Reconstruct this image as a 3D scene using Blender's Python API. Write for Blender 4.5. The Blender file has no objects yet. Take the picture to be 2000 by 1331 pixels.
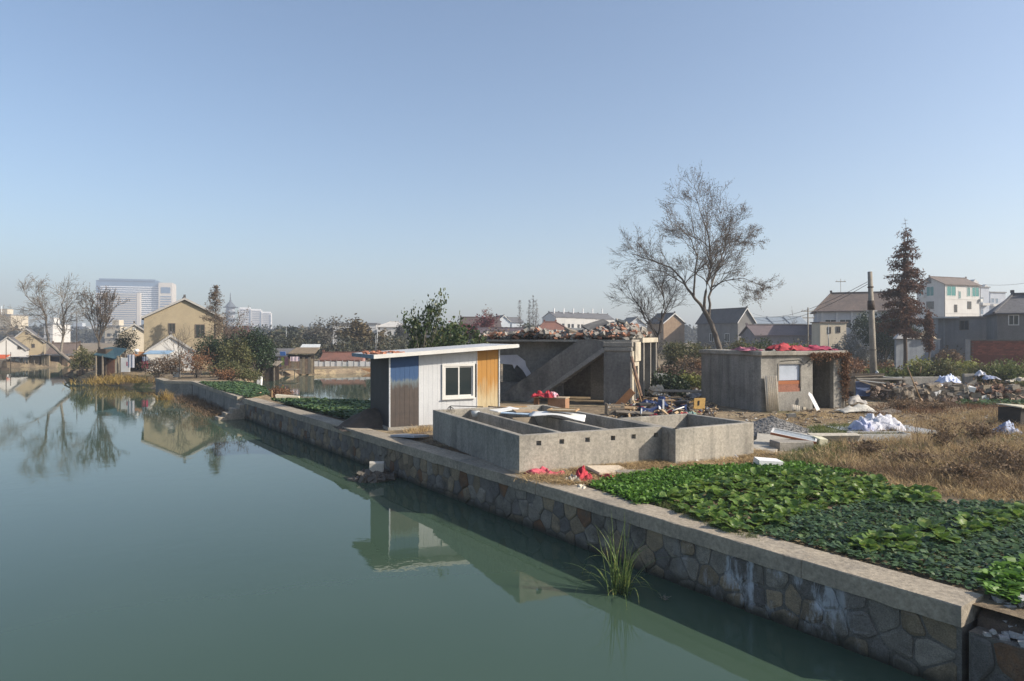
import bpy, bmesh, math, random
import numpy as np
from mathutils import Vector, Matrix, noise, geometry, Euler

# ------------------------------------------------------------ camera, sky, sun
scene = bpy.context.scene
COL = scene.collection
F_PX, HOR, EYE, WATER = 1333.33, 657.0, 3.2, -1.03
cam_d = bpy.data.cameras.new('camera'); cam = bpy.data.objects.new('camera', cam_d); COL.objects.link(cam)
cam.location = (0, 0, EYE); cam.rotation_euler = (math.radians(90), 0, 0)
cam_d.lens = 24; cam_d.sensor_width = 36; cam_d.shift_y = -0.00425
cam_d.clip_start = 0.1; cam_d.clip_end = 9000
scene.camera = cam
SUN_AZ, SUN_EL = math.atan2(-0.23, 0.973), math.radians(30.5)
world = bpy.data.worlds.new('World'); scene.world = world; world.use_nodes = True
wn = world.node_tree.nodes; wl = world.node_tree.links
sky = wn.new('ShaderNodeTexSky'); sky.sky_type = 'NISHITA'; sky.sun_disc = False
sky.sun_elevation = SUN_EL; sky.sun_rotation = math.pi / 2 - SUN_AZ
sky.air_density = 1.0; sky.dust_density = 1.7; sky.ozone_density = 2.0; sky.altitude = 0
wl.new(sky.outputs[0], wn['Background'].inputs[0]); wn['Background'].inputs[1].default_value = 0.12
sd = bpy.data.lights.new('sun', 'SUN'); sd.energy = 5.0; sd.angle = math.radians(0.6); sd.color = (1, 0.90, 0.76)
sun = bpy.data.objects.new('sun', sd); COL.objects.link(sun)
sdir = Vector((math.cos(SUN_AZ) * math.cos(SUN_EL), math.sin(SUN_AZ) * math.cos(SUN_EL), math.sin(SUN_EL)))
sun.rotation_euler = sdir.to_track_quat('Z', 'Y').to_euler()
vs = scene.view_settings; vs.view_transform = 'Standard'; vs.look = 'None'; vs.exposure = 0.6; vs.gamma = 1.0
vs.use_curve_mapping = False

# ------------------------------------------------------------ helpers
R = random.Random(7)
def P(px, py, z=0.0):                      # photograph pixel on a horizontal plane
    d = (EYE - z) * F_PX / (py - HOR)
    return Vector(((px - 1000) / F_PX * d, d, z))
def PX(px, d): return (px - 1000) / F_PX * d
def PZ(py, d): return EYE - (py - HOR) * d / F_PX
def PD(px, py, d): return Vector((PX(px, d), d, PZ(py, d)))
def span(px0, d, ang, px1):                # length along a horizontal direction from px0 at depth d until px1
    c, s = math.cos(ang), math.sin(ang); k = (px1 - 1000) / F_PX
    return (k * d - PX(px0, d)) / (c - k * s)

def tag(o, label=None, cat=None, group=None, kind=None):
    if label: o['label'] = label
    if cat: o['category'] = cat
    if group: o['group'] = group
    if kind: o['kind'] = kind
    return o
def thing(name, label, cat, loc=(0, 0, 0), rz=0.0, group=None):
    o = bpy.data.objects.new(name, None); COL.objects.link(o)
    o.empty_display_size = 0.2
    o.location = loc; o.rotation_euler = (0, 0, rz)
    return tag(o, label, cat, group)
def copy_tree(o, parent=None):
    c = o.copy(); COL.objects.link(c); c.parent = parent
    for ch in o.children: copy_tree(ch, c)
    return c
def link(name, me, mat, parent=None, smooth=False):
    if mat: me.materials.append(mat)
    if smooth: me.polygons.foreach_set('use_smooth', [True] * len(me.polygons))
    o = bpy.data.objects.new(name, me); COL.objects.link(o); o.parent = parent
    return o

class MB:
    def __init__(s): s.v = []; s.f = []
    def add(s, vs, fs):
        n = len(s.v); s.v += [tuple(v) for v in vs]; s.f += [tuple(i + n for i in f) for f in fs]; return s
    def box(s, x0, x1, y0, y1, z0, z1):
        return s.add([(x0,y0,z0),(x1,y0,z0),(x1,y1,z0),(x0,y1,z0),(x0,y0,z1),(x1,y0,z1),(x1,y1,z1),(x0,y1,z1)],
                     [(3,2,1,0),(4,5,6,7),(0,1,5,4),(1,2,6,5),(2,3,7,6),(3,0,4,7)])
    def obox(s, c, h, rot=(0, 0, 0), jit=0, rnd=R):
        m = Euler(rot).to_matrix(); c = Vector(c); vs = []
        for z in (-1, 1):
            for x, y in ((-1,-1),(1,-1),(1,1),(-1,1)):
                k = [1 + (rnd.uniform(-jit, jit) if jit else 0) for _ in range(3)]
                vs.append(c + m @ Vector((x*h[0]*k[0], y*h[1]*k[1], z*h[2]*k[2])))
        return s.add(vs, [(3,2,1,0),(4,5,6,7),(0,1,5,4),(1,2,6,5),(2,3,7,6),(3,0,4,7)])
    def bar(s, a, b, w, h):
        a = Vector(a); b = Vector(b); d = (b - a); L = d.length; q = d.to_track_quat('X', 'Z').to_matrix(); c = (a + b) / 2
        vs = []
        for z in (-1, 1):
            for x, y in ((-1,-1),(1,-1),(1,1),(-1,1)): vs.append(c + q @ Vector((x*L/2, y*w/2, z*h/2)))
        return s.add(vs, [(3,2,1,0),(4,5,6,7),(0,1,5,4),(1,2,6,5),(2,3,7,6),(3,0,4,7)])
    def prism(s, poly, vec):
        n = len(poly); vec = Vector(vec); p = [Vector(q) for q in poly]
        return s.add(p + [q + vec for q in p], [tuple(range(n))[::-1], tuple(range(n, 2*n))] +
                     [(i, (i+1) % n, n + (i+1) % n, n + i) for i in range(n)])
    def tube(s, pts, rad, n=6, cap=True):
        pts = [Vector(p) for p in pts]; m = len(pts); vs = []; 
        if not hasattr(rad, '__len__'): rad = [rad] * m
        for i in range(m):
            d = (pts[min(i+1, m-1)] - pts[max(i-1, 0)])
            if d.length < 1e-9: d = Vector((0, 0, 1))
            d.normalize(); a = d.orthogonal() if abs(d.z) > .95 else d.cross(Vector((0, 0, 1)))
            if abs(d.z) > .95: a = Vector((1, 0, 0)) - d * d.x
            a.normalize(); b = d.cross(a)
            for k in range(n):
                t = 2 * math.pi * k / n; vs.append(pts[i] + (a * math.cos(t) + b * math.sin(t)) * rad[i])
        fs = [(i*n+k, i*n+(k+1) % n, (i+1)*n+(k+1) % n, (i+1)*n+k) for i in range(m-1) for k in range(n)]
        if cap: fs += [tuple(range(n))[::-1], tuple(range((m-1)*n, m*n))]
        return s.add(vs, fs)
    def lathe(s, prof, n=16, c=(0, 0, 0), sx=1, sy=1):
        m = len(prof); vs = []
        for r, z in prof:
            for k in range(n):
                t = 2*math.pi*k/n; vs.append((c[0]+r*sx*math.cos(t), c[1]+r*sy*math.sin(t), c[2]+z))
        fs = [(i*n+k, i*n+(k+1) % n, (i+1)*n+(k+1) % n, (i+1)*n+k) for i in range(m-1) for k in range(n)]
        fs += [tuple(range(n))[::-1], tuple(range((m-1)*n, m*n))]
        return s.add(vs, fs)
    def mesh(s, name):
        me = bpy.data.meshes.new(name); me.from_pydata(s.v, [], s.f); me.update(); return me
    def build(s, name, mat, parent=None, smooth=False, bevel=0):
        o = link(name, s.mesh(name), mat, parent, smooth)
        if bevel:
            b = o.modifiers.new('bevel', 'BEVEL'); b.width = bevel; b.segments = 1; b.limit_method = 'ANGLE'
        return o
def box(name, mat, parent, *a, bevel=0): return MB().box(*a).build(name, mat, parent, bevel=bevel)
def np_mesh(name, V, Fq):                  # fast mesh from arrays, Fq (n,3) or (n,4)
    me = bpy.data.meshes.new(name); V = np.asarray(V, np.float32); Fq = np.asarray(Fq, np.int32)
    me.vertices.add(len(V)); me.vertices.foreach_set('co', V.ravel())
    k = Fq.shape[1]; me.loops.add(Fq.size); me.loops.foreach_set('vertex_index', Fq.ravel())
    me.polygons.add(len(Fq)); me.polygons.foreach_set('loop_start', np.arange(len(Fq), dtype=np.int32) * k)
    me.polygons.foreach_set('loop_total', np.full(len(Fq), k, np.int32)); me.update(); me.validate(); return me
def inpoly(x, y, poly):
    r = False; j = len(poly) - 1
    for i in range(len(poly)):
        xi, yi = poly[i][0], poly[i][1]; xj, yj = poly[j][0], poly[j][1]
        if (yi > y) != (yj > y) and x < (xj - xi) * (y - yi) / (yj - yi) + xi: r = not r
        j = i
    return r
def sample(pxpoly, n, z=0.0, rnd=R):       # points spread evenly over the ground patch seen inside a pixel outline
    w = [P(a, b, z) for a, b in pxpoly]
    x0, x1 = min(p.x for p in w), max(p.x for p in w); y0, y1 = min(p.y for p in w), max(p.y for p in w); out = []
    while len(out) < n:
        x, y = rnd.uniform(x0, x1), rnd.uniform(y0, y1)
        if inpoly(x, y, w): out.append((x, y, z))
    return out

# ------------------------------------------------------------ materials
def nd(nt, t, **kw):
    n = nt.nodes.new(t)
    for k, v in kw.items(): setattr(n, k, v)
    return n
def mix(nt, a, b, fac, mode='MIX'):
    m = nd(nt, 'ShaderNodeMix', data_type='RGBA', blend_type=mode)
    for i, v in ((6, a), (7, b), (0, fac)):
        if hasattr(v, 'node'): nt.links.new(v, m.inputs[i])
        elif i == 0: m.inputs[0].default_value = v
        else: m.inputs[i].default_value = tuple(v) + (1,) if len(v) == 3 else v
    return m.outputs[2]
def ramp(nt, src, p0, p1, c0=(0, 0, 0), c1=(1, 1, 1)):
    r = nd(nt, 'ShaderNodeValToRGB'); r.color_ramp.elements[0].position = p0; r.color_ramp.elements[1].position = p1
    r.color_ramp.elements[0].color = tuple(c0) + (1,); r.color_ramp.elements[1].color = tuple(c1) + (1,)
    nt.links.new(src, r.inputs[0]); return r.outputs[0]
def ntex(nt, co, scale, detail=5, rough=.6, stretch=None, off=(0, 0, 0)):
    if stretch or off != (0, 0, 0):
        m = nd(nt, 'ShaderNodeMapping'); m.inputs['Scale'].default_value = stretch or (1, 1, 1); m.inputs['Location'].default_value = off
        nt.links.new(co, m.inputs[0]); co = m.outputs[0]
    n = nd(nt, 'ShaderNodeTexNoise'); n.inputs['Scale'].default_value = scale; n.inputs['Detail'].default_value = detail
    n.inputs['Roughness'].default_value = rough; nt.links.new(co, n.inputs['Vector']); return n.outputs[0]
MATS = {}
def M(name, c1, c2=None, scale=2.0, rough=.85, bump=.2, bscale=25, streak=0.0, stain=None, stain_s=.7, stain_t=(.52, .68), metal=0.0,
      rnd=0.0, spec=.3, coords='Object', fine=.25, worldc=False):
    if name in MATS: return MATS[name]
    m = bpy.data.materials.new(name); m.use_nodes = True; nt = m.node_tree; b = nt.nodes['Principled BSDF']
    tc = nd(nt, 'ShaderNodeTexCoord'); co = tc.outputs[coords]
    if worldc: co = nd(nt, 'ShaderNodeNewGeometry').outputs['Position']
    c2 = c2 or tuple(x * .7 for x in c1)
    col = ramp(nt, ntex(nt, co, scale), .35, .68, c1, c2)
    if stain: col = mix(nt, col, stain, ramp(nt, ntex(nt, co, stain_s, 8, .68, off=(7, 3, 1)), *stain_t))
    if streak: col = mix(nt, col, (1-streak,)*3, ramp(nt, ntex(nt, co, 2.2, 7, .72, (1.0, 1.0, .06)), .46, .72), 'MULTIPLY')
    if fine: col = mix(nt, col, ramp(nt, ntex(nt, co, scale * 14, 3, .7), .3, .7, (1-fine,)*3, (1+fine,)*3), 1.0, 'MULTIPLY')
    if rnd:
        oi = nd(nt, 'ShaderNodeObjectInfo'); col = mix(nt, col, ramp(nt, oi.outputs['Random'], 0, 1, (1-rnd,)*3, (1+rnd, 1+rnd*.85, 1+rnd*.6)), 1.0, 'MULTIPLY')
    nt.links.new(col, b.inputs['Base Color']); b.inputs['Roughness'].default_value = rough; b.inputs['Metallic'].default_value = metal
    b.inputs['Specular IOR Level'].default_value = spec
    if bump:
        bn = nd(nt, 'ShaderNodeBump'); bn.inputs['Strength'].default_value = bump; bn.inputs['Distance'].default_value = .03
        nt.links.new(ntex(nt, co, bscale, 5, .65), bn.inputs['Height']); nt.links.new(bn.outputs[0], b.inputs['Normal'])
    MATS[name] = m; return m
def FOL(name, c1, c2, scale=1.5, trans=.3, rough=.55, c3=None):
    if name in MATS: return MATS[name]
    m = bpy.data.materials.new(name); m.use_nodes = True; nt = m.node_tree; b = nt.nodes['Principled BSDF']
    co = nd(nt, 'ShaderNodeNewGeometry').outputs['Position']
    col = ramp(nt, ntex(nt, co, scale, 3), .38, .62, c1, c2)
    if c3: col = mix(nt, col, c3, ramp(nt, ntex(nt, co, scale * 3.3, 2, off=(3, 1, 9)), .55, .66))
    col = mix(nt, col, ramp(nt, ntex(nt, co, 23, 2), .3, .7, (.7,)*3, (1.3,)*3), 1.0, 'MULTIPLY')
    nt.links.new(col, b.inputs['Base Color']); b.inputs['Roughness'].default_value = rough; b.inputs['Specular IOR Level'].default_value = .25
    if trans:
        t = nd(nt, 'ShaderNodeBsdfTranslucent'); nt.links.new(col, t.inputs[0]); mx = nd(nt, 'ShaderNodeMixShader')
        mx.inputs[0].default_value = trans; nt.links.new(b.outputs[0], mx.inputs[1]); nt.links.new(t.outputs[0], mx.inputs[2])
        nt.links.new(mx.outputs[0], nt.nodes['Material Output'].inputs[0])
    MATS[name] = m; return m
def GLASS(name='window_glass', c=(.02, .028, .03), rough=.06):
    if name in MATS: return MATS[name]
    m = bpy.data.materials.new(name); m.use_nodes = True; b = m.node_tree.nodes['Principled BSDF']
    b.inputs['Base Color'].default_value = c + (1,); b.inputs['Roughness'].default_value = rough; MATS[name] = m; return m
CONC = M('concrete', (.30, .275, .235), (.22, .205, .18), 1.3, bump=.25, bscale=40, stain=(.15, .14, .125), stain_t=(.5, .75))
CONC_T = M('tank_concrete', (.34, .31, .26), (.25, .235, .205), 1.1, bump=.25, bscale=35, stain=(.14, .13, .11), stain_t=(.5, .7), streak=.34)
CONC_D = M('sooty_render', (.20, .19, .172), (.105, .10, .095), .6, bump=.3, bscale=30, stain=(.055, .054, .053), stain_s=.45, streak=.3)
CONC_H = M('hut_render', (.30, .285, .25), (.22, .21, .19), 1.0, bump=.35, bscale=30, stain=(.13, .12, .11), stain_t=(.5, .7), streak=.3)
WHITE = M('white_paint', (.72, .72, .71), (.62, .62, .61), 1.5, .6, bump=.05, fine=.06)
BRICK = M('brick_red', (.30, .13, .08), (.22, .10, .065), 3, rnd=.35)
DARKWOOD = M('dark_wood', (.075, .058, .045), (.045, .036, .03), 3, streak=.3)
WOOD = M('raw_wood', (.36, .25, .14), (.26, .17, .09), 4, rnd=.2)
TIMBER = M('grey_timber', (.22, .19, .15), (.15, .13, .11), 4, rnd=.25)
METAL = M('grey_metal', (.32, .33, .34), (.24, .25, .26), 3, .5, .05, metal=.4)
BLACK = M('black_plastic', (.02, .02, .022), (.03, .03, .03), 4, .5, .05)
BARK = M('bark', (.13, .11, .09), (.08, .068, .058), 6, bump=.4, rnd=.15)
BARK_L = M('pale_bark', (.24, .21, .18), (.15, .13, .11), 5, bump=.4)
# ------------------------------------------------------------ ground, river, pond
WD = Vector((-.577, .816, 0)).normalized(); WN = Vector((-.816, -.577, 0)).normalized()      # wall direction, face towards the river
W0 = Vector((5.3, 8.05, 0)); WANG = math.atan2(WD.y, WD.x)
def W(t, o=0.0, z=0.0): v = W0 + WD * t + WN * o; v.z = z; return v
WL = 33.0
far = [(-14.45, 35.9), (-22.5, 48.0), (-24.8, 48.6), (-27.2, 52.0)]
river = [(W(-70, -.3)), W(WL, -.3)] + [Vector((x + .25, y + .2, 0)) for x, y in far]
n_wall = len(river)
river += [Vector((x, y, 0)) for x, y in ((-31, 56), (-36, 60.0), (-40, 63.5), (-45.5, 69), (-48.2, 75), (-51, 85), (-56, 93.3), (-62, 92.4), (-75, 91),
          (-150, 84), (-300, 60), (-300, -150), (46, -150))]
pond = [Vector((x, y, 0)) for x, y in ((-16.4, 46.0), (-13.4, 44.6), (-9.3, 44.2), (-5, 45), (-2.5, 49), (-3, 62), (-9, 76), (-16, 78.5), (-22.6, 74), (-24.3, 67), (-23.3, 61), (-20, 53))]
def inset(poly, i, d):
    n = len(poly); a, b, c = poly[i-1], poly[i], poly[(i+1) % n]; t = (c - a).normalized(); return b + Vector((t.y, -t.x, 0)) * d
cv, ce, zz = [], [], []
def ring(poly, zf):
    n0 = len(cv)
    for i, p in enumerate(poly): cv.append(Vector((p.x, p.y))); zz.append(zf(i))
    for i in range(len(poly)): ce.append((n0 + i, n0 + (i + 1) % len(poly)))
def dens(poly, closed=True, step=4.0):
    out = []
    for i in range(len(poly)):
        a, b = poly[i], poly[(i+1) % len(poly)]; k = max(1, min(40, int((b-a).length / step)))
        out += [a.lerp(b, j / k) for j in range(k)]
    return out
rd = dens(river); wall_keys = [v for v in dens(river[:n_wall + 1])]
def is_wall(p): return any((p - q).length < .01 for q in wall_keys[:-8]) and p.y < 52.2 and p.x > -27.5
ring(rd, lambda i: -.03 if is_wall(rd[i]) else -1.35)
pd_ = dens(pond, step=2.0); ring(pd_, lambda i: -1.35)
ring([Vector((x, y, 0)) for x, y in ((-4000, -400), (4000, -400), (4000, 5000), (-4000, 5000))], lambda i: 0)
def land(x, y): return not inpoly(x, y, river) and not inpoly(x, y, pond)
for i in range(len(rd)):
    if not is_wall(rd[i]):
        for s in (1, -1):
            for dd, z in ((1.3, -.12), (2.4, 0)):
                q = inset(rd, i, dd * s)
                if land(q.x, q.y) and abs(q.x) < 290: cv.append(Vector((q.x, q.y))); zz.append(z)
for i in range(len(pd_)):
    for s in (1, -1):
        for dd, z in ((1.2, -.15), (2.2, 0)):
            q = inset(pd_, i, dd * s)
            if land(q.x, q.y): cv.append(Vector((q.x, q.y))); zz.append(z)
rg = random.Random(3)
def shore_d(x, y):
    best = 1e9; p = Vector((x, y))
    for poly in (rd, pd_):
        for q in poly: best = min(best, (p.x-q.x)**2 + (p.y-q.y)**2)
    return math.sqrt(best)
for x in range(-60, 90, 3):
    for y in range(3, 110, 3):
        xx, yy = x + rg.uniform(-1, 1), y + rg.uniform(-1, 1)
        if land(xx, yy) and shore_d(xx, yy) > (3.2 if not (-18 < xx < -2 and 31 < yy < 46) else 1.0):
            cv.append(Vector((xx, yy))); zz.append(noise.noise(Vector((xx * .15, yy * .15, 0))) * .05 - .03)
def gz(x, y, z):
    a = min(1, max(0, (x + 17.2) / 2.2)) * min(1, max(0, (-2.5 - x) / 2.5)); return min(z, -a * max(0, min(1.2, (y - 32.5) * .092))) if 32 < y < 47.5 else (min(z, -.52) if 70 < y < 92 and -27 < x < 6 else z)
for i, v in enumerate(cv):
    if zz[i] > -1.3: zz[i] = gz(v.x, v.y, zz[i])
r = geometry.delaunay_2d_cdt(cv, ce, [], 0, 1e-4)
gv = []
for i, v in enumerate(r[0]):
    o = r[3][i]; gv.append((v.x, v.y, zz[o[0]] if o else 0))
gf = [f for f in r[2] if land(sum(r[0][i].x for i in f) / len(f), sum(r[0][i].y for i in f) / len(f))]
me = bpy.data.meshes.new('ground'); me.from_pydata(gv, [], [tuple(f) for f in gf]); me.update()
bmg = bmesh.new(); bmg.from_mesh(me); bmesh.ops.recalc_face_normals(bmg, faces=bmg.faces)
if sum(f.normal.z for f in bmg.faces) < 0: bmesh.ops.reverse_faces(bmg, faces=bmg.faces)
bmg.to_mesh(me); bmg.free()
def ground_mat():
    m = bpy.data.materials.new('ground'); m.use_nodes = True; nt = m.node_tree; b = nt.nodes['Principled BSDF']
    co = nd(nt, 'ShaderNodeNewGeometry').outputs['Position']
    c = ramp(nt, ntex(nt, co, .35, 8, .7), .38, .62, (.26, .205, .14), (.15, .115, .08))
    c = mix(nt, c, (.33, .26, .165), ramp(nt, ntex(nt, co, .9, 6, .7, off=(4, 9, 0)), .5, .6))
    c = mix(nt, c, (.085, .095, .045), ramp(nt, ntex(nt, co, .22, 7, .75, off=(14, 2, 0)), .56, .66))
    c = mix(nt, c, ramp(nt, ntex(nt, co, 9, 5, .75), .3, .7, (.6,)*3, (1.35,)*3), 1.0, 'MULTIPLY')
    nt.links.new(c, b.inputs['Base Color']); b.inputs['Roughness'].default_value = .95; b.inputs['Specular IOR Level'].default_value = .1
    bn = nd(nt, 'ShaderNodeBump'); bn.inputs['Strength'].default_value = .8; bn.inputs['Distance'].default_value = .06
    nt.links.new(ntex(nt, co, 7, 9, .75), bn.inputs['Height']); nt.links.new(bn.outputs[0], b.inputs['Normal']); return m
tag(link('ground', me, ground_mat()), kind='structure')
def water_mat():
    m = bpy.data.materials.new('murky_water'); m.use_nodes = True; nt = m.node_tree; b = nt.nodes['Principled BSDF']
    co = nd(nt, 'ShaderNodeNewGeometry').outputs['Position']
    c = ramp(nt, ntex(nt, co, .12, 3), .3, .7, (.040, .070, .047), (.049, .080, .055))
    nt.links.new(c, b.inputs['Base Color']); b.inputs['Roughness'].default_value = .025; b.inputs['IOR'].default_value = 1.333
    b.inputs['Specular IOR Level'].default_value = .5
    bn = nd(nt, 'ShaderNodeBump'); bn.inputs['Strength'].default_value = .07; bn.inputs['Distance'].default_value = .05
    nt.links.new(mix(nt, (.5, .5, .5), ntex(nt, co, 2.6, 3, .55, (1, .8, 1)), ramp(nt, ntex(nt, co, .09, 4, .6, off=(3, 8, 0)), .42, .6)), bn.inputs['Height']); nt.links.new(bn.outputs[0], b.inputs['Normal']); return m
WM = water_mat()
split = [(-1, 42), (-13, 41), (-18.5, 46.5), (-22, 54), (-26, 62), (-30, 70), (-30, 97)]
for nm, poly in (('river_water', [(-300, -150), (46, -150), (46, -30)] + split + [(-300, 97)]), ('pond_water', split[::-1] + [(3, 42), (3, 97)])):
    mb = MB().add([(x, y, WATER) for x, y in poly], [tuple(range(len(poly)))])
    o = mb.build(nm, WM); tag(o, kind='structure')
    if o.data.polygons[0].normal.z < 0: o.data.flip_normals()

# ------------------------------------------------------------ retaining wall with separate stones
def clip(poly, a, b, c):                   # keep a*x+b*y<=c
    out = []
    for i in range(len(poly)):
        p, q = poly[i], poly[(i+1) % len(poly)]; fp, fq = a*p[0]+b*p[1]-c, a*q[0]+b*q[1]-c
        if fp <= 0: out.append(p)
        if (fp < 0 < fq) or (fq < 0 < fp):
            t = fp / (fp - fq); out.append((p[0]+(q[0]-p[0])*t, p[1]+(q[1]-p[1])*t))
    return out
def voronoi(u0, u1, z0, z1, du, dz, rnd):
    seeds = []; nz = max(1, round((z1 - z0) / dz)); nu = max(1, round((u1 - u0) / du))
    for j in range(nz):
        for i in range(nu):
            seeds.append((u0 + (i + .5 + (.5 if j % 2 else 0) + rnd.uniform(-.33, .33)) * (u1-u0)/nu, z0 + (j + .5 + rnd.uniform(-.3, .3)) * (z1-z0)/nz))
    cells = []
    for i, s in enumerate(seeds):
        poly = [(u0, z0), (u1, z0), (u1, z1), (u0, z1)]
        for j, q in enumerate(seeds):
            if i != j and abs(q[0]-s[0]) < 4*du:
                a, b = q[0]-s[0], q[1]-s[1]; poly = clip(poly, a, b, (q[0]**2+q[1]**2-s[0]**2-s[1]**2)/2)
                if not poly: break
        if len(poly) > 2: cells.append(poly)
    return cells
def shrink(poly, g):
    out = []; n = len(poly); cx = sum(p[0] for p in poly)/n; cy = sum(p[1] for p in poly)/n
    for x, y in poly:
        l = math.hypot(x-cx, y-cy); k = max(.3, 1 - g*1.3/max(l, 1e-3)); out.append((cx+(x-cx)*k, cy+(y-cy)*k))
    return out
def stone(cell, gap, proud, rnd, yface):   # a stone in wall-local (u, -y out, z)
    p = shrink(cell, gap); rounded = []
    n = len(p)
    for i in range(n):
        a, b, c = p[i-1], p[i], p[(i+1) % n]
        for q, k in ((a, .13), (c, .13)): rounded.append((b[0]+(q[0]-b[0])*k, b[1]+(q[1]-b[1])*k))
    p = rounded; q = shrink(p, .03); m = len(p); h = [proud * rnd.uniform(.7, 1.25) for _ in p]
    vs = [(x, yface + .05, z) for x, z in p] + [(x, yface - proud * .55, z) for x, z in p] + [(x, yface - h[i], z) for i, (x, z) in enumerate(q)]
    fs = [(r*m+i, r*m+(i+1) % m, (r+1)*m+(i+1) % m, (r+1)*m+i) for r in (0, 1) for i in range(m)]
    fs.append(tuple(range(2*m, 3*m)))
    return MB().add(vs, [f[::-1] for f in fs])
def bloom(nt, co, c):                      # lime leached through the joints near the coping end, and the dark tide line
    sx = nd(nt, 'ShaderNodeSeparateXYZ'); nt.links.new(co, sx.inputs[0])
    def mr(i, a, b):
        m = nd(nt, 'ShaderNodeMapRange'); m.inputs['From Min'].default_value = a; m.inputs['From Max'].default_value = b; nt.links.new(sx.outputs[i], m.inputs[0]); return m.outputs[0]
    def mul(a, b):
        m = nd(nt, 'ShaderNodeMath', operation='MULTIPLY'); nt.links.new(a, m.inputs[0]); nt.links.new(b, m.inputs[1]); return m.outputs[0]
    k = mul(mul(mr(0, 4.6, 3.2), mr(0, .9, 1.8)), ramp(nt, ntex(nt, co, 3.4, 8, .7, (1, 1, .32)), .52, .63))
    c = mix(nt, c, (.42, .44, .46), k)
    nz = ntex(nt, co, 3.0, 4); ad = nd(nt, 'ShaderNodeMath', operation='MULTIPLY_ADD'); nt.links.new(nz, ad.inputs[0]); ad.inputs[1].default_value = .22; nt.links.new(sx.outputs[2], ad.inputs[2])
    m = nd(nt, 'ShaderNodeMapRange'); m.inputs['From Min'].default_value = -.72; m.inputs['From Max'].default_value = -.90; nt.links.new(ad.outputs[0], m.inputs[0])
    return mix(nt, c, (.035, .036, .028), m.outputs[0])
def wall_mat(name, c1, c2, rnd=.2, sc=5):
    m = bpy.data.materials.new(name); m.use_nodes = True; nt = m.node_tree; b = nt.nodes['Principled BSDF']
    co = nd(nt, 'ShaderNodeTexCoord').outputs['Object']
    c = ramp(nt, ntex(nt, co, sc, 7, .65), .32, .68, c1, c2)
    c = mix(nt, c, (.10, .092, .078), ramp(nt, ntex(nt, co, 1.7, 8, .7, off=(3, 1, 5)), .5, .66))
    c = mix(nt, c, ramp(nt, ntex(nt, co, 60, 3, .7), .3, .7, (.65,)*3, (1.35,)*3), 1.0, 'MULTIPLY')
    oi = nd(nt, 'ShaderNodeObjectInfo'); c = mix(nt, c, ramp(nt, oi.outputs['Random'], 0, 1, (1-rnd,)*3, (1+rnd, 1+rnd*.9, 1+rnd*.75)), 1.0, 'MULTIPLY')
    nt.links.new(bloom(nt, co, c), b.inputs['Base Color']); b.inputs['Roughness'].default_value = .9; b.inputs['Specular IOR Level'].default_value = .2
    bn = nd(nt, 'ShaderNodeBump'); bn.inputs['Strength'].default_value = .55; bn.inputs['Distance'].default_value = .03
    nt.links.new(ntex(nt, co, 22, 8, .72), bn.inputs['Height']); nt.links.new(bn.outputs[0], b.inputs['Normal']); return m
SM = [wall_mat('granite_grey', (.24, .22, .185), (.15, .138, .118)), wall_mat('granite_tan', (.27, .215, .145), (.17, .138, .098)), wall_mat('granite_dark', (.17, .16, .145), (.115, .108, .10)), wall_mat('granite_rust', (.19, .105, .058), (.10, .065, .044), .15)]
MORTAR = wall_mat('mortar', (.17, .16, .14), (.10, .095, .085), 0, 3)
rw = random.Random(11)
wall = thing('retaining_wall', 'long grey stone retaining wall with concrete coping along the river', 'wall', W(0), WANG)
# local x runs upstream, local +y faces the river (left of direction), so faces are built at -y and mirrored
def flip(mb): mb.v = [(x, -y, z) for x, y, z in mb.v]; mb.f = [f[::-1] for f in mb.f]; return mb
box('mortar', MORTAR, wall, .02, WL, -.55, -.06, -1.9, -.225)
for cell in voronoi(.06, WL - .05, -1.16, -.235, .36, .31, rw):
    u = sum(c[0] for c in cell) / len(cell)
    mat = SM[3] if rw.random() < .08 else SM[rw.randrange(3)]
    flip(stone(cell, rw.uniform(.003, .014) if u > 5 else rw.uniform(.005, .03), rw.uniform(.008, .045), rw, .06)).build('stone', mat, wall)
COPE = M('coping', (.35, .30, .23), (.265, .23, .18), .9, bump=.4, bscale=30, stain=(.20, .18, .15), stain_s=1.1, stain_t=(.5, .68), rnd=.08, fine=.3)
def coping(u0, u1, y0, y1, z0, z1, rnd):
    mb = MB(); k = max(2, int((u1-u0) / .25)); prof = []
    for i in range(k + 1):
        u = u0 + (u1-u0)*i/k; j = [rnd.uniform(-.006, .006) for _ in range(6)]; drop = rnd.uniform(0, .02) if rnd.random() < .2 else 0
        prof.append([(u, y0+j[0]*1.5, z0+j[1]), (u, y1+j[2], z0+j[3]-drop), (u, y1+j[2], z1-.012), (u, y1-.014+j[4], z1+j[5]*.6), (u, y0+.01, z1+j[5]*.6)])
    vs = [p for q in prof for p in q]; n = 5
    fs = [(i*n+a, i*n+(a+1) % n, (i+1)*n+(a+1) % n, (i+1)*n+a) for i in range(k) for a in range(n)]
    fs += [tuple(range(n))[::-1], tuple(range(k*n, k*n+n))]
    return mb.add(vs, fs)
cuts = [0, 2.05, 5.2, 8.3, 11.6, 14.9, 18.3, 21.5, 24.8, 28.2, WL]
for a, b in zip(cuts, cuts[1:]):
    coping(a + (.004 if a else 0), b - .004, -.64, 0, -.235 if a else -.24, .012 + rw.uniform(-.004, .004), rw).build('coping_slab', COPE, wall)
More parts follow.
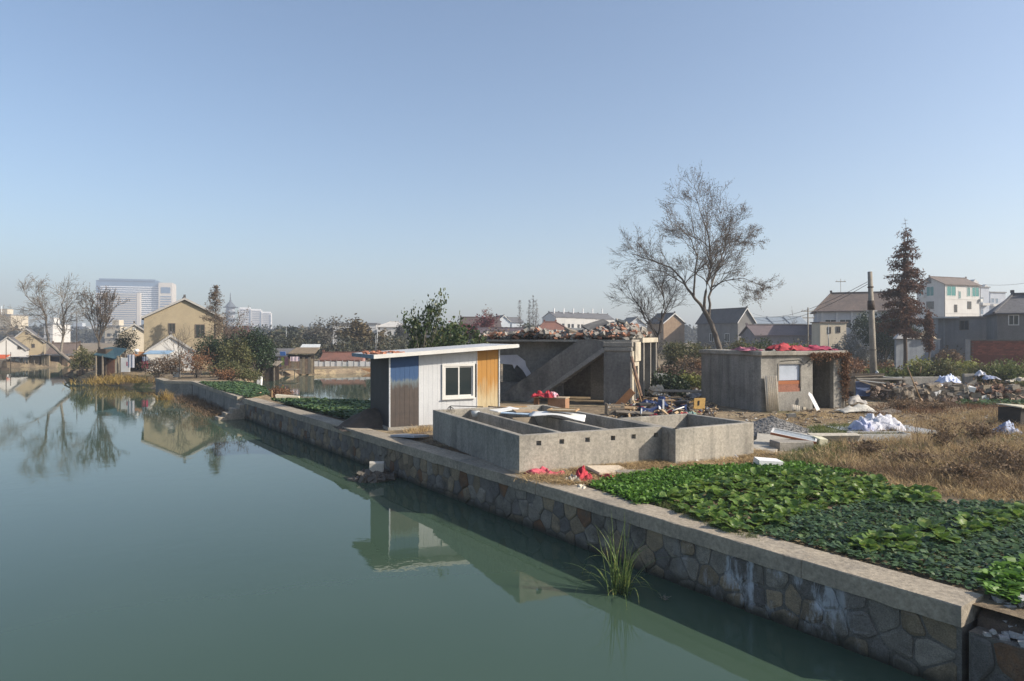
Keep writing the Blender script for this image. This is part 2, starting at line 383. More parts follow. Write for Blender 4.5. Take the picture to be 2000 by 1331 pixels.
# broken continuation of the wall
bw = thing('broken_wall', 'lower broken stone wall end with crumbled white mortar on top', 'wall', W(-.03), WANG)
box('mortar', MORTAR, bw, -9, -.03, -.6, -.05, -1.9, -.27)
MB().prism([(-9, -.3, -.29), (-9, -.34, -.16), (-9, -.75, .02), (-9, -.95, -.02), (-9, -.95, -.29)], (8.98, 0, 0)).build('earth_fill', M('dark_soil', (.11, .085, .065), (.065, .052, .042), 5, bump=.8, bscale=20), bw)
for cell in voronoi(-9, -.05, -1.16, -.275, .5, .36, rw):
    flip(stone(cell, rw.uniform(.01, .025), rw.uniform(.02, .05), rw, .05)).build('stone', SM[3] if rw.random() < .25 else SM[rw.randrange(3)], bw)
RUB_W = M('lime_rubble', (.5, .5, .5), (.3, .29, .27), 5, rnd=.3)
mb = MB()
for i in range(520):
    s = rw.uniform(.02, .085); yy_ = rw.uniform(-.9, -.08); mb.obox((rw.uniform(-8, -.1), yy_, -.26 + max(0, (-.3 - yy_)) * .55 + rw.uniform(0, .06)), (s, s*rw.uniform(.5, 1), s*rw.uniform(.3, .7)), (rw.uniform(-.5, .5), rw.uniform(-.5, .5), rw.uniform(0, 6)), .25, rw)
tag(mb.build('crumbled_mortar', RUB_W, bw), kind='stuff')

# upstream wall beyond the steps
PANEL = M('cast_wall', (.27, .255, .225), (.19, .18, .16), .8, streak=.4, stain=(.12, .115, .1))
uw = thing('canal_wall', 'bare concrete canal wall bending away beyond the stone steps', 'wall', (0, 0, 0))
for i in range(len(far) - 1):
    a, b = Vector(far[i] + (0,)), Vector(far[i+1] + (0,)); d = (b - a).normalized(); n = Vector((-d.y, d.x, 0)); n = n if n.dot(WN) > 0 else -n
    k = max(1, round((b-a).length / 2.4)); 
    for j in range(k):
        p, q = a.lerp(b, j/k), a.lerp(b, (j+1)/k)
        MB().prism([p + n*-.05 + Vector((0, 0, -1.6)) + d*.01, q + n*-.05 + Vector((0, 0, -1.6)) - d*.01, q - n*.4 + Vector((0, 0, -1.6)) - d*.01, p - n*.4 + Vector((0, 0, -1.6)) + d*.01], (0, 0, 1.42)).build('wall_panel', PANEL, uw)
    e0 = 0 if i == 0 else .002
    MB().prism([a + Vector((0, 0, -.178)) + d*e0, b + Vector((0, 0, -.178)), b - n*.55 + Vector((0, 0, -.178)), a - n*.55 + Vector((0, 0, -.178)) + d*e0], (0, 0, .2)).build('coping_slab', COPE, uw)
a = Vector(far[0] + (0,)); st = thing('stone_steps', 'short flight of worn stone steps going down to the water', 'steps', a + Vector((.35, -.75, 0)), math.atan2(WN.y, WN.x))
for i in range(5):
    box('step', COPE, st, -.7 + i*.34, -.7 + (i+1)*.34 + .05, -.42, .42, -1.6, -.12 - i*.19, bevel=.015)

# ------------------------------------------------------------ foreground vegetables
def leaf_mesh(name, L, Wd, bend, cup, stalk, seed, wav=.02):
    rl = random.Random(seed); nu, nv = 7, 4; vs, fs = [], []
    for i in range(nu + 1):
        t = i / nu
        if t < stalk: w = .10 * Wd
        else: s = (t - stalk) / (1 - stalk); w = Wd * .5 * max(.14, 1 - abs((s - .54) / .53) ** 2.4)
        ang = bend[0] + (bend[1] - bend[0]) * t
        if i == 0: x, z = 0, 0
        else: x += L / nu * math.cos(ang); z += L / nu * math.sin(ang)
        for j in range(nv + 1):
            v = (j / nv - .5) * 2; lift = cup * w * v * v + rl.uniform(-wav, wav) * (t > stalk)
            vs.append((x - lift * math.sin(ang), v * w, z + lift * math.cos(ang)))
    for i in range(nu):
        for j in range(nv): k = i*(nv+1)+j; fs.append((k, k+1, k+nv+2, k+nv+1))
    me = MB().add(vs, fs).mesh(name); me.polygons.foreach_set('use_smooth', [True]*len(fs)); return me
CAB = FOL('cabbage_leaf', (.14, .225, .04), (.065, .13, .028), 3.0, .35, .38, (.23, .28, .08))
CAB_Y = FOL('yellowing_leaf', (.30, .28, .05), (.20, .20, .05), 3, .35)
lm = [leaf_mesh('leaf', R.uniform(.28, .38), R.uniform(.22, .30), (R.uniform(1.0, 1.4), R.uniform(-.2, .8)), R.uniform(.2, .7), .22, i) for i in range(8)]
lo = [leaf_mesh('leaf', R.uniform(.30, .40), R.uniform(.24, .32), (R.uniform(.5, 1.0), R.uniform(-.9, .0)), R.uniform(.15, .5), .22, 20 + i) for i in range(6)]
for m_ in lm + lo: m_.materials.append(CAB)
ly = leaf_mesh('leaf', .36, .2, (.3, -.5), .2, .22, 99); ly.materials.append(CAB_Y)
rc = random.Random(21)
def cabbage(pos, label, group, s=1.0):
    t = thing('cabbage_plant', label, 'cabbage', pos, rc.uniform(0, 6.28), group); t.scale = (s,)*3
    n = rc.randint(8, 10)
    for i in range(n):
        inner = i < 4; me = rc.choice(lm if inner else lo)
        if not inner and rc.random() < .09: me = ly
        o = bpy.data.objects.new('leaf', me); COL.objects.link(o); o.parent = t
        o.rotation_euler = (rc.uniform(-.15, .15), rc.uniform(-.15, .15), i * 2.4 + rc.uniform(-.3, .3)); k = rc.uniform(.8, 1.1); o.scale = (k, k, k)
        o.location = (0, 0, .02)
    return t
def spread(poly, dist, n, rnd):
    pts = []
    for p in sample(poly, n, rnd=rnd):
        if all((p[0]-q[0])**2+(p[1]-q[1])**2 > dist*dist for q in pts): pts.append(p)
    return pts
A1 = [(1300, 985), (1400, 935), (1560, 925), (1700, 945), (1830, 965), (1810, 985), (1660, 985), (1540, 1010), (1490, 1045), (1400, 1030)]
for p in spread(A1, .265, 6000, rc): cabbage((p[0], p[1], -.03), 'large leafy green cabbage in the dense bed beside the stone wall coping', 'cabbages in the dense bed', rc.uniform(.5, .98))
for p in spread([(1680, 1050), (1790, 1040), (1860, 1025), (1990, 990), (1990, 1020), (1880, 1050), (1800, 1075), (1690, 1080)], .42, 700, rc):
    cabbage((p[0], p[1], -.03), 'large pale-ribbed cabbage standing in the carpet of low dark greens', 'cabbages among low greens', rc.uniform(.65, 1.0))
def rosettes(name, pts, mat, L, n_leaf, seed, kind=True, up=.7, wide=.5):
    rr = np.random.RandomState(seed); pts = np.array(pts); N = len(pts) * n_leaf
    base = np.repeat(pts, n_leaf, 0); a = rr.uniform(0, 6.283, N); l = L * rr.uniform(.6, 1.25, N); e = up * rr.uniform(.3, 1.3, N); w = l * wide * rr.uniform(.7, 1.2, N)
    cx, sx = np.cos(a), np.sin(a); sc = np.repeat(rr.uniform(.7, 1.3, len(pts)), n_leaf); l *= sc; w *= sc
    rows = []
    for t, ww, dz in ((.0, .15, 0), (.45, .8, .0), (.78, 1.0, -.08), (1.0, .6, -.24)):
        r_ = l * t * np.cos(e); z = l * (t * np.sin(e) + dz * .9) * 1.0
        for s in (-1, 1): rows.append(np.stack([base[:, 0] + cx*r_ - sx*s*w*ww*.5, base[:, 1] + sx*r_ + cx*s*w*ww*.5, base[:, 2] + np.maximum(z, .0) + .01 + (.06*w if s else 0)], 1))
    V = np.stack(rows, 1).reshape(-1, 3); i0 = np.arange(N) * 8
    Fq = np.concatenate([np.stack([i0+2*k, i0+2*k+1, i0+2*k+3, i0+2*k+2], 1) for k in range(3)])
    return link(name, np_mesh(name, V, Fq), mat, None, True)
DKG = FOL('dark_greens', (.065, .115, .045), (.038, .078, .034), 1.2, .25, .45, (.11, .16, .06))
MDG = FOL('mid_greens', (.085, .14, .05), (.05, .10, .04), 2, .25, .4, (.14, .18, .07))
BRG = FOL('bright_greens', (.11, .22, .03), (.07, .16, .025), 3, .35, .5)
A2 = [(1470, 1045), (1560, 1010), (1690, 985), (1830, 985), (2100, 985), (2250, 1130), (1990, 1125), (1905, 1152), (1700, 1098), (1560, 1060)]
tag(rosettes('low_greens', spread(A2, .072, 9000, rc), DKG, .115, 7, 1), 'carpet of low dark spoon-leaved greens by the coping end', 'greens', kind='stuff')
tag(rosettes('salad_greens', sample([(1150, 950), (1230, 928), (1340, 915), (1560, 908), (1700, 930), (1420, 938), (1300, 985), (1240, 985)], 3000), BRG, .11, 6, 2, up=1.0, wide=.42), 'fresh bright green seedling bed between straw and coping', 'greens', kind='stuff')
tag(rosettes('lettuce_patch', sample([(1915, 1130), (2000, 1105), (2120, 1130), (2120, 1190), (1990, 1185), (1935, 1165)], 420), BRG, .15, 7, 3, up=.9, wide=.6), 'small bright yellow-green lettuce patch at the coping end', 'greens', kind='stuff')
tag(rosettes('pond_field_greens', sample([(530, 783), (620, 783), (725, 787), (725, 812), (690, 823), (600, 800)], 5200), MDG, .17, 5, 4, up=.8, wide=.6), 'flat bed of dark greens between the shed and pond', 'greens', kind='stuff')
tag(rosettes('canal_field_greens', sample([(390, 748), (480, 748), (515, 757), (525, 772), (490, 778), (425, 762)], 3600), MDG, .16, 5, 5, up=.7, wide=.6), 'green vegetable rows behind the bare canal wall', 'greens', kind='stuff')
# ------------------------------------------------------------ trees, shrubs, grass
def frame(d):
    a = d.orthogonal().normalized(); return a, d.cross(a)
def grow(mb, tips, p, d, L, r, depth, rnd, cfg):
    """one branch as a bent tapered tube, then its children"""
    k = 5 if depth == 0 else (4 if r > .03 else 3); pts = [p.copy()]; rad = [r]; dd = d.copy(); q = p.copy()
    r1 = max(r * cfg['taper'], cfg['rmin'])
    for i in range(k):
        wob = Vector((rnd.gauss(0, 1), rnd.gauss(0, 1), rnd.gauss(0, 1))) * cfg['wob'] * (.45 if depth == 0 else 1)
        dd = (dd + wob + Vector((0, 0, cfg['up'] * (0 if depth == 0 else 1)))).normalized(); q = q + dd * (L / k); pts.append(q.copy()); rad.append(r + (r1 - r) * (i+1)/k)
    mb.tube(pts, rad, 7 if r > .08 else (5 if r > .03 else 3), cap=False)
    if depth >= cfg['levels']: tips.append((q, dd)); tips.append((pts[-3], dd)); return
    n = cfg['kids'][min(depth, len(cfg['kids'])-1)]; n = rnd.randint(n[0], n[1])
    for i in range(n):
        t = rnd.uniform(cfg['start'] if depth else cfg['start0'], 1.0) if i else 1.0
        fi = t * k; j = min(int(fi), k-1); b = pts[j].lerp(pts[j+1], fi - j)
        ang = rnd.uniform(*cfg['ang']) * (.5 if i == 0 else 1); az = rnd.uniform(0, 6.283)
        u, v = frame(dd); nd_ = (dd * math.cos(ang) + (u * math.cos(az) + v * math.sin(az)) * math.sin(ang)).normalized()
        rr = rad[j] * rnd.uniform(.5, .75) if i else rad[-1] * .95
        grow(mb, tips, b, nd_, L * rnd.uniform(*cfg['len']), max(rr, cfg['rmin']), depth + 1, rnd, cfg)
    if depth >= 2: tips.append((q, dd))
BARE = dict(levels=5, taper=.62, wob=.12, up=.05, kids=[(4, 5), (3, 4), (3, 4), (3, 4), (2, 3)], start=.25, start0=.55, ang=(.35, .8), len=(.6, .85), rmin=.008)
def leaves(name, centers, mat, size, n_per, sigma, seed, parent=None, aspect=.6, droop=0.0, flat=0.0):
    rr = np.random.RandomState(seed); c = np.array(centers, float); N = len(c) * n_per
    b = np.repeat(c, n_per, 0) + rr.normal(0, 1, (N, 3)) * np.array([sigma, sigma, sigma * .8])
    d = rr.normal(0, 1, (N, 3)); d[:, 2] = d[:, 2] * (1 - flat) - droop; d /= np.linalg.norm(d, axis=1, keepdims=True) + 1e-9
    e = np.cross(d, rr.normal(0, 1, (N, 3))); e /= np.linalg.norm(e, axis=1, keepdims=True) + 1e-9
    s = size * rr.uniform(.55, 1.35, (N, 1)); nrm = np.cross(d, e)
    V = np.stack([b, b + d*s*.5 + e*s*aspect*.5 + nrm*s*.08, b + d*s, b + d*s*.5 - e*s*aspect*.5 + nrm*s*.08], 1).reshape(-1, 3); i0 = np.arange(N) * 4
    return link(name, np_mesh(name, V, np.stack([i0, i0+1, i0+2, i0+3], 1)), mat, parent)
def bare_tree(label, base, L, r, seed, cfg={}, mat=None, leafmat=None, leafn=1, leafsize=.09, lean=(0, 0, 1), trunk_split=None, name='bare_tree', group=None, cat='tree', squash=(1, 1, 1), sig=.12):
    rnd = random.Random(seed); c = dict(BARE); c.update(cfg); t = thing(name, label, cat, base, 0, group)
    mb = MB(); tips = []; grow(mb, tips, Vector((0, 0, -.1)), Vector(lean).normalized(), L, r, 0, rnd, c)
    trunk = MB(); crown = MB(); nv = 6 * 7      # first tube = trunk
    trunk.add(mb.v[:nv], [f for f in mb.f if max(f) < nv]); crown.v = mb.v; crown.f = [f for f in mb.f if min(f) >= nv]
    trunk.build('trunk', mat or BARK, t, True)
    o = crown.build('crown', mat or BARK, t, True); bmx = bmesh.new(); bmx.from_mesh(o.data); bmesh.ops.delete(bmx, geom=[v for v in bmx.verts if not v.link_faces], context='VERTS'); bmx.to_mesh(o.data); bmx.free()
    if leafmat: leaves('leaves', [tuple(p) for p, d in tips], leafmat, leafsize, leafn, sig, seed, t)
    t.scale = squash; return t
def conifer(label, base, H, rad, seed, twigmat, leafmat, r=.16, tiers=26, clear=.2, dens=(1, 1), group=None, name='conifer_tree', leafsize=.22, droop=.5, per=9):
    rnd = random.Random(seed); t = thing(name, label, 'tree', base, 0, group)
    MB().tube([(rnd.uniform(-.04, .04)*i, rnd.uniform(-.04, .04)*i, H*i/8 - .1*(i == 0)) for i in range(9)], [r*(1-i/8.4) for i in range(9)], 8).build('trunk', twigmat, t, True)
    br = MB(); tips = []
    for k in range(tiers):
        f = clear + (1-clear) * (k + rnd.random()*.6) / tiers; z = H * min(f, .985); l0 = rad * (1 - f) ** .75 * (1 - .35*max(0, clear+.16-f)/.16) + .12
        for j in range(rnd.randint(4, 6)):
            a = rnd.uniform(0, 6.283); l = l0 * rnd.uniform(.65, 1.15); pts = []
            for q in range(5): s = q/4; pts.append(Vector((math.cos(a)*l*s, math.sin(a)*l*s, z + l*(.32*s - .45*droop*s*s) + rnd.uniform(-.03, .03))))
            br.tube(pts, [max(.006, .028*(1-q/4.6)*(1-f*.6)) for q in range(5)], 3, False)
            w = dens[0] + (dens[1]-dens[0]) * f
            for q in range(1, 5):
                for _ in range(per):
                    if rnd.random() < w: c = pts[q-1].lerp(pts[q], rnd.random()); tips.append((c.x + rnd.gauss(0, .1*l0*.3), c.y + rnd.gauss(0, .1*l0*.3), c.z - rnd.uniform(0, .22)))
    tag(br.build('branches', twigmat, t), kind='stuff')
    if leafmat: leaves('foliage', tips, leafmat, leafsize, 2, .07, seed, t, .35, .5)
    return t
def bush(label, base, rx, ry, h, leafmat, seed, n=1400, size=.12, name='bush', cat='bush', group=None, z0=0.12, lumps=9, stem=True, sig=.16, aspect=.6, stemmat=None):
    rnd = random.Random(seed); t = thing(name, label, cat, base, 0, group); blobs = []
    for i in range(lumps):
        a = rnd.uniform(0, 6.283); rr = math.sqrt(rnd.random()) * .72; zc = z0*h + (1 - z0) * h * rnd.uniform(.25, .86) * (1 - .35*rr)
        blobs.append((math.cos(a)*rr*rx, math.sin(a)*rr*ry, zc, rnd.uniform(.24, .42)))
    cs = []
    while len(cs) < n // 4:
        b = rnd.choice(blobs); v = Vector((rnd.gauss(0, 1), rnd.gauss(0, 1), rnd.gauss(0, 1))).normalized() * rnd.uniform(.55, 1.05)
        p = (b[0] + v.x*b[3]*rx, b[1] + v.y*b[3]*ry, b[2] + v.z*b[3]*h*.75)
        if p[2] > .02: cs.append(p)
    leaves('foliage', cs, leafmat, size, 4, sig * min(1, size/.1), seed, t, aspect)
    if stem:
        mb = MB()
        for b in blobs: mb.tube([(b[0]*.15, b[1]*.15, -.05), (b[0]*.5 + rnd.uniform(-.1, .1), b[1]*.5, b[2]*.5), b[:3]], [.012 + .012*h, .01 + .006*h, .006], 4, False)
        mb.build('stems', stemmat or BARK, t)
    return t
def twig_shrub(label, base, r, h, n, mat, seed, group=None, name='twig_shrub', w=.008, leafmat=None, lsize=.08, ln=1, lean=.5):
    rnd = random.Random(seed); t = thing(name, label, 'shrub', base, 0, group); mb = MB(); tips = []
    for i in range(n):
        a = rnd.uniform(0, 6.283); l = h * rnd.uniform(.5, 1.1); sp = r * rnd.random() ** .7; o = Vector((rnd.gauss(0, r*.12), rnd.gauss(0, r*.12), -.03))
        pts = [o + Vector((math.cos(a)*sp*s**(1+lean) + rnd.gauss(0, .03*l), math.sin(a)*sp*s**(1+lean) + rnd.gauss(0, .03*l), l*s*(1 - .15*s))) for s in (0, .33, .66, 1)]
        mb.tube(pts, [w, w*.8, w*.6, w*.35], 3, False); tips += [tuple(pts[2]), tuple(pts[3])]
        for _ in range(3):
            s = rnd.choice(pts[1:3]); e = s + Vector((rnd.gauss(0, .14*l), rnd.gauss(0, .14*l), rnd.uniform(.05, .3)*l)); mb.tube([s, e], [w*.6, w*.3], 3, False); tips.append(tuple(e))
    mb.build('twigs', mat, t)
    if leafmat: leaves('leaves', tips, leafmat, lsize, ln, .1*h*.5, seed, t)
    return t
def grass(name, label, pts, mat, h, seed, per=7, spread_=.10, width=.012, lean=.6, cat='grass', z=-.02):
    rr = np.random.RandomState(seed); pts = np.array([(p[0], p[1], p[2] if len(p) > 2 else 0) for p in pts]); N = len(pts)*per
    b = np.repeat(pts, per, 0).astype(float); b[:, :2] += rr.normal(0, spread_, (N, 2)); b[:, 2] += z
    hs = h * rr.uniform(.35, 1.25, N) * np.repeat(rr.uniform(.6, 1.25, len(pts)), per); a = rr.uniform(0, 6.283, N); ln = lean * rr.uniform(.15, 1.3, N) * hs; w = width * rr.uniform(.6, 1.4, N)
    dx, dy = np.cos(a), np.sin(a); rows = []
    a2 = rr.uniform(0, 6.283, N); ex, ey = np.cos(a2), np.sin(a2)
    for t, ww in ((0, 1), (.55, .8), (1, .12)):
        px = b[:, 0] + dx*ln*t*t; py = b[:, 1] + dy*ln*t*t; pz = b[:, 2] + hs*(t - .25*lean*t*t)
        for s in (-1, 1): rows.append(np.stack([px + ex*s*w*ww*.5, py + ey*s*w*ww*.5, pz], 1))
    V = np.stack(rows, 1).reshape(-1, 3); i0 = np.arange(N)*6
    Fq = np.concatenate([np.stack([i0+2*k, i0+2*k+1, i0+2*k+3, i0+2*k+2], 1) for k in range(2)])
    return tag(link(name, np_mesh(name, V, Fq), mat), label, cat, kind='stuff')
STRAW = FOL('straw', (.52, .39, .21), (.36, .255, .13), 2.2, .25, .7, (.24, .17, .10))
STRAW_D = FOL('dead_weeds', (.20, .135, .08), (.12, .085, .055), 2, .2, .7, (.28, .18, .09))
STRAW_R = FOL('russet_weeds', (.22, .115, .06), (.14, .075, .04), 1.5, .2, .7)
WEED = FOL('green_weeds', (.14, .165, .05), (.08, .11, .038), 2.0, .35, .6, (.22, .20, .08))
EVER = FOL('evergreen_leaf', (.035, .058, .024), (.022, .038, .018), .9, .2, .5)
EVER2 = FOL('broadleaf', (.06, .09, .035), (.035, .058, .024), 1.2, .25, .4, (.13, .13, .05))
OLIVE = FOL('olive_leaf', (.13, .135, .055), (.08, .088, .04), 1.0, .3, .6, (.19, .15, .065))
YELG = FOL('yellow_green_leaf', (.24, .24, .065), (.14, .16, .045), 1.0, .35, .6)
RUST = FOL('rusty_needles', (.13, .065, .04), (.08, .042, .03), .8, .2, .7, (.17, .08, .045))
BROWNL = FOL('brown_leaf', (.16, .11, .07), (.10, .07, .05), 1.2, .2, .7)
REDL = FOL('dark_red_leaf', (.16, .04, .04), (.10, .03, .035), 1.2, .25, .6)
GREYL = FOL('hazy_leaf', (.075, .085, .06), (.05, .058, .045), .2, .15, .7, (.11, .09, .06))

# tall bare tree behind the hut, its stem leaning, then the others
TB = P(1408, 742); TB.z = 0
def limb_tree(label, base, stems, seed, cfg, mat, leafmat, leafn, lsize, name='bare_tree', sig=.12):
    """a tree whose main limbs follow given paths (x,z in metres from the base, y depth), then ramifies"""
    rnd = random.Random(seed); c = dict(BARE); c.update(cfg); t = thing(name, label, 'tree', base); tr = MB(); cr = MB(); tips = []
    for si, (path, r0, r1, kids, lk) in enumerate(stems):
        pts = [Vector(p) for p in path]; dense = []
        for a, b in zip(pts, pts[1:]):
            for j in range(3): dense.append(a.lerp(b, j/3) + Vector((rnd.gauss(0, .03), rnd.gauss(0, .03), 0)) * (1 if dense else 0))
        dense.append(pts[-1]); n = len(dense); rad = [r0 + (r1-r0)*(i/(n-1))**.8 for i in range(n)]
        (tr if si == 0 else cr).tube(dense, rad, 8 if r0 > .1 else 6, False)
        if not kids: continue
        for q in range(kids):
            f = rnd.uniform(.22, 1) if q else 1; i = min(int(f*(n-1)), n-2); d = (dense[i+1]-dense[i]).normalized(); ang = rnd.uniform(.3, .95) if q else .1; az = rnd.uniform(0, 6.283); u, v = frame(d)
            dd = (d*math.cos(ang) + (u*math.cos(az)+v*math.sin(az))*math.sin(ang)).normalized()
            grow(cr, tips, dense[i], dd, lk*rnd.uniform(.6, 1.1)*(1.15 - .4*f), max(rad[i]*rnd.uniform(.4, .62), .012), 1, rnd, c)
    tr.build('trunk', mat, t, True); cr.build('crown', mat, t, True)
    if leafmat: leaves('leaves', [tuple(p) for p, d in tips], leafmat, lsize, leafn, sig, seed, t)
    return t
d0 = TB.y; k_ = d0 / F_PX
def tp(px, py, y=0): return ((px - 1408) * k_, y, (742 - py) * k_)
limb_tree('tall bare winter tree with a leaning pale trunk and few brown leaves behind the hut', TB, [
    ([tp(1408, 745), tp(1406, 690), tp(1398, 655), tp(1386, 625), tp(1373, 603)], .24, .15, 0, 0),
    ([tp(1373, 603), tp(1350, 575), tp(1337, 545, .6), tp(1318, 520, 1.2), tp(1285, 505, 1.8), tp(1245, 490, 2)], .12, .025, 15, 1.7),
    ([tp(1376, 606), tp(1378, 570), tp(1384, 520, -.5), tp(1380, 470, -.8), tp(1368, 430, -.6), tp(1355, 385, -.3)], .12, .02, 19, 1.75),
    ([tp(1385, 624), tp(1388, 580, .4), tp(1400, 545, .9), tp(1418, 505, 1.2), tp(1430, 470, 1.5), tp(1440, 430, 1.6)], .11, .02, 17, 1.7),
    ([tp(1355, 582), tp(1352, 540, -.7), tp(1352, 505, -1.2), tp(1338, 475, -1.8), tp(1310, 450, -2)], .085, .02, 12, 1.7),
    ([tp(1395, 560, .6), tp(1418, 548, .2), tp(1445, 545, -.6), tp(1475, 560, -1.2)], .06, .015, 9, 1.2),
    ([tp(1432, 470, 1.5), tp(1450, 465, 1.2), tp(1468, 460, .8)], .04, .012, 7, 1.1)],
    5, dict(levels=4, kids=[(3, 4), (3, 4), (4, 4), (3, 3)], ang=(.3, .75), len=(.55, .8), wob=.13, up=.03, rmin=.008), BARK, BROWNL, 2, .075, sig=.1)
B2 = Vector((PX(1282, 47), 47, 0)); k2 = 47 / F_PX; gy = HOR + EYE/k2
def tq(px, py, y=0): return ((px - 1282)*k2, y, (gy - py)*k2)
limb_tree('low dark many-stemmed bare tree beside the ruined building', B2, [
    ([tq(1284, gy+4), tq(1280, 700), tq(1285, 655)], .16, .10, 0, 0),
    ([tq(1285, 655), tq(1262, 625), tq(1253, 600, .5), tq(1240, 580, .8), tq(1232, 560, 1)], .075, .02, 14, 1.1),
    ([tq(1286, 655), tq(1290, 620, -.3), tq(1294, 590, -.6), tq(1288, 565, -.8), tq(1290, 545, -.8)], .08, .02, 15, 1.2),
    ([tq(1290, 650), tq(1300, 615, .5), tq(1312, 590, .8), tq(1325, 565, .8)], .07, .02, 13, 1.1),
    ([tq(1283, 660), tq(1270, 640, -.5), tq(1258, 615, -.8), tq(1262, 590, -1)], .06, .018, 10, 1.0)],
    9, dict(levels=4, kids=[(3, 4), (3, 4), (3, 4)], ang=(.3, .75), len=(.55, .8), wob=.13, up=.05, rmin=.006), M('dark_bark', (.06, .05, .045), (.04, .034, .03), 5), None, 0, 0)
# left bank: tilted tree, broom-shaped tree, tall brown tree
d0 = 69.0; k3 = d0/F_PX; gy = HOR + (EYE + .6)/k3
def tl(px, py, y=0): return ((px - 152)*k3, y, (gy - py)*k3)
limb_tree('bare tree tilted out over the river from the bank', Vector((PX(152, d0), d0, -.6)), [
    ([tl(158, 735), tl(140, 708), tl(118, 690), tl(95, 670)], .24, .16, 0, 0),
    ([tl(95, 670), tl(91, 645), tl(85, 620, .5), tl(72, 605, .9), tl(50, 590, 1), tl(35, 575, 1)], .13, .03, 16, 1.6),
    ([tl(96, 672), tl(80, 660, -.4), tl(60, 648, -.8), tl(40, 640, -1), tl(22, 625, -1)], .10, .025, 14, 1.7),
    ([tl(119, 691), tl(119, 650, .4), tl(114, 620, .8), tl(108, 595, 1), tl(115, 572, 1)], .13, .025, 18, 1.45),
    ([tl(114, 625, .6), tl(125, 608, .2), tl(140, 598, -.4), tl(150, 590, -.6)], .06, .018, 8, 1.5),
    ([tl(85, 620, .5), tl(80, 595, 0), tl(75, 575, -.4), tl(85, 562, -.6)], .07, .018, 9, 1.1)],
    15, dict(levels=4, kids=[(3, 4), (3, 4), (3, 3)], ang=(.3, .8), len=(.55, .8), wob=.13, up=.0, rmin=.011), BARK_L, None, 0, 0)
d0 = 70.0; k3 = d0/F_PX; gy = HOR + EYE/k3
def tm(px, py, y=0): return ((px - 195)*k3, y, (gy - py)*k3)
limb_tree('broom-shaped leafless tree with reddish twigs behind the riverside shack', Vector((PX(195, d0), d0, 0)), [
    ([tm(195, gy+3), tm(194, 690), tm(193, 668)], .14, .10, 0, 0)] + [
    ([tm(193, 670), tm(193 + s*.45, 640, y*.5), tm(193 + s*.85, 610, y), tm(193 + s, 592, y)], .06, .02, 9, 1.3) for s, y in ((-24, .5), (-14, -1), (-5, 1), (4, -.6), (12, .9), (20, -.4), (26, .2))],
    16, dict(levels=3, kids=[(3, 4), (3, 4)], ang=(.2, .5), len=(.55, .8), wob=.09, up=.10, rmin=.012), BARK, BROWNL, 1, .13, sig=.1)
conifer('tall thin brown-leaved tree rising beside the tan gable house', Vector((PX(421, 66), 66, 0)), (723 - 557)*66/F_PX, 2.5, 31, BARK, FOL('bronze_leaf', (.16, .115, .075), (.10, .075, .055), 1, .2), .13, 20, .25, (.6, .9), leafsize=.17, droop=.2, per=6)
conifer('tall rust-brown conifer with thin bare top beside the white house', Vector((PX(1768, 60), 60, 0)), (728 - 426)*60/F_PX, 3.3, 33, M('conifer_bark', (.10, .075, .06), (.07, .052, .042), 4), RUST, .19, 32, .24, (1.6, -.1), leafsize=.26, droop=.85, per=20)
conifer('small dark rusty conifer beside the grey flat-roofed building', Vector((PX(1813, 58), 58, 0)), (730 - 612)*58/F_PX, .75, 34, BARK, RUST, .1, 18, .42, (.9, .9), leafsize=.16, droop=.2, per=8)
# leafy young trees behind the shed
def leafy(label, px, top, d, seed, sp, n=5):
    cfg = dict(levels=3, kids=[(5, 6), (3, 4), (3, 3)], start0=.35, ang=(.3, .8), len=(.5, .75), wob=.1, up=.12, rmin=.006)
    H = PZ(top, d); return bare_tree(label, (PX(px, d), d, 0), H*.45, .05, seed, cfg, BARK_L, EVER2, n, .19, name='broadleaf_tree', sig=.17, squash=(sp, sp, 1.0))
leafy('slim broadleaf sapling with large dark leaves rising above the shed roof', 826, 583, 30, 41, .6, 13)
leafy('bushy broadleaf tree with large dark leaves behind the shed roof', 888, 612, 31, 44, .95, 13)
bush('rounded leafy bush filling the gap behind the shed roof', (PX(905, 29.5), 29.5, 0), 1.5, 1.0, 3.75, EVER2, 45, 1500, .2, z0=.4)
bush('yellowing willow-like bush behind the slim sapling', (PX(855, 36), 36, 0), 1.3, 1.0, 3.9, YELG, 46, 1300, .14, z0=.2)

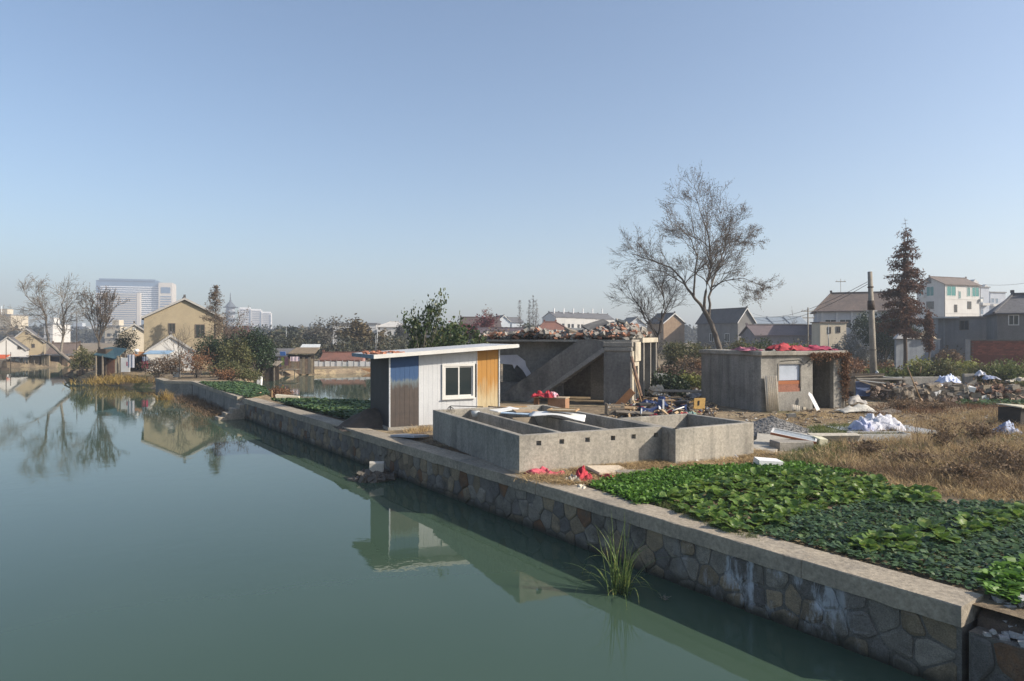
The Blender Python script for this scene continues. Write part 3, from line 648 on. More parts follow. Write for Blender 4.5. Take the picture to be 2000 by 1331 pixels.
# dark evergreens and brown shrubs on the far bank of the canal
for i, (px, top, d, rx, mt, lb) in enumerate((
    (420, 652, 58, 1.9, EVER, 'dark evergreen bush rounding off in front of the tan gable house'), (462, 660, 57, 1.7, OLIVE, 'olive-grey evergreen bush between two darker ones'),
    (486, 640, 58, 2.0, EVER, 'tallest dark evergreen bush behind the plank shack'), (512, 664, 60, 1.15, EVER, 'small dark evergreen overhanging the pond shack roof'))):
    bush(lb, (PX(px, d), d, 0), rx, rx*.8, PZ(top, d), mt, 60+i, 6000, .16, z0=.15, lumps=16, sig=.2)
for i, (px, top, d, rx, mt, lb) in enumerate((
    (305, 700, 53, 1.7, BROWNL, 'low brown bramble bush on the canal wall by the white shed'), (345, 690, 54, 1.3, STRAW_D, 'brown brambles under the bare shrub by the blue awning'),
    (385, 678, 53, 1.6, STRAW_R, 'reddish-brown dead bush in front of the tan house'), (435, 690, 53.5, 1.7, OLIVE, 'grey-green scrub at the foot of the evergreens'),
    (455, 718, 51, 1.6, STRAW_R, 'low russet scrub edging the canal vegetable rows'), (490, 722, 50, 1.1, OLIVE, 'low olive scrub beside the pond corner'), (545, 760, 45.5, .9, STRAW_R, 'dead russet brush at the pond margin'))):
    bush(lb, (PX(px, d), d, gz(PX(px, d), d, 0)), rx, rx*.8, max(.4, PZ(top, d) - gz(PX(px, d), d, 0)), mt, 80+i, 1500, .13, z0=.05, lumps=10)
bare_tree('thin grey bare shrub-tree in front of the white gabled shed', (PX(350, 53), 53, 0), 1.6, .05, 91, dict(levels=4, kids=[(4, 5), (3, 4), (3, 3)], rmin=.009), BARK)
bare_tree('leafless brown tree over the evergreens by the tan house', (PX(470, 63), 63, 0), 2.2, .07, 92, dict(levels=4, kids=[(4, 5), (3, 4), (3, 3)], rmin=.012), BARK, BROWNL, 2, .14)
bush('dark bush overhanging the water under the tilted tree', (PX(165, 67), 67, -.6), 1.5, 1.3, 3.0, OLIVE, 95, 2600, .17, z0=.05, lumps=12)
bush('glossy dark green palm-like bush above the shack roofs', (PX(243, 71), 71, 0), 1.6, 1.2, 3.7, EVER, 96, 2600, .17, z0=.4, aspect=.4)

# midground scrub right of the ruin and round the hut
SC = [(1305, 742, 36, 1.3, 1.3, EVER, 'dark green laurel bush beside the ruined bays'), (1330, 735, 44, 2.2, 1.4, BROWNL, 'brown creeper tangle above the ruined path'), (1375, 742, 41, 1.5, 1.2, YELG, 'yellow-green bush at the shaded side of the hut'),
      (1360, 722, 52, 2.6, 1.9, STRAW_D, 'tangled dead vines on the slope behind the hut'), (1345, 700, 58, 2.4, 3.0, OLIVE, 'light olive bush below the slate-roofed house'), (1410, 715, 50, 2.2, 1.5, STRAW_R, 'russet creeper at the foot of the leaning tree'),
      (1452, 700, 52, 2.0, 3.4, OLIVE, 'ivy-wrapped bush rising right behind the hut roof'), (1485, 700, 56, 2.0, 2.9, EVER2, 'green leafy bush behind the heap of red cloth'), (1550, 700, 60, 3.0, 2.4, STRAW_D, 'grey-brown thicket behind the red cloth'), (1535, 690, 66, 2.2, 3.0, YELG, 'yellowish shrub by the wire pole'),
      (1620, 705, 52, 2.6, 1.8, STRAW_R, 'dead brush below the cream house'), (1660, 700, 62, 2.2, 3.4, FOL('silver_leaf', (.30, .30, .28), (.16, .16, .14), 2, .2), 'pale silvery shrub beside the cream house'),
      (1722, 690, 71, 3.4, 6.0, EVER, 'big dark evergreen behind the concrete pole'), (1775, 690, 73, 2.6, 4.6, OLIVE, 'olive thicket behind the tall rusty conifer'), (1690, 728, 46, 2.0, 1.5, STRAW_R, 'rust-brown weeds behind the collapsed lean-to'),
      (1740, 728, 44, 2.2, 1.2, WEED, 'low green weeds around the concrete pole'), (1800, 725, 43, 1.8, 2.0, YELG, 'sunlit yellow-green bush in front of the small conifer'), (1832, 722, 42, 1.6, 1.8, OLIVE, 'olive bush right of the sunlit one'), (1890, 722, 46, 1.6, 1.7, YELG, 'pale green bush at the foot of the brick wall end'),
      (1935, 725, 44, 1.8, 1.7, OLIVE, 'green bush under the red brick wall'), (1985, 728, 42, 1.8, 1.9, WEED, 'weedy bush at the far end of the brick wall'), (1865, 735, 37, 1.0, .7, STRAW_D, 'dark dead brush pile on the stone wall'), (1650, 740, 40, 1.4, 1.4, BROWNL, 'brown weeds beside the ivy-clad corner of the hut'), (1850, 690, 62, 1.6, 2.3, STRAW_D, 'grey leafless bush before the flat-roofed building'),
      (1600, 722, 47, 2.0, 1.4, WEED, 'low weeds behind the hut'), (1770, 742, 37, 1.3, .5, STRAW_D, 'flattened dead weeds by the lean-to'), (1950, 755, 34.5, 1.4, .8, STRAW_D, 'dark scrub sprouting on the rubble wall'), (2010, 758, 34.5, 1.4, .9, OLIVE, 'olive scrub at the ragged rubble wall end')]
for i, (px, py, d, rx, h, mt, lb) in enumerate(SC):
    bush(lb, (PX(px, d), d, -.03), rx, rx*.8, h, mt, 120+i, int((900 + 420*rx*h**.5) * (2.8 if h > 2.3 else 1.5)), .11 + d*.0012, z0=.02, lumps=11)

# dry grass and weeds
def reg(poly, n, seed):
    rnd = random.Random(seed); return [p for p in sample(poly, int(n*1.45), rnd=rnd) if noise.noise(Vector((p[0]*.55, p[1]*.55, seed))) + rnd.uniform(-.45, .55) > 0]
grass('dry_grass', 'tall tangle of dry straw-coloured grass right of the white cloth', reg([(1560, 905), (1640, 862), (1760, 845), (1850, 815), (2000, 800), (2200, 820), (2200, 940), (2000, 960), (1850, 955), (1720, 930), (1600, 915)], 2300, 1), STRAW, .34, 1, 13, .13, .011, 1.0)
grass('dead_weeds', 'brown dead weeds between the dry grass and the vegetables', reg([(1600, 920), (1760, 900), (2000, 890), (2200, 900), (2200, 990), (2000, 975), (1850, 950)], 900, 2), STRAW_D, .30, 2, 13, .15, .012, 1.1)
grass('field_edge_weeds', 'tan weeds along the upper edge of the vegetable beds', reg([(1640, 935), (1760, 930), (2000, 955), (2250, 965), (2250, 990), (2000, 985), (1830, 968), (1700, 945)], 520, 22), STRAW, .2, 22, 10, .14, .011, 1.2)
grass('straw_litter', 'flattened straw litter in front of the concrete tank', reg([(1030, 938), (1020, 920), (1300, 885), (1480, 882), (1560, 900), (1240, 925), (1120, 948)], 2600, 3), STRAW, .20, 3, 13, .14, .015, 1.9)
grass('trodden_grass', 'short trodden dry grass across the yard before the hut', reg([(1480, 812), (1640, 802), (1990, 795), (2150, 800), (1990, 822), (1640, 842), (1500, 835)], 2300, 4), STRAW, .11, 4, 8, .2, .014, 1.6)
grass('yard_weeds', 'green weeds along the broken slab edge', reg([(1520, 905), (1560, 868), (1620, 852), (1650, 868), (1640, 900), (1580, 912)], 420, 5), WEED, .2, 5, 11, .12, .014, .9)
grass('verge_weeds', 'green and tan weeds beside the gravel heap', reg([(1580, 838), (1660, 832), (1670, 852), (1590, 850)], 330, 6), WEED, .22, 6, 10, .12, .016, .8)
grass('wall_verge_grass', 'thin grass tufts along the coping edge', reg([(1280, 985), (1330, 990), (1420, 1025), (1470, 1045), (1490, 1062), (1400, 1035)], 260, 7), WEED, .12, 7, 8, .05, .008, .9)
grass('scrub_grass', 'rough brown grass over the waste ground behind the hut', reg([(1290, 760), (1400, 712), (1660, 706), (2000, 712), (2150, 735), (1990, 760), (1760, 745), (1660, 758), (1400, 770)], 4200, 8), STRAW_D, .38, 8, 9, .35, .03, .8)
grass('scrub_weeds', 'greenish weeds over the waste ground behind the hut', reg([(1400, 735), (1480, 708), (1660, 704), (2000, 708), (2150, 725), (1800, 735)], 1200, 9), WEED, .34, 9, 9, .35, .035, .8)
grass('bank_litter', 'dead leaves and twigs between the tank and coping', reg([(840, 845), (770, 848), (1010, 935), (1015, 922)], 500, 10), STRAW_D, .07, 10, 8, .07, .012, 2)
grass('shed_straw', 'tuft of yellow straw at the foot of the white panel', reg([(790, 842), (840, 834), (842, 842), (800, 848)], 90, 12), STRAW, .22, 12, 9, .06, .009, .9)
def shore(pts, n, seed, sp):
    rnd = random.Random(seed); out = []
    for _ in range(n):
        a = rnd.choice(pts); out.append((a[0] + rnd.gauss(0, sp), a[1] + rnd.gauss(0, sp), a[2]))
    return out
grass('yellow_reeds', 'golden dry reeds sloping into the river by the shack', shore([(PX(215, 60), 60, -.9), (PX(235, 59), 59, -.7), (PX(255, 58), 58, -.5), (PX(275, 57), 56.5, -.6)], 190, 13, 1.2), FOL('golden_reed', (.36, .25, .07), (.24, .16, .06), 1, .25), .85, 13, 9, .4, .035, 1.3)
grass('golden_tuft', 'small golden grass tuft standing in the canal water', shore([(PX(318, 45), 45.5, -1.05)], 26, 14, .22), FOL('golden_reed', (.36, .25, .07), (.24, .16, .06)), .75, 14, 9, .15, .025, .8)
grass('wall_foot_grass', 'dead grass and mud along the foot of the canal wall', shore([(-15.6, 36.6, -1.05), (-17.2, 38.9, -1.05), (-18.8, 41.3, -1.05), (-20.4, 43.6, -1.05), (-21.8, 46, -1.05)], 420, 15, .45), STRAW_D, .45, 15, 8, .22, .02, 1.2)
for i, (px, py, r, h, lb) in enumerate(((1845, 878, .5, 1.0, 'upright reddish-brown dead stalks rising above the dry grass'), (1880, 940, .8, .5, 'dark tangle of dead vines before the vegetables'), (1770, 905, .7, .35, 'low tangle of bent dry twigs'), (1950, 905, 1.0, .5, 'pale bent twigs over the dead weeds'), (1820, 800, 1.1, .45, 'dark brush heap on the edge of the yard'), (1990, 925, 1.0, .5, 'sprawling dry twigs at the field corner'), (1320, 772, .7, .5, 'bundle of dry sticks beside the yellow chair'), (1760, 800, .9, .5, 'heap of dead brush between the leaning pole and the yard'), (1915, 862, .7, .7, 'clump of leafless dark stalks near the blue bag'), (1690, 890, .6, .45, 'small dead shrub below the white trough'))):
    twig_shrub(lb, P(px, py) + Vector((0, 0, -.03)), r, h, 70 if i else 26, M('dead_twig', (.17, .12, .085), (.11, .08, .06), 4), 200+i, w=.007, lean=.2 if i == 0 else .6, leafmat=STRAW_D, lsize=.07, ln=3)

grass('rubble_weeds', 'dead weeds growing over the ragged stone wall', reg([(1740, 790), (1750, 762), (2000, 760), (2100, 765), (2000, 782), (1880, 785)], 420, 28), STRAW_D, .5, 28, 9, .2, .02, .9)
grass('field_green_weeds', 'patches of green weeds among the dry grass', reg([(1600, 895), (1700, 862), (1850, 840), (2150, 850), (2150, 930), (1850, 920), (1650, 912)], 260, 31), WEED, .26, 31, 10, .16, .014, .9)
grass('field_dead_clumps', 'dark dead weed clumps among the dry grass', reg([(1560, 900), (1700, 845), (1850, 808), (2150, 806), (2150, 930), (1800, 935)], 420, 33), STRAW_D, .42, 33, 10, .12, .012, .8)
grass('yard_russet_weeds', 'russet weeds along the far side of the yard', reg([(1660, 800), (1760, 788), (1990, 792), (2100, 800), (1990, 806), (1700, 812)], 420, 34), STRAW_R, .3, 34, 9, .16, .014, .9)
rl_ = random.Random(63)
for nm, lb, cnt, mt in (('yard_chips', 'grey and tan stone chips scattered over the yard', 300, M('yard_chip', (.33, .29, .23), (.2, .175, .14), 9)), ('yard_dark_litter', 'dark twigs and scraps scattered over the yard', 420, M('yard_dark', (.11, .085, .065), (.07, .055, .045), 9)), ('yard_pale_litter', 'pale paper and plastic scraps scattered over the yard', 60, M('yard_pale', (.55, .54, .5), (.42, .41, .39), 9))):
    mb = MB()
    for p in sample([(1390, 800), (1480, 806), (1660, 795), (2000, 785), (2150, 800), (2100, 870), (1760, 850), (1480, 842)], cnt, rnd=rl_):
        l = rl_.uniform(.015, .065) if nm != 'yard_dark_litter' else rl_.uniform(.04, .16); mb.obox((p[0], p[1], rl_.uniform(-.01, .04)), (l, l*.5 if nm != 'yard_dark_litter' else .015, .008 + .014*rl_.random()), (rl_.uniform(-.3, .3), rl_.uniform(-.3, .3), rl_.uniform(0, 6)), .3, rl_)
    tag(mb.build(nm, mt), lb, 'litter', kind='stuff')
# reed clump standing in the river
RC = P(1213, 1158, WATER); reed = thing('reed_clump', 'clump of arching green reed leaves growing in the river against the wall', 'reeds', RC)
REED = FOL('reed_leaf', (.13, .19, .055), (.07, .12, .04), 6, .35, .45, (.28, .26, .09))
rr_ = random.Random(77)
for i in range(64):
    a = rr_.uniform(0, 6.283); L = rr_.uniform(.6, 1.45); out = rr_.uniform(.1, 1.05) if i % 3 else rr_.uniform(.0, .2); w = rr_.uniform(.015, .026); n = 9; x = z = 0.0; vs = []
    el = 1.5 - out * rr_.uniform(.35, 1.0); curl = rr_.uniform(.6, 2.6) * out
    o = Vector((rr_.gauss(0, .09), rr_.gauss(0, .07), -.04))
    for k in range(n + 1):
        t = k / n; e = el - curl * t * t * 1.3; 
        if k: x += L/n*math.cos(e); z += L/n*math.sin(e)
        ww = w * (.55 + 1.3*t if t < .35 else 1.0 * (1 - t)**.7 + .02) 
        for s in (-1, 1): vs.append((o.x + math.cos(a)*x - math.sin(a)*s*ww*.6, o.y + math.sin(a)*x + math.cos(a)*s*ww*.6, o.z + z + abs(s)*ww*.3))
    MB().add(vs, [(2*k, 2*k+1, 2*k+3, 2*k+2) for k in range(n)]).build('blade', REED, reed, True)
# ------------------------------------------------------------ concrete tank
TZ = .90
A_, B_, C_, D_ = Vector((.17, 15.75, 0)), Vector((-2.47, 21.3, 0)), Vector((1.07, 23.0, 0)), Vector((3.82, 17.35, 0))
F1, F2, E2, E1 = Vector((4.03, 16.85, 0)), Vector((6.45, 18.2, 0)), Vector((5.25, 20.4, 0)), Vector((2.95, 19.2, 0))
tank = thing('concrete_tank', 'open grey concrete tank with square overflow holes along its front rim', 'tank', A_)
def wallseg(a, b, th, z0=-.12, z1=TZ, name='tank_wall', side=1, mat=CONC_T, parent=tank, base=A_):
    d = (b - a).normalized(); n = Vector((-d.y, d.x, 0)) * th * side
    o = Vector(base); return MB().prism([a-o+Vector((0, 0, z0)), b-o+Vector((0, 0, z0)), b+n-o+Vector((0, 0, z0)), a+n-o+Vector((0, 0, z0))], (0, 0, z1-z0)).build(name, mat, parent, bevel=.012)
T = .17
du = (D_ - A_).normalized(); dn = Vector((-du.y, du.x, 0))
wallseg(A_ + dn*T*.0 + (B_-A_).normalized()*T, B_, T, side=-1)
wallseg(B_ + (C_-B_).normalized()*T, C_, T, side=-1)
wallseg(C_ + (D_-C_).normalized()*T, D_ - (D_-C_).normalized()*(-.0) - (D_-C_).normalized()*T, T, side=-1)
# front wall with holes: lower band, upper band, piers between the square holes
L = (D_ - A_).length; hz0, hz1 = .64, .755; frac = []
for px in (1053, 1098, 1148, 1198, 1238, 1282): frac.append(span(1015, 15.75, math.atan2(du.y, du.x), px))
def fbox(u0, u1, z0, z1):
    a, b = A_ + du*u0, A_ + du*u1
    return MB().prism([a-A_+Vector((0, 0, z0)), b-A_+Vector((0, 0, z0)), b+dn*T-A_+Vector((0, 0, z0)), a+dn*T-A_+Vector((0, 0, z0))], (0, 0, z1-z0))
front = MB(); 
for args in [(0, L, -.12, hz0), (0, L, hz1, TZ)]: m_ = fbox(*args); front.add(m_.v, m_.f)
edges = [0]
for u in frac: edges += [u - .065, u + .065]
edges.append(L)
for i in range(0, len(edges), 2): m_ = fbox(edges[i], edges[i+1], hz0, hz1); front.add(m_.v, m_.f)
bmf = bmesh.new(); me = front.mesh('tank_wall'); bmf.from_mesh(me); bmesh.ops.remove_doubles(bmf, verts=bmf.verts, dist=.0005); bmf.to_mesh(me); bmf.free()
link('tank_wall', me, CONC_T, tank)
ld = (B_ - A_).normalized()
for f in (.335, .665):
    a = A_ + du*(L*f) + ld*(T+.002); b = B_ + (C_-B_)*f - ld*(T+.002); wallseg(a, b, .15, z1=TZ-.03, name='partition')
MB().prism([q - A_ + Vector((0, 0, -.1)) for q in (A_+ld*.1+du*.1, D_-du*.1+ld*.1, C_-du*.1-ld*.1, B_+du*.1-ld*.1)], (0, 0, .14)).build('tank_floor', CONC, tank)
tank2 = thing('concrete_tank', 'smaller square concrete tank joined onto the end of the large one', 'tank', F1)
for a, b in ((F1, F2), (F2, E2), (E2, E1)): wallseg(a + (b-a).normalized()*(T if a is not F1 else 0), b, T, parent=tank2, base=F1)
wallseg(E1 + (F1-E1).normalized()*T, F1 - (F1-E1).normalized()*.002, T, parent=tank2, base=F1)
box('drain_pipe', M('rusty_pipe', (.10, .07, .05), (.07, .05, .04), 5), tank2, -.12, -.04, .25, .33, -.1, .8)
# things on and in the tank
def slab(name, label, cat, c, hx, hy, hz, rot, mat, group=None, jit=0):
    return tag(MB().obox((0, 0, 0), (hx, hy, hz), (0, 0, 0), jit).build(name, mat), label, cat, group), c, rot
def put(o3): o, c, rot = o3; o.location = c; o.rotation_euler = rot; return o
def cloth(name, label, cat, loc, sx, sy, h, mat, seed, rz=0.0, ridge=1.0, n=26, group=None, flat=False, tilt=(0, 0)):
    vs, fs = [], []; n = int(n * 1.5)
    for i in range(n + 1):
        for j in range(n + 1):
            u, v = i/n*2-1, j/n*2-1; rr = max(abs(u), abs(v)) * .5 + math.hypot(u, v) * .45; a = math.atan2(v, u)
            edge = 1 + .30*noise.noise(Vector((math.cos(a)*1.9 + seed, math.sin(a)*1.9, 3)))
            p = Vector((u*1.15 + seed, v*1.15, seed*.7)); p = p + Vector((noise.noise(p*1.3), noise.noise(p*1.3 + Vector((9, 2, 0))), 0)) * .9
            r1 = 1 - abs(2*noise.noise(p*.9)); r2 = 1 - abs(2*noise.noise(Vector((p.x*1.1, p.y*3.4, 7)))); r3 = 1 - abs(2*noise.noise(Vector((p.x*5, p.y*3.0, 2))))
            f = max(0, 1 - rr**2) ** .55
            z = h * f * max(.05, .08 + .62*r1*r1 + .46*r2*r2 + .12*r3*r3 - .1)
            vs.append((u*sx*edge*.5 + .05*sx*noise.noise(p*2.3), v*sy*edge*.5 + .05*sy*noise.noise(p*2.1+Vector((5, 0, 0))), z + .01))
    for i in range(n):
        for j in range(n): k = i*(n+1)+j; fs.append((k, k+n+1, k+n+2, k+1))
    o = MB().add(vs, fs).build(name, mat, None, True); o.location = loc; o.rotation_euler = (tilt[0], tilt[1], rz)
    sm = o.modifiers.new('smooth', 'SMOOTH'); sm.factor = .5; sm.iterations = 3; s = o.modifiers.new('thick', 'SOLIDIFY'); s.thickness = .008
    return tag(o, label, cat, group)
# sheets and cloth colours
SHEET = M('white_board', (.72, .72, .70), (.6, .6, .58), 1.5, .5, .05, fine=.05)
REDCL = M('red_cloth', (.42, .035, .05), (.28, .025, .04), 3, .8, .2)
PINK = M('pink_net', (.55, .10, .13), (.38, .06, .09), 6, .8, .4)
tang = math.atan2(du.y, du.x)
def at_t(px, py, z): return P(px, py, z)
cs_ = at_t(1092, 800, TZ + .06)
vs, fs = [], []
for i in range(13):
    for j in range(7):
        u, v = i/12, j/6; vs.append(((u-.5)*1.55, (v-.5)*1.0, .09*math.sin(u*3.0+.4)*(1-.3*v) - .12*max(0, .25-v)*(1+.5*math.sin(u*9)) + .012*math.sin(v*9+u*5)))
for i in range(12):
    for j in range(6): k = i*7+j; fs.append((k, k+7, k+8, k+1))
o = MB().add(vs, fs).build('white_sheet', SHEET, None, True); o.location = at_t(1090, 812, TZ + .04); o.rotation_euler = (0, .03, tang - .55); o.modifiers.new('t', 'SOLIDIFY').thickness = .012
tag(o, 'bent white board sheet lying across the tank partitions', 'sheet')
fr = thing('picture_frame', 'tan wooden frame lying on the bent white sheet', 'frame', at_t(1100, 802, TZ + .17), tang - .7)
for a in ((-.42, .42, -.28, -.22), (-.42, .42, .22, .28), (-.42, -.36, -.22, .22), (.36, .42, -.22, .22)): box('frame_bar', WOOD, fr, *a, 0, .04)
box('backing', M('tan_board', (.42, .36, .26), (.34, .29, .2), 3), fr, -.36, .36, -.22, .22, .004, .02)
put(slab('white_board', 'small white board fallen over the back tank wall', 'board', at_t(985, 800, TZ + .03), .42, .22, .012, (.06, -.05, tang + .3), SHEET))
put(slab('blue_board', 'thin pale blue board beside the small white board', 'board', at_t(1008, 808, TZ + .03), .45, .09, .012, (.1, .04, tang - .6), M('pale_blue', (.35, .45, .55), (.28, .36, .45), 3)))
put(slab('cardboard', 'torn brown cardboard on the tank partition', 'cardboard', at_t(1028, 803, TZ + .07), .4, .16, .01, (.12, .05, tang), M('cardboard', (.34, .25, .16), (.26, .18, .11), 4)))
put(slab('plank', 'narrow pale plank across the tank back wall', 'plank', at_t(1000, 795, TZ + .04), .5, .05, .02, (0, 0, tang - .1), WOOD))
put(slab('plank', 'short dark plank poking over the tank back wall', 'plank', at_t(975, 796, TZ + .08), .38, .04, .02, (0, .12, tang + .15), DARKWOOD))
put(slab('plywood_sheet', 'grey plywood offcut leaning inside the middle tank bay', 'board', Vector((.55, 20.2, .6)), .5, .28, .012, (.7, 0, tang), TIMBER))
bp = A_ + du*(L*.5) + ld*2.0; rb = random.Random(5)
bs = thing('brick_stack', 'small stack of red bricks inside the middle tank bay', 'bricks', (bp.x, bp.y, .04), tang)
bme = MB().box(-.12, .12, -.055, .055, 0, .06).mesh('brick'); bme.materials.append(BRICK)
for k in range(9):
    for i in range(3):
        if k > 6 and i != 1: continue
        b = bpy.data.objects.new('brick', bme); COL.objects.link(b); b.parent = bs; b.location = ((i-1)*.255 + rb.uniform(-.01, .01), rb.uniform(-.015, .015), k*.062); b.rotation_euler = (0, 0, rb.uniform(-.06, .06))
# wire basket on a pole over the tank corner
hk = thing('wire_scoop', 'black wire hook with a plastic scoop hanging over the tank corner', 'scoop', P(880, 802, TZ), 0)
MB().tube([(-.02, 0, .0), (0, 0, .14), (.25, .05, .13), (1.0, .2, .09)], .014, 5).build('rod', BLACK, hk)
for i in range(6): MB().tube([(-.02, 0, .13), (-.10 + .04*i, .02*(-1)**i, .06), (-.13 + .05*i, 0, -.1 + .02*(i % 3))], .008, 4).build('wire', BLACK, hk)
MB().lathe([(.02, 0), (.1, .03), (.14, .12), (.135, .2)], 14, (.78, .0, -.22)).build('scoop', M('clear_plastic', (.45, .48, .48), (.4, .42, .42), 4, .3), hk, True)

# ------------------------------------------------------------ metal panel shed
SA = math.atan2(.44, .9); SL, SDp = 4.15, 2.5; S0 = Vector((-4.2, 23.4, 0))
shed = thing('metal_shed', 'small shed of blue, white and ochre metal panels with sloping white roof', 'shed', S0, SA)
RIBS = .17
def ribbed(name, mat, x0, x1, z0, z1f, y=0.0, parent=shed, axis='x'):
    mb = MB(); n = max(2, round((x1-x0)/.17)); xs = []
    for i in range(n):
        a = x0 + (x1-x0)*i/n; w = (x1-x0)/n; xs += [(a, 0), (a+w*.90, 0), (a+w*.94, .005), (a+w*.97, .005)]
    xs.append((x1, 0)); vs = []
    for x, o in xs:
        for z in (z0, z1f(x)): vs.append((x, y+o, z) if axis == 'x' else (y+o, x, z))
    fs = [(2*i, 2*i+2, 2*i+3, 2*i+1) for i in range(len(xs)-1)]
    if axis != 'x': fs = [f[::-1] for f in fs]
    o = mb.add(vs, fs).build(name, mat, parent); s = o.modifiers.new('t', 'SOLIDIFY'); s.thickness = .03; s.offset = -1; return o
ztop = lambda x: 2.46 + .062*x
def rust_blue():
    m = bpy.data.materials.new('rusted_blue_panel'); m.use_nodes = True; nt = m.node_tree; b = nt.nodes['Principled BSDF']; co = nd(nt, 'ShaderNodeTexCoord').outputs['Object']
    sx = nd(nt, 'ShaderNodeSeparateXYZ'); nt.links.new(co, sx.inputs[0]); n = ntex(nt, co, 2.5, 6, .7, (2, 2, .6))
    ad = nd(nt, 'ShaderNodeMath', operation='MULTIPLY_ADD'); nt.links.new(n, ad.inputs[0]); ad.inputs[1].default_value = 1.1; nt.links.new(sx.outputs[2], ad.inputs[2])
    rust = ramp(nt, ntex(nt, co, 5, 7, .7), .3, .7, (.075, .056, .046), (.042, .034, .03))
    c = mix(nt, rust, (.11, .14, .155), ramp(nt, ad.outputs[0], .42, .60) if False else ramp(nt, nd_scale(nt, ad.outputs[0], .36), .70, .80))
    c = mix(nt, c, (.022, .065, .16), ramp(nt, nd_scale(nt, ad.outputs[0], .36), .80, .85))
    nt.links.new(c, b.inputs['Base Color']); b.inputs['Roughness'].default_value = .7; return m
def nd_scale(nt, s, k):
    m = nd(nt, 'ShaderNodeMath', operation='MULTIPLY'); nt.links.new(s, m.inputs[0]); m.inputs[1].default_value = k; return m.outputs[0]
def ochre():
    m = bpy.data.materials.new('ochre_panel'); m.use_nodes = True; nt = m.node_tree; b = nt.nodes['Principled BSDF']; co = nd(nt, 'ShaderNodeTexCoord').outputs['Object']
    sx = nd(nt, 'ShaderNodeSeparateXYZ'); nt.links.new(co, sx.inputs[0])
    n = ntex(nt, co, 2.2, 7, .7, (3, 3, .5)); ad = nd(nt, 'ShaderNodeMath', operation='MULTIPLY_ADD'); nt.links.new(n, ad.inputs[0]); ad.inputs[1].default_value = -1.6; nt.links.new(sx.outputs[2], ad.inputs[2])
    c = mix(nt, (.46, .37, .22), (.38, .185, .035), ramp(nt, nd_scale(nt, ad.outputs[0], .5), .02, .42))
    c = mix(nt, c, (.30, .20, .09), ramp(nt, ntex(nt, co, 4, 6, .7, (2, 2, .3), (5, 5, 5)), .56, .66))
    nt.links.new(c, b.inputs['Base Color']); b.inputs['Roughness'].default_value = .75; return m
PW = M('white_panel', (.52, .53, .54), (.46, .47, .48), 1.2, .5, .05, streak=.12, fine=.05, stain=(.45, .43, .38), stain_t=(.62, .8))
xb = [0.03, 1.05, 1.90, span(757, 23.4, SA, 924) + .08, SL]
PANELS = [(xb[0], xb[1], rust_blue(), 'rusted brown panel with blue top'), (xb[3]+.0, xb[4]-.5, ochre(), None), (xb[4]-.5+.004, xb[4]-.03, MATS.get('x') or ochre(), None)]
for a, b, mt, lb in PANELS:
    o = ribbed('panel', mt, a, b-.006, .08, ztop)
    if lb: o['label'] = lb
wx0, wx1 = span(757, 23.4, SA, 861), span(757, 23.4, SA, 922); wz0, wz1 = PZ(778, 24.3), PZ(713, 24.4)
ribbed('panel', PW, xb[1], wx0 - .03, .08, ztop); ribbed('panel', PW, wx0 - .024, xb[3] - .006, .08, lambda x: wz0 - .02); ribbed('panel', PW, wx0 - .024, xb[3] - .006, wz1 + .02, ztop)
ribbed('panel', M('black_panel', (.035, .035, .038), (.022, .022, .024), 2, .6), .03, SDp, .08, lambda y: 2.46, -.02, axis='y')
PLAST = M('pvc_frame', (.60, .59, .56), (.53, .52, .49), 2, .4, .0, fine=.04)
win = thing('w', '', '', (0, 0, 0)); bpy.data.objects.remove(win)
wf = MB(); wf.box(wx0-.03, wx0+.05, -.045, .06, wz0-.03, wz1+.03).box(wx1-.05, wx1+.03, -.045, .06, wz0-.03, wz1+.03).box(wx0+.05, wx1-.05, -.044, .06, wz0-.03, wz0+.05).box(wx0+.05, wx1-.05, -.044, .06, wz1-.05, wz1+.03)
wf = wf.build('window', PLAST, shed); mid = (wx0+wx1)/2
for a, b, y in ((wx0+.05, mid+.03, -.015), (mid-.03, wx1-.05, .02)):
    s = MB(); s.box(a, a+.05, y-.015, y+.015, wz0+.05, wz1-.05).box(b-.05, b, y-.015, y+.015, wz0+.05, wz1-.05).box(a+.05, b-.05, y-.014, y+.014, wz0+.05, wz0+.10).box(a+.05, b-.05, y-.014, y+.014, wz1-.10, wz1-.05); s.build('sash', PLAST, wf)
    box('pane', GLASS(), wf, a+.05, b-.05, y-.004, y+.004, wz0+.10, wz1-.10)
box('sill', PLAST, wf, wx0-.05, wx1+.05, -.09, -.047, wz0-.05, wz0-.031)
TRIM = M('alu_trim', (.6, .61, .62), (.5, .51, .52), 2, .4, .0, metal=.3)
for x in (-.02, SL-.03): box('corner_trim', TRIM, shed, x, x+.045, -.03, .03, .06, ztop(x))
box('panel_joint', TRIM, shed, xb[3]-.012, xb[3]+.012, -.012, -.002, .08, ztop(xb[3]))
box('base_beam', CONC, shed, -.06, SL+.02, -.07, SDp+.05, -.15, .075)
box('back_panel', PW, shed, .03, SL-.03, SDp-.03, SDp+.01, .08, 2.4); box('side_panel', PW, shed, SL-.028, SL+.01, .04, SDp-.04, .08, 2.6)
rf = MB().prism([(-.62, -.42, 2.455-.0), (SL+.62, -.42, 2.455+.062*(SL+1.24)), (SL+.62, SDp+.35, 2.455+.062*(SL+1.24)), (-.62, SDp+.35, 2.455)], (0, 0, .11)).build('roof', M('roof_sheet', (.50, .51, .52), (.4, .41, .42), 2, .5), shed)
MB().prism([(-.66, -.455, 2.445), (SL+.55, -.455, 2.445+.062*(SL+1.21)), (SL+.55, -.424, 2.445+.062*(SL+1.21)), (-.66, -.424, 2.445)], (0, 0, .135)).build('fascia', PLAST, rf)
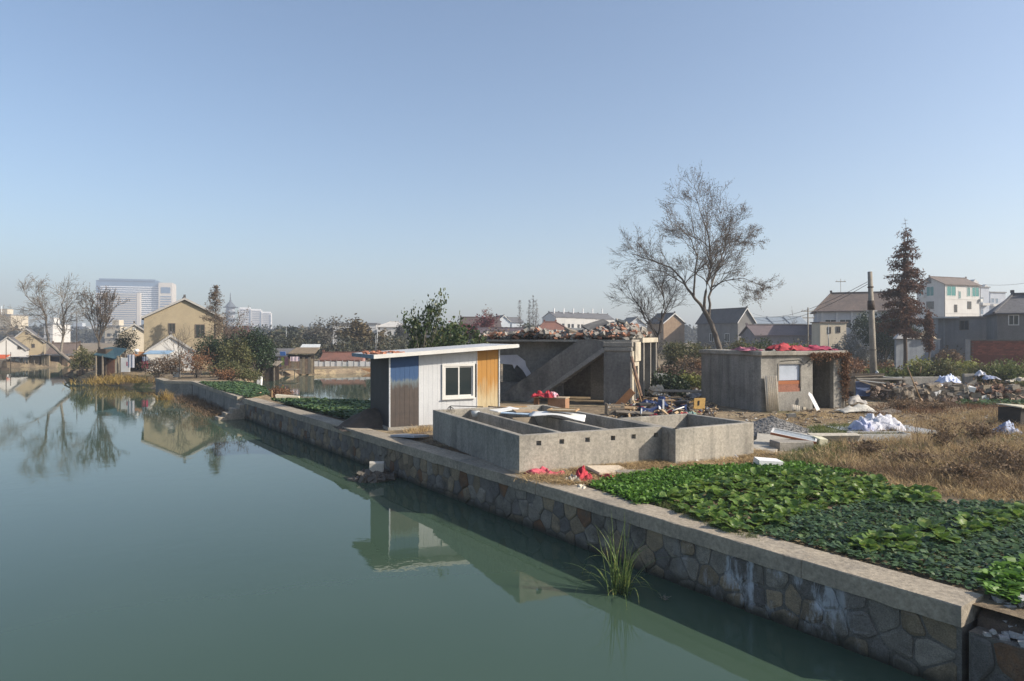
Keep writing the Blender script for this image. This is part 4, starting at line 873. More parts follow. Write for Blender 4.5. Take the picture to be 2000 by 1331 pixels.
MB().prism([(SL+.0, -.47, 2.46+.062*(SL+.66)), (SL+.98, -.47, 2.46+.062*(SL+1.64)), (SL+.98, -.02, 2.46+.062*(SL+1.64)), (SL+.0, -.02, 2.46+.062*(SL+.66))], (0, 0, .10)).build('roof_extension', PLAST, rf) if False else None
MB().prism([(-.64, -.42, 2.44), (-.622, -.42, 2.44), (-.622, SDp+.35, 2.44), (-.64, SDp+.35, 2.44)], (0, 0, .13)).build('gable_trim', M('blue_grey_trim', (.22, .28, .32), (.16, .2, .23), 2), rf)
mb = MB(); rk = random.Random(2)
for i in range(46): mb.obox((rk.uniform(-.55, .5), rk.uniform(-.3, 2.3), 2.6 + rk.uniform(-.01, .03)), (.1, .06, .03), (rk.uniform(-.3, .3), rk.uniform(-.3, .3), rk.uniform(0, 3)), .2, rk)
o = mb.build('brick_bats', BRICK); o.location = S0; o.rotation_euler = (0, 0, SA); tag(o, 'loose orange brick bats weighting the shed roof edge', 'bricks', kind='stuff')
sh = put(slab('grey_panel', 'grey dented corrugated panel lying between shed and coping', 'panel', P(800, 855) + Vector((0, 0, .06)), .55, .32, .03, (.05, .06, WANG + .25), M('zinc', (.36, .39, .42), (.27, .29, .32), 3, .5, .1)))
mb = MB(); rk = random.Random(12)
mound = MB(); n = 22
vs, fs = [], []
for i in range(n+1):
    for j in range(n+1):
        u, v = i/n*2-1, j/n*2-1; rr = u*u+v*v; z = .62*max(0, 1-rr)**1.2 * (1+.35*noise.noise(Vector((u*3, v*3, 1)))) - .05; vs.append((u*1.5, v*1.0, z + .05*noise.noise(Vector((u*9, v*9, 4)))))
for i in range(n):
    for j in range(n): k = i*(n+1)+j; fs.append((k, k+n+1, k+n+2, k+1))
o = mound.add(vs, fs).build('soil_mound', M('dark_soil', (.11, .085, .065), (.065, .052, .042), 5, bump=.8, bscale=20), None, True); o.location = P(712, 832) + Vector((.4, .4, 0)); o.rotation_euler = (0, 0, SA); tag(o, 'mound of dark soil heaped against the black shed end', 'soil')

# ------------------------------------------------------------ ruined building
RA = math.atan2(-.37, .93); R0 = Vector((5.46, 31.4, 0)); Hr = 2.93
ruin = thing('ruined_building', 'roofless-looking grey ruin with a sloping stair flank and open bays', 'building', R0, RA)
# rear end wall with a doorway under the stair and a ragged hole
w = MB(); w.box(-8.3, -7.0, 1.0, 1.22, -.1, Hr).box(-7.0, -5.55, 1.0, 1.22, -.1, .85).box(-7.0, -5.55, 1.0, 1.22, 2.05, Hr).box(-5.55, -3.6, 1.0, 1.22, -.1, Hr).box(-3.6, -1.5, 1.0, 1.22, 2.3, Hr).box(-1.5, -.02, 1.0, 1.22, -.1, Hr)
w.build('end_wall', CONC_D, ruin)
hole = [(-7.0, .85), (-5.55, .85), (-5.55, 2.05), (-7.0, 2.05)]
ragged = [(-7.0, .95), (-6.6, 1.02), (-6.3, .9), (-6.0, 1.25), (-5.75, 1.2), (-5.62, 1.7), (-5.9, 2.0), (-6.5, 1.93), (-7.0, 2.0)]
PLS = M('pale_plaster', (.50, .49, .53), (.42, .41, .45), 2, bump=.1, fine=.1)
MB().prism([(x, .985, z) for x, z in [(-7.6, 2.2), (-6.0, 2.26), (-5.55, 1.95), (-5.5, 1.7), (-5.25, 1.35), (-5.3, 1.15), (-5.42, 1.08), (-5.7, 1.5), (-6.0, 1.75), (-6.15, 1.55), (-6.25, 1.76), (-7.0, 1.8), (-7.6, 1.8)]], (0, .012, 0)).build('plaster_patch', PLS, ruin)
MB().prism([(x, .992, z) for x, z in [(-5.95, 1.68), (-5.62, 1.38), (-5.38, .98), (-5.6, .9), (-5.95, 1.2), (-6.15, 1.5)]], (0, .006, 0)).build('hole_shade_patch', M('hole_shade', (.05, .05, .052), (.035, .035, .036), 4), ruin)  # near-black plate painted for the shade inside the broken wall hole
box('inner_wall', CONC_D, ruin, -8.1, -.3, 4.2, 4.4, -.1, Hr - .02)
box('inner_wall', CONC_D, ruin, -5.5, -5.3, 1.24, 4.18, -.1, Hr - .02)
# stair: solid flank (parallelogram), slab underside, treads
MB().prism([(-6.9, .02, 0), (-5.1, .02, 0), (-1.27, .02, 2.62), (-1.27, .02, 2.95), (-1.75, .02, 3.06), (-2.5, .02, 3.02)], (0, .14, 0)).build('stair_flank', CONC_D, ruin)
MB().prism([(-5.12, -.03, -.02), (-4.86, -.03, -.02), (-1.14, -.03, 2.53), (-1.3, -.03, 2.66), (-1.36, -.03, 2.64)], (0, 1.0, 0)).build('stair_slab', M('stair_edge', (.24, .23, .215), (.17, .165, .155), 1.5), ruin)
for i in range(14): box('tread', CONC, ruin, -5.0 + i*.266, -5.0 + (i+1)*.266 + .02, .17, .98, .02 + i*.187, .2 + i*.187)
# right-hand pier wall and roof slab
pier = MB(); pier.box(-1.27, -.0, .0, .16, -.1, 2.5).build('pier_wall', CONC_D, ruin)
box('side_wall', CONC_D, ruin, -1.27, -1.1, .165, .98, -.1, 2.3)
box('beam', CONC, ruin, -1.24, .06, -.06, .2, 2.505, 2.68, bevel=.02); box('beam', CONC, ruin, -1.3, .08, -.02, .22, 2.70, 2.93, bevel=.02)
LIT = M('sunlit_pale_concrete', (.46, .41, .32), (.36, .325, .26), 1.5, bump=.2, stain=(.25, .23, .19))  # ruin's sunlit side: light put into the colour; also for loose pale lumps
box('corner_pillar', LIT, ruin, -.22, .03, .205, .62, -.1, 2.50)
box('lintel_block', LIT, ruin, -.25, .10, .66, 1.9, 2.0, 2.92, bevel=.015)
box('door_post', LIT, ruin, -.2, .02, 1.55, 1.85, -.1, 1.99); box('door_beam', LIT, ruin, -.2, .03, .63, 1.54, 1.78, 1.98)
for y in (2.6, 4.45, 6.1): box('bay_partition', CONC, ruin, -2.6, .10, y, y+.2, -.1, 2.86)
box('ring_beam', LIT, ruin, -.3, .14, 2.2, 6.5, 2.87, 3.12, bevel=.015)
box('roof_slab', CONC, ruin, -8.4, -.02, .30, 6.4, Hr + .005, Hr + .10)
box('back_wall', CONC_D, ruin, -8.3, -2.65, 6.2, 6.4, -.1, Hr)
# rubble on the roof
rr = random.Random(31); mbs = {'b': MB(), 'c': MB(), 'd': MB()}
def hgt(x, y):
    h = .22 + .16*noise.noise(Vector((x*.9, y*.9, 2)))
    if x > -3.6: h += .75 * max(0, 1 - abs(x + 1.3)/2.4) * max(0, 1 - abs(y - 3.2)/3.4)
    if -8 < x < -3.4: h += .22 * max(0, 1 - abs(x+5.4)/2.6)
    return max(.06, h)
for i in range(2600):
    x, y = rr.uniform(-8.1, -.1), rr.uniform(.45, 6.1); h = hgt(x, y); k = 'b' if rr.random() < .42 else ('c' if rr.random() < .7 else 'd'); s = rr.uniform(.5, 1.5)
    mbs[k].obox((x, y, Hr + .1 + h * rr.random() ** .5), (.115*s, .06*s, .035*s) if k == 'b' else (.1*s, .08*s, .06*s), (rr.uniform(-.7, .7), rr.uniform(-.7, .7), rr.uniform(0, 6)), .2, rr)
rub = thing('roof_rubble', 'heap of broken red brick and concrete on the ruin roof', 'rubble', R0, RA)
for k, mt in (('b', M('rubble_brick', (.38, .19, .12), (.26, .13, .085), 6)), ('c', M('rubble_concrete', (.30, .28, .25), (.2, .19, .17), 6)), ('d', M('rubble_dark', (.13, .12, .11), (.09, .085, .08), 6))):
    tag(mbs[k].build('fragments', mt, rub), kind='stuff')
vs = []
for i in range(9): 
    for j in range(7): 
        x, y = -3.6 + i*.42, 1.2 + j*.75; vs.append((x, y, Hr + .1 + hgt(x, y)*.6))
for i in range(4):
    put(slab('broken_slab', ['broken grey roof slab tilted on the rubble heap', 'grey slab with core holes at the rubble edge', 'dark corrugated fragment atop the rubble heap', 'small pale slab sticking from the brick heap'][i], 'slab',
        R0 + Matrix.Rotation(RA, 3, 'Z') @ Vector([(-2.9, 1.6, 3.35), (-.9, 1.0, 3.18), (-2.3, 2.6, 3.75), (-1.0, 3.2, 3.8)][i]), [.7, .85, .6, .35][i], [.4, .3, .5, .25][i], .06, [(.2, .25, .3), (0, .02, RA), (.25, -.3, .2), (.3, .5, 1)][i], [TIMBER, CONC, CONC_D, LIT][i]))
# poles and boards propped on the lit side of the ruin
def bar(name, label, cat, a, b, w, h, mat, group=None):
    a, b = Vector(a), Vector(b); o = MB().bar(a - a, b - a, w, h).build(name, mat); o.location = a; return tag(o, label, cat, group)
def pole(name, label, cat, a, b, r0, r1, mat, group=None, n=7):
    a, b = Vector(a), Vector(b); o = MB().tube([(0, 0, 0), (b-a)*.5, b-a], [r0, (r0+r1)/2, r1], n).build(name, mat, None, True); o.location = a; return tag(o, label, cat, group)
pole('timber_pole', 'peeling round timber propped diagonally against the ruin corner', 'pole', PD(1258, 800, 30.2), PD(1233, 697, 31.0), .09, .075, M('peeling_bark', (.24, .15, .10), (.12, .08, .06), 6, bump=.5))
pole('bamboo_pole', 'thin bamboo cane leaning on the ruin corner', 'pole', PD(1256, 795, 29.9), PD(1234, 722, 30.8), .022, .018, WOOD)
put(slab('orange_plank', 'wide orange-brown board leaning against the ruin pier', 'board', PD(1217, 783, 30.2), .16, .02, .62, (.0, .75, RA + .15), M('orange_wood', (.48, .23, .10), (.36, .17, .075), 4)))
tb = thing('desk', 'broken brown wooden desk in front of the stair flank', 'desk', Vector((PX(1090, 28.5), 28.5, 0)), RA)
box('desk_top', M('tan_top', (.38, .31, .22), (.3, .24, .17), 3), tb, -1.0, .42, -.3, .3, .62, .66); box('side_panel', M('desk_brown', (.30, .17, .10), (.22, .12, .07), 3), tb, .36, .4, -.28, .28, -.03, .618); box('drawer_front', M('desk_brown', (1, 1, 1)), tb, -.35, .355, -.29, -.26, .2, .618); box('side_panel', M('desk_brown', (1, 1, 1)), tb, -.98, -.94, -.28, .28, -.03, .618)
cloth('red_clothes', 'crumpled red and pink clothes piled on the brown desk', 'clothes', Vector((PX(1062, 28.4), 28.4, .66)), .95, .55, .38, REDCL, 4, RA)
cloth('striped_cloth', 'pink and white cloth beside the red clothes on the desk', 'cloth', Vector((PX(1078, 28.4), 28.4, .67)), .5, .45, .3, M('pinkwhite', (.6, .45, .5), (.45, .12, .18), 9, .8), 9, RA)
JR = random.Random(44)
# junk pile between tank and ruin
def J(px, py, d): return PD(px, py, d)
sc = thing('scooter', 'fallen blue electric scooter lying among the scrap wood', 'scooter', Vector((PX(1272, 27.2), 27.2, 0)), .35)
BLU = M('blue_plastic', (.028, .05, .14), (.02, .035, .10), 3, .3, .0, fine=.1)
MB().prism([(-.55, -.12, .18), (.1, -.12, .1), (.45, -.12, .3), (.62, -.12, .75), (.5, -.12, .8), (.3, -.12, .42), (-.1, -.12, .3), (-.5, -.12, .42)], (0, .28, 0)).build('body', BLU, sc, bevel=.03)
box('seat', BLACK, sc, -.62, -.05, -.13, .17, .43, .55, bevel=.03); MB().tube([(.55, -.3, .86), (.52, .02, .84), (.55, .34, .86)], .018, 6).build('handlebar', METAL, sc)
for x in (-.45, .6):
    wh = MB().tube([(x, -.03, .16), (x, .07, .16)], .2, 16).build('wheel', BLACK, sc); MB().tube([(x, -.04, .16), (x, .08, .16)], .11, 12).build('rim', METAL, wh)
box('leg_shield', M('silver_plastic', (.4, .42, .45), (.35, .36, .4), 3, .35), sc, .42, .5, -.16, .2, .3, .68)
sc2 = copy_tree(sc); sc2.location = Vector((PX(1318, 27.6), 27.6, .02)); sc2.rotation_euler = (0, .1, 2.6); sc2['label'] = 'dark scooter half hidden behind the small tank'
hm = thing('helmet', 'black and pink helmet resting on the scooter pile', 'helmet', J(1327, 794, 28), .3)
MB().lathe([(.14, 0), (.17, .06), (.165, .14), (.12, .21), (.05, .245), (.0, .25)], 16).build('shell', BLACK, hm, True); MB().lathe([(.172, .1), (.172, .15), (.13, .22)], 16, (0, 0, .002)).build('pink_band', PINK, hm, True)
ch = thing('chair', 'overturned yellow wooden chair beside the junk pile', 'chair', J(1366, 806, 27.5), .2)
YW = M('yellow_wood', (.55, .36, .13), (.45, .28, .09), 4); MB().obox((0, 0, .36), (.24, .02, .22), (.15, 0, 0)).build('seat', YW, ch)
for x in (-.2, .2): MB().bar((x, .0, .18), (x + .02, .15, -.1), .04, .04).build('leg', YW, ch); MB().bar((x, .02, .5), (x, .3, .42), .04, .04).build('leg', YW, ch)
MB().obox((-.05, -.024, .38), (.04, .006, .1), (.15, 0, 0)).build('hand_slot', BLACK, ch)
wf_ = thing('wooden_frame', 'small open wooden stool frame in the scrap heap', 'stool', J(1305, 800, 28.5), .1)
for x in (-.2, .2):
    for y in (-.15, .15): MB().bar((x, y, -.05), (x, y, .36), .035, .035).build('leg', WOOD, wf_)
box('stool_top', WOOD, wf_, -.26, .26, -.2, .2, .362, .4)
mats = [WOOD, TIMBER, DARKWOOD, WOOD, TIMBER]
JL = ['pale plank lying flat on the scrap heap', 'grey weathered plank across the scrap heap', 'dark splintered board by the ruin pillar', 'light batten sticking out of the scrap heap', 'grey board under the scooter', 'short pale offcut beside the green cloth', 'warped brown board at the scrap heap edge', 'narrow tan lath by the yellow chair', 'broad grey board on the crushed crate', 'thin dark lath leaning on the small tank']
for i, (px, py, d, l, w, rz, rx, ry) in enumerate(((1290, 778, 30.5, .9, .12, .1, .1, -.05), (1320, 764, 33.5, 1.3, .3, .15, .1, .03), (1270, 778, 30.4, .5, .1, .5, 0, .2), (1340, 788, 28.6, .5, .03, .3, .3, -.2), (1240, 806, 26.8, .75, .2, -.1, .15, .06), (1282, 797, 28.2, .2, .08, .9, .3, 0), (1340, 800, 27.4, .5, .1, .5, .1, .1), (1356, 808, 26.8, .35, .03, .7, .1, 0), (1232, 797, 28.0, .7, .25, .1, .12, .08), (1300, 806, 26.4, .5, .025, .8, .1, -.3))):
    put(slab('plank', JL[i], 'plank', J(px, py, d), l, w, .018, (rx, ry, rz), mats[i % 5]))
for i, (px, py, d, s, mt, lb) in enumerate(((1278, 800, 27.8, .45, M('green_cloth', (.10, .22, .10), (.07, .15, .07), 4), 'crumpled green cloth on the scrap heap'), (1275, 812, 26.5, .6, REDCL, 'red rag pressed against the small tank wall'), (1338, 810, 26.3, .5, M('red_bag', (.5, .06, .06), (.4, .04, .04), 4, .4), 'bright red bag beside the white tube'), (1250, 791, 28.6, .3, REDCL, 'small red rag near the ruin pillar'), (1352, 809, 26.6, .5, M('teal_bag', (.22, .35, .30), (.16, .26, .22), 4, .5), 'pale teal bag beside the yellow chair'), (1268, 784, 29.2, .75, M('navy_sheet', (.03, .05, .14), (.02, .035, .09), 3, .4), 'navy blue tarpaulin over the scrap wood'), (1305, 808, 26.8, .9, BLACK, 'black plastic sheeting over the scooter pile'), (1380, 812, 26.5, .5, DARKWOOD, 'dark trampled rags right of the yellow chair'))):
    p = J(px, py, d); cloth('rag', lb, 'cloth', (p.x, p.y, max(0, p.z - .12)), s, s*.7, .2 + s*.12, mt, 20+i*3, JR.uniform(0, 3), n=16)
pole('white_tube', 'white plastic tube lying on the scooter pile', 'tube', J(1312, 803, 26.5), J(1336, 795, 26.8), .022, .022, WHITE)
crate = thing('crate', 'crushed wooden crate at the end of the scrap heap', 'crate', J(1200, 806, 27.2), .1)
for i in range(4): box('slat', TIMBER, crate, -.35, .35, -.25, -.22, -.1 + i*.12, -.01 + i*.12)
for x in (-.33, .33): box('post', TIMBER, crate, x-.02, x+.02, -.219, .2, -.1, .37)
for nm, lb, cnt, mt in (('wood_scraps', 'litter of splintered pale wood around the scooters', 420, M('scrap_pale', (.42, .31, .19), (.30, .21, .12), 9, fine=.4)), ('dark_scraps', 'trampled dark scraps and rags around the scooters', 460, M('scrap_dark', (.10, .085, .07), (.06, .052, .045), 9, fine=.4)), ('plastic_scraps', 'bits of white and grey plastic around the scooters', 110, M('scrap_plastic', (.5, .5, .5), (.35, .38, .42), 9, .5)), ('red_scraps', 'small red plastic bits around the scooters', 46, M('scrap_red', (.4, .05, .05), (.3, .04, .06), 9, .5))):
    mb = MB()
    for i in range(cnt):
        px, py = JR.uniform(1190, 1398), JR.uniform(784, 815); p = P(px, py + JR.uniform(-4, 6))
        if p.y < 24.8: p.y = 24.8 + JR.random()*3
        hump = .32*max(0, 1 - abs(px - 1290)/90)
        mb.obox((p.x, p.y, JR.uniform(0, .1 + hump)), (JR.uniform(.03, .16), JR.uniform(.02, .06), JR.uniform(.008, .03)), (JR.uniform(-.7, .7), JR.uniform(-.7, .7), JR.uniform(0, 6)), .3, JR)
    tag(mb.build(nm, mt), lb, 'scrap', kind='stuff')
for i, (px, py, d, s, mt, lb) in enumerate(((1285, 752, 33.5, 1.0, M('sackcloth', (.5, .45, .36), (.36, .32, .26), 5), 'torn pale sack slumped against the ruined bays'), (1365, 772, 36, 1.6, M('grey_tarp', (.28, .28, .28), (.2, .2, .2), 4, .5), 'grey crumpled tarpaulin on the ground beside the hut'))):
    p = J(px, py, d); cloth('tarp', lb, 'tarp', (p.x, p.y, max(0, PZ(py + 18, d))), s, s*.8, .55, mt, 60+i*5, .3, n=20)
put(slab('window_box', 'grey metal hatch hanging out of the last ruined bay', 'hatch', PD(1287, 735, 37), .35, .25, .16, (0, .1, .3), METAL))
put(slab('path_slab', 'pale flat slab on the path behind the scrap heap', 'slab', P(1355, 752) + Vector((0, 0, .01)), 1.2, .7, .05, (0, .02, .2), CONC))

# ------------------------------------------------------------ concrete hut
HA = math.atan2(.33, .94); H0 = Vector((10.65, 29.2, 0)); HL = span(1488, 29.2, HA, 1652); HD = 4.3
hut = thing('concrete_hut', 'squat grey concrete hut with flat roof, boarded window and open doorway', 'hut', H0, HA)
def hx(px): return span(1486.2, 29.2, HA, px)
x1, x2 = hx(1520), hx(1564); d1, d2 = hx(1587), hx(1628); zb, zt = .78, 2.02
w = MB(); w.box(0, x1, 0, .2, -.1, 2.36).box(x1, x2, 0, .2, -.1, zb).box(x1, x2, 0, .2, zt, 2.36).box(x2, d1, 0, .2, -.1, 2.36).box(d2, HL-.0, 0, .2, -.1, 2.36).box(d1, d2, 0, .2, 2.22, 2.36)
bmf = bmesh.new(); me = w.mesh('front_wall'); bmf.from_mesh(me); bmesh.ops.remove_doubles(bmf, verts=bmf.verts, dist=.0005); bmf.to_mesh(me); bmf.free(); link('front_wall', me, CONC_H, hut)
HS = M('hut_side', (.27, .26, .235), (.2, .19, .175), 1, bump=.35, bscale=30, stain=(.16, .15, .135), streak=.5)
box('side_wall', HS, hut, .0, .2, .203, HD, -.1, 2.36); box('side_wall', CONC_H, hut, HL-.2, HL, .203, HD, -.1, 2.36); box('back_wall', CONC_H, hut, .203, HL-.203, HD-.2, HD, -.1, 2.36)
box('inner_wall', CONC_H, hut, d1 - .16, d1 - .04, .203, 2.6, -.08, 2.355); box('inner_wall', CONC_H, hut, d1 - .03, HL - .203, 2.2, 2.35, -.08, 2.355)
box('roof_slab', CONC_T, hut, -.10, HL+.06, -.14, HD+.1, 2.363, 2.55, bevel=.02)
board = box('window_board', M('poly_sheet', (.42, .46, .53), (.34, .38, .44), 1.5, .35, .1, fine=.05), hut, x1+.03, x2-.03, .06, .09, zb+.50, zt-.03)
box('bare_brickwork', M('rough_brick', (.30, .13, .085), (.2, .09, .06), 12, bump=.6), hut, x1+.01, x2-.01, .03, .18, zb, zb+.33); box('wood_rail', M('red_wood', (.36, .14, .06), (.28, .1, .045), 3), hut, x1+.02, x2-.02, .02, .1, zb+.332, zb+.48)
f = MB(); f.box(x1-.03, x1+.03, -.02, .1, zb+.48, zt).box(x2-.03, x2+.03, -.02, .1, zb+.2, zt+.02).box(x1+.03, x2-.03, -.02, .09, zt-.03, zt+.02); f.build('window_frame', M('grey_frame', (.25, .23, .2), (.18, .17, .15), 4), hut)
MB().tube([(x1 + .1, -.02, zt+.1), (x1+.5, -.02, zt+.12), (x2-.1, -.02, zt+.15), (x2+.15, -.02, zt-.05), (d1-.05, -.02, zt+.18)], .012, 4).build('cable', BLACK, hut)
# ivy on the right corner
cs = []; ri = random.Random(8)
for _ in range(1500):
    k = ri.random()
    if k < .45: cs.append((HL - abs(ri.gauss(0, .16)) + .05, -.06 - ri.random()*.08, ri.uniform(1.0, 2.5) if ri.random() < .8 else ri.uniform(.3, 1.2)))
    elif k < .65: cs.append((HL + .06 + ri.random()*.1, ri.uniform(0, 1.4), ri.uniform(.5, 2.5)))
    else: cs.append((ri.uniform(d1 - .3, HL+.08), -.18 + ri.uniform(-.06, .04), 2.42 - abs(ri.gauss(0, .12)) * (.4 + (ri.random() < .3))))
iv = leaves('dry_ivy', cs, STRAW_R, .09, 2, .04, 3, None); iv.location = H0; iv.rotation_euler = (0, 0, HA); tag(iv, 'dry russet ivy hanging over the doorway corner of the hut', 'ivy')
mb = MB()
for i in range(22):
    x = ri.uniform(-.9, .25); mb.tube([(HL + min(.05, x*.3), -.05, 0 if i % 2 else .6), (HL + x*.2, -.07, 1.2), (HL + x, -.12, 2.4)], .008, 3, False)
mb.build('vines', BARK, None); vv = bpy.data.objects['vines']; vv.parent = iv
hp = lambda x, y, z: H0 + Matrix.Rotation(HA, 3, 'Z') @ Vector((x, y, z))
# red cloth on the roof
REDS = [('heap of crumpled bright red cloth on the hut roof', .40, 2.0, .9, .38, M('roof_red', (.34, .035, .045), (.22, .025, .035), 3, .8)), ('long crumple of faded maroon cloth at the roof front', .64, 2.3, .9, .28, M('maroon_cloth', (.30, .03, .07), (.2, .02, .05), 3, .8)), ('pinkish crumpled cloth at the shaded end of the roof', .10, 2.2, 1.0, .2, M('faded_pink', (.36, .13, .17), (.22, .07, .10), 5, .8)), ('dark red cloth bunched near the ivy end of the roof', .83, 1.3, .7, .24, M('wine_cloth', (.26, .03, .08), (.17, .02, .05), 3, .8))]
for i, (lb, fx, sx, sy, h, mt) in enumerate(REDS): cloth('red_cloth', lb, 'cloth', hp(HL*fx - (0 if i != 2 else -.1), .45 if i != 2 else 1.6, 2.555), sx, sy, h, mt, 100+7*i, HA + (.1 if i != 2 else 1.2), n=30)
# leaning sheet, pointed board and scraps before the hut
cg = MB(); n = 60; vs = []
for i in range(n+1):
    u = i/n*.62; y = .045*math.sin(u/.62*2*math.pi*6.5)
    vs += [(u, y, 0), (u, y, 1.52)]
o = cg.add(vs, [(2*i, 2*i+2, 2*i+3, 2*i+1) for i in range(n)]).build('corrugated_sheet', M('fibre_cement', (.58, .53, .44), (.48, .43, .36), 2, bump=.2), None, True); o.modifiers.new('t', 'SOLIDIFY').thickness = .012
o.location = hp(hx(1489), -.30, 0); o.rotation_euler = (-.10, 0, HA); tag(o, 'tall corrugated sheet leaning on the hut beside the boarded window', 'sheet')
o = MB().prism([(-.09, 0, 0), (.09, 0, 0), (.09, 0, .72), (0, 0, .86), (-.09, 0, .78)], (0, .025, 0)).build('white_plank', WHITE); o.location = hp(hx(1580), -.55, .0); o.rotation_euler = (-.35, -.30, HA); tag(o, 'white pointed plank leaning beside the hut doorway', 'plank')
cg2 = MB(); vs = []
for i in range(25): u = i/24*.34; y = .02*math.sin(i/24*2*math.pi*4); vs += [(u, y, 0), (u, y, .3)]
o = cg2.add(vs, [(2*i, 2*i+2, 2*i+3, 2*i+1) for i in range(24)]).build('corrugated_offcut', M('fibre_cement', (1, 1, 1)), None, True); o.modifiers.new('t', 'SOLIDIFY').thickness = .01; o.location = hp(hx(1536), -.35, 0); o.rotation_euler = (-.5, .2, HA - .3); tag(o, 'small striped corrugated offcut at the foot of the hut', 'sheet')
for i, (px, py, s, lb) in enumerate(((1558, 795, .13, 'round grey stone under the boarded window'), (1548, 798, .09, 'broken brick piece by the corrugated offcut'), (1568, 799, .1, 'pale mortar lump by the white plank'), (1545, 815, .16, 'flat grey stone in the yard grass'))):
    put(slab('stone', lb, 'stone', P(px, py) + Vector((0, 0, s*.3)), s, s*.8, s*.55, (.1, .1, i), [CONC, BRICK, LIT, CONC][i], jit=.25))

# ------------------------------------------------------------ yard: gravel, slabs, cloth
gv_ = []; n = 40; fs = []
for i in range(n+1):
    for j in range(n+1):
        u, v = i/n*2-1, j/n*2-1; rr = math.sqrt(u*u+v*v); gv_.append((u*1.3, v*1.0, max(0, .50*(1-rr)**1.0 if rr < 1 else 0) + .018*noise.noise(Vector((u*14, v*14, 0))) - (.03 if rr > .95 else 0)))
for i in range(n):
    for j in range(n): k = i*(n+1)+j; fs.append((k, k+n+1, k+n+2, k+1))
gh = thing('gravel_heap', 'cone of grey gravel dumped on the concrete pad', 'gravel', P(1508, 842))
GRAV = M('gravel', (.27, .26, .245), (.17, .165, .16), 30, bump=1.0, bscale=60); MB().add(gv_, fs).build('heap', GRAV, gh, True)
mb = MB(); rg_ = random.Random(6)
for i in range(1500):
    a = rg_.uniform(0, 6.283); rr = rg_.random() ** .6 * 1.08; s = rg_.uniform(.009, .024); mb.obox((math.cos(a)*rr*1.3, math.sin(a)*rr, max(0, .5*(1-rr)) + s*.3), (s, s*.8, s*.7), (rg_.random(), rg_.random(), rg_.random()*6), .3, rg_)
tag(mb.build('pebbles', GRAV, gh), kind='stuff')
PADM = M('pad', (.40, .37, .31), (.32, .295, .25), .8, bump=.2, stain=(.26, .24, .2))
pad = [P(1440, 880), P(1500, 895), P(1530, 870), P(1690, 858), P(1620, 838), P(1480, 838), P(1478, 860)]
MB().prism([p + Vector((0, 0, -.1)) for p in pad], (0, 0, .13)).build('concrete_pad', PADM); tag(bpy.data.objects['concrete_pad'], 'flat pale concrete pad under the gravel heap', 'slab')
bl = thing('concrete_block', 'low grey concrete block under the tilted window frame', 'block', P(1548, 876) , .15); box('block', CONC, bl, -.55, .5, -.25, .3, -.05, .22, bevel=.02)
wfr = thing('window_frame', 'glazed white window frame lying tilted on the concrete block', 'frame', P(1560, 872) + Vector((-.1, .1, .28)), -.25); wfr.rotation_euler = (.10, .16, -.45)
for a in ((-.62, .62, -.3, -.25), (-.62, .62, .25, .3), (-.62, -.57, -.25, .25), (.57, .62, -.25, .25)): box('frame_bar', PLAST, wfr, *a, 0, .05)
box('pane', M('dusty_glass', (.30, .32, .33), (.25, .27, .28), 2, .25, 0), wfr, -.57, .57, -.25, .25, .02, .026)
box('wood_edge', M('red_wood', (.36, .14, .06)), wfr, -.62, .62, -.32, -.302, -.02, .04)
for i, (a, hx_, hy_, hz_, rot, mt, lb) in enumerate(((P(1625, 868), .75, .07, .18, (.5, 0, .1), PADM, 'long pale broken concrete slab propped on edge in the weeds'), (P(1585, 866), .4, .3, .06, (0, .05, .1), M('zinc', (.36, .39, .42)), 'flat zinc tray behind the window frame'), (P(1600, 872), .16, .14, .14, (.2, .1, .4), M('cream_tin', (.55, .53, .40), (.4, .38, .28), 5), 'small cream broken pot beside the zinc tray'), (P(1720, 841), 1.5, .8, .035, (0, 0, .1), M('grey_sheet', (.42, .44, .45), (.33, .35, .36), 2, .6), 'large flat grey board under the white cloth'), (P(1700, 806), .3, .2, .03, (.2, .1, .5), TIMBER, 'grey broken board on the far side of the yard'), (P(1735, 806), .4, .25, .03, (.1, -.12, .2), TIMBER, 'second grey board lying by the brush heap'), (P(1500, 912), .30, .18, .10, (.05, .1, .1), WHITE, 'white plastic box at the edge of the vegetables'), (P(1560, 915), .28, .06, .02, (0, 0, .1), DARKWOOD, 'dark short board beside the white plastic box'), (P(1400, 908), .45, .25, .02, (.05, .05, .3), M('cardboard', (1, 1, 1)), 'tan cardboard flattened into the straw'), (P(1360, 903), .18, .1, .03, (.1, .3, .8), WHITE, 'scrap of white foam in the straw'))):
    put(slab(['slab', 'tray', 'pot', 'board', 'board', 'board', 'box', 'board', 'cardboard', 'foam'][i], lb, ['slab', 'tray', 'pot', 'board', 'board', 'board', 'box', 'board', 'cardboard', 'foam'][i], a + Vector((0, 0, hz_*.8)), hx_, hy_, hz_, rot, mt, jit=.08 if i != 3 else 0))
FABW = M('white_fabric', (.56, .56, .60), (.46, .47, .53), 3, .8, .1, fine=.05)
cloth('white_cloth', 'crumpled white plastic cloth heaped on the grey board', 'cloth', P(1712, 843) + Vector((0, 0, .03)), 1.7, .9, .62, FABW, 140, .1, n=34)
cloth('lavender_cloth', 'pale lavender end of cloth spilling beside the white heap', 'cloth', P(1685, 845) + Vector((0, 0, .03)), .8, .7, .5, M('lavender', (.42, .44, .58), (.34, .36, .5), 3, .8), 147, .8, n=22)
tr = thing('planting_trough', 'long white trough of weeds in the dry grass', 'trough', P(1716, 858), .03)
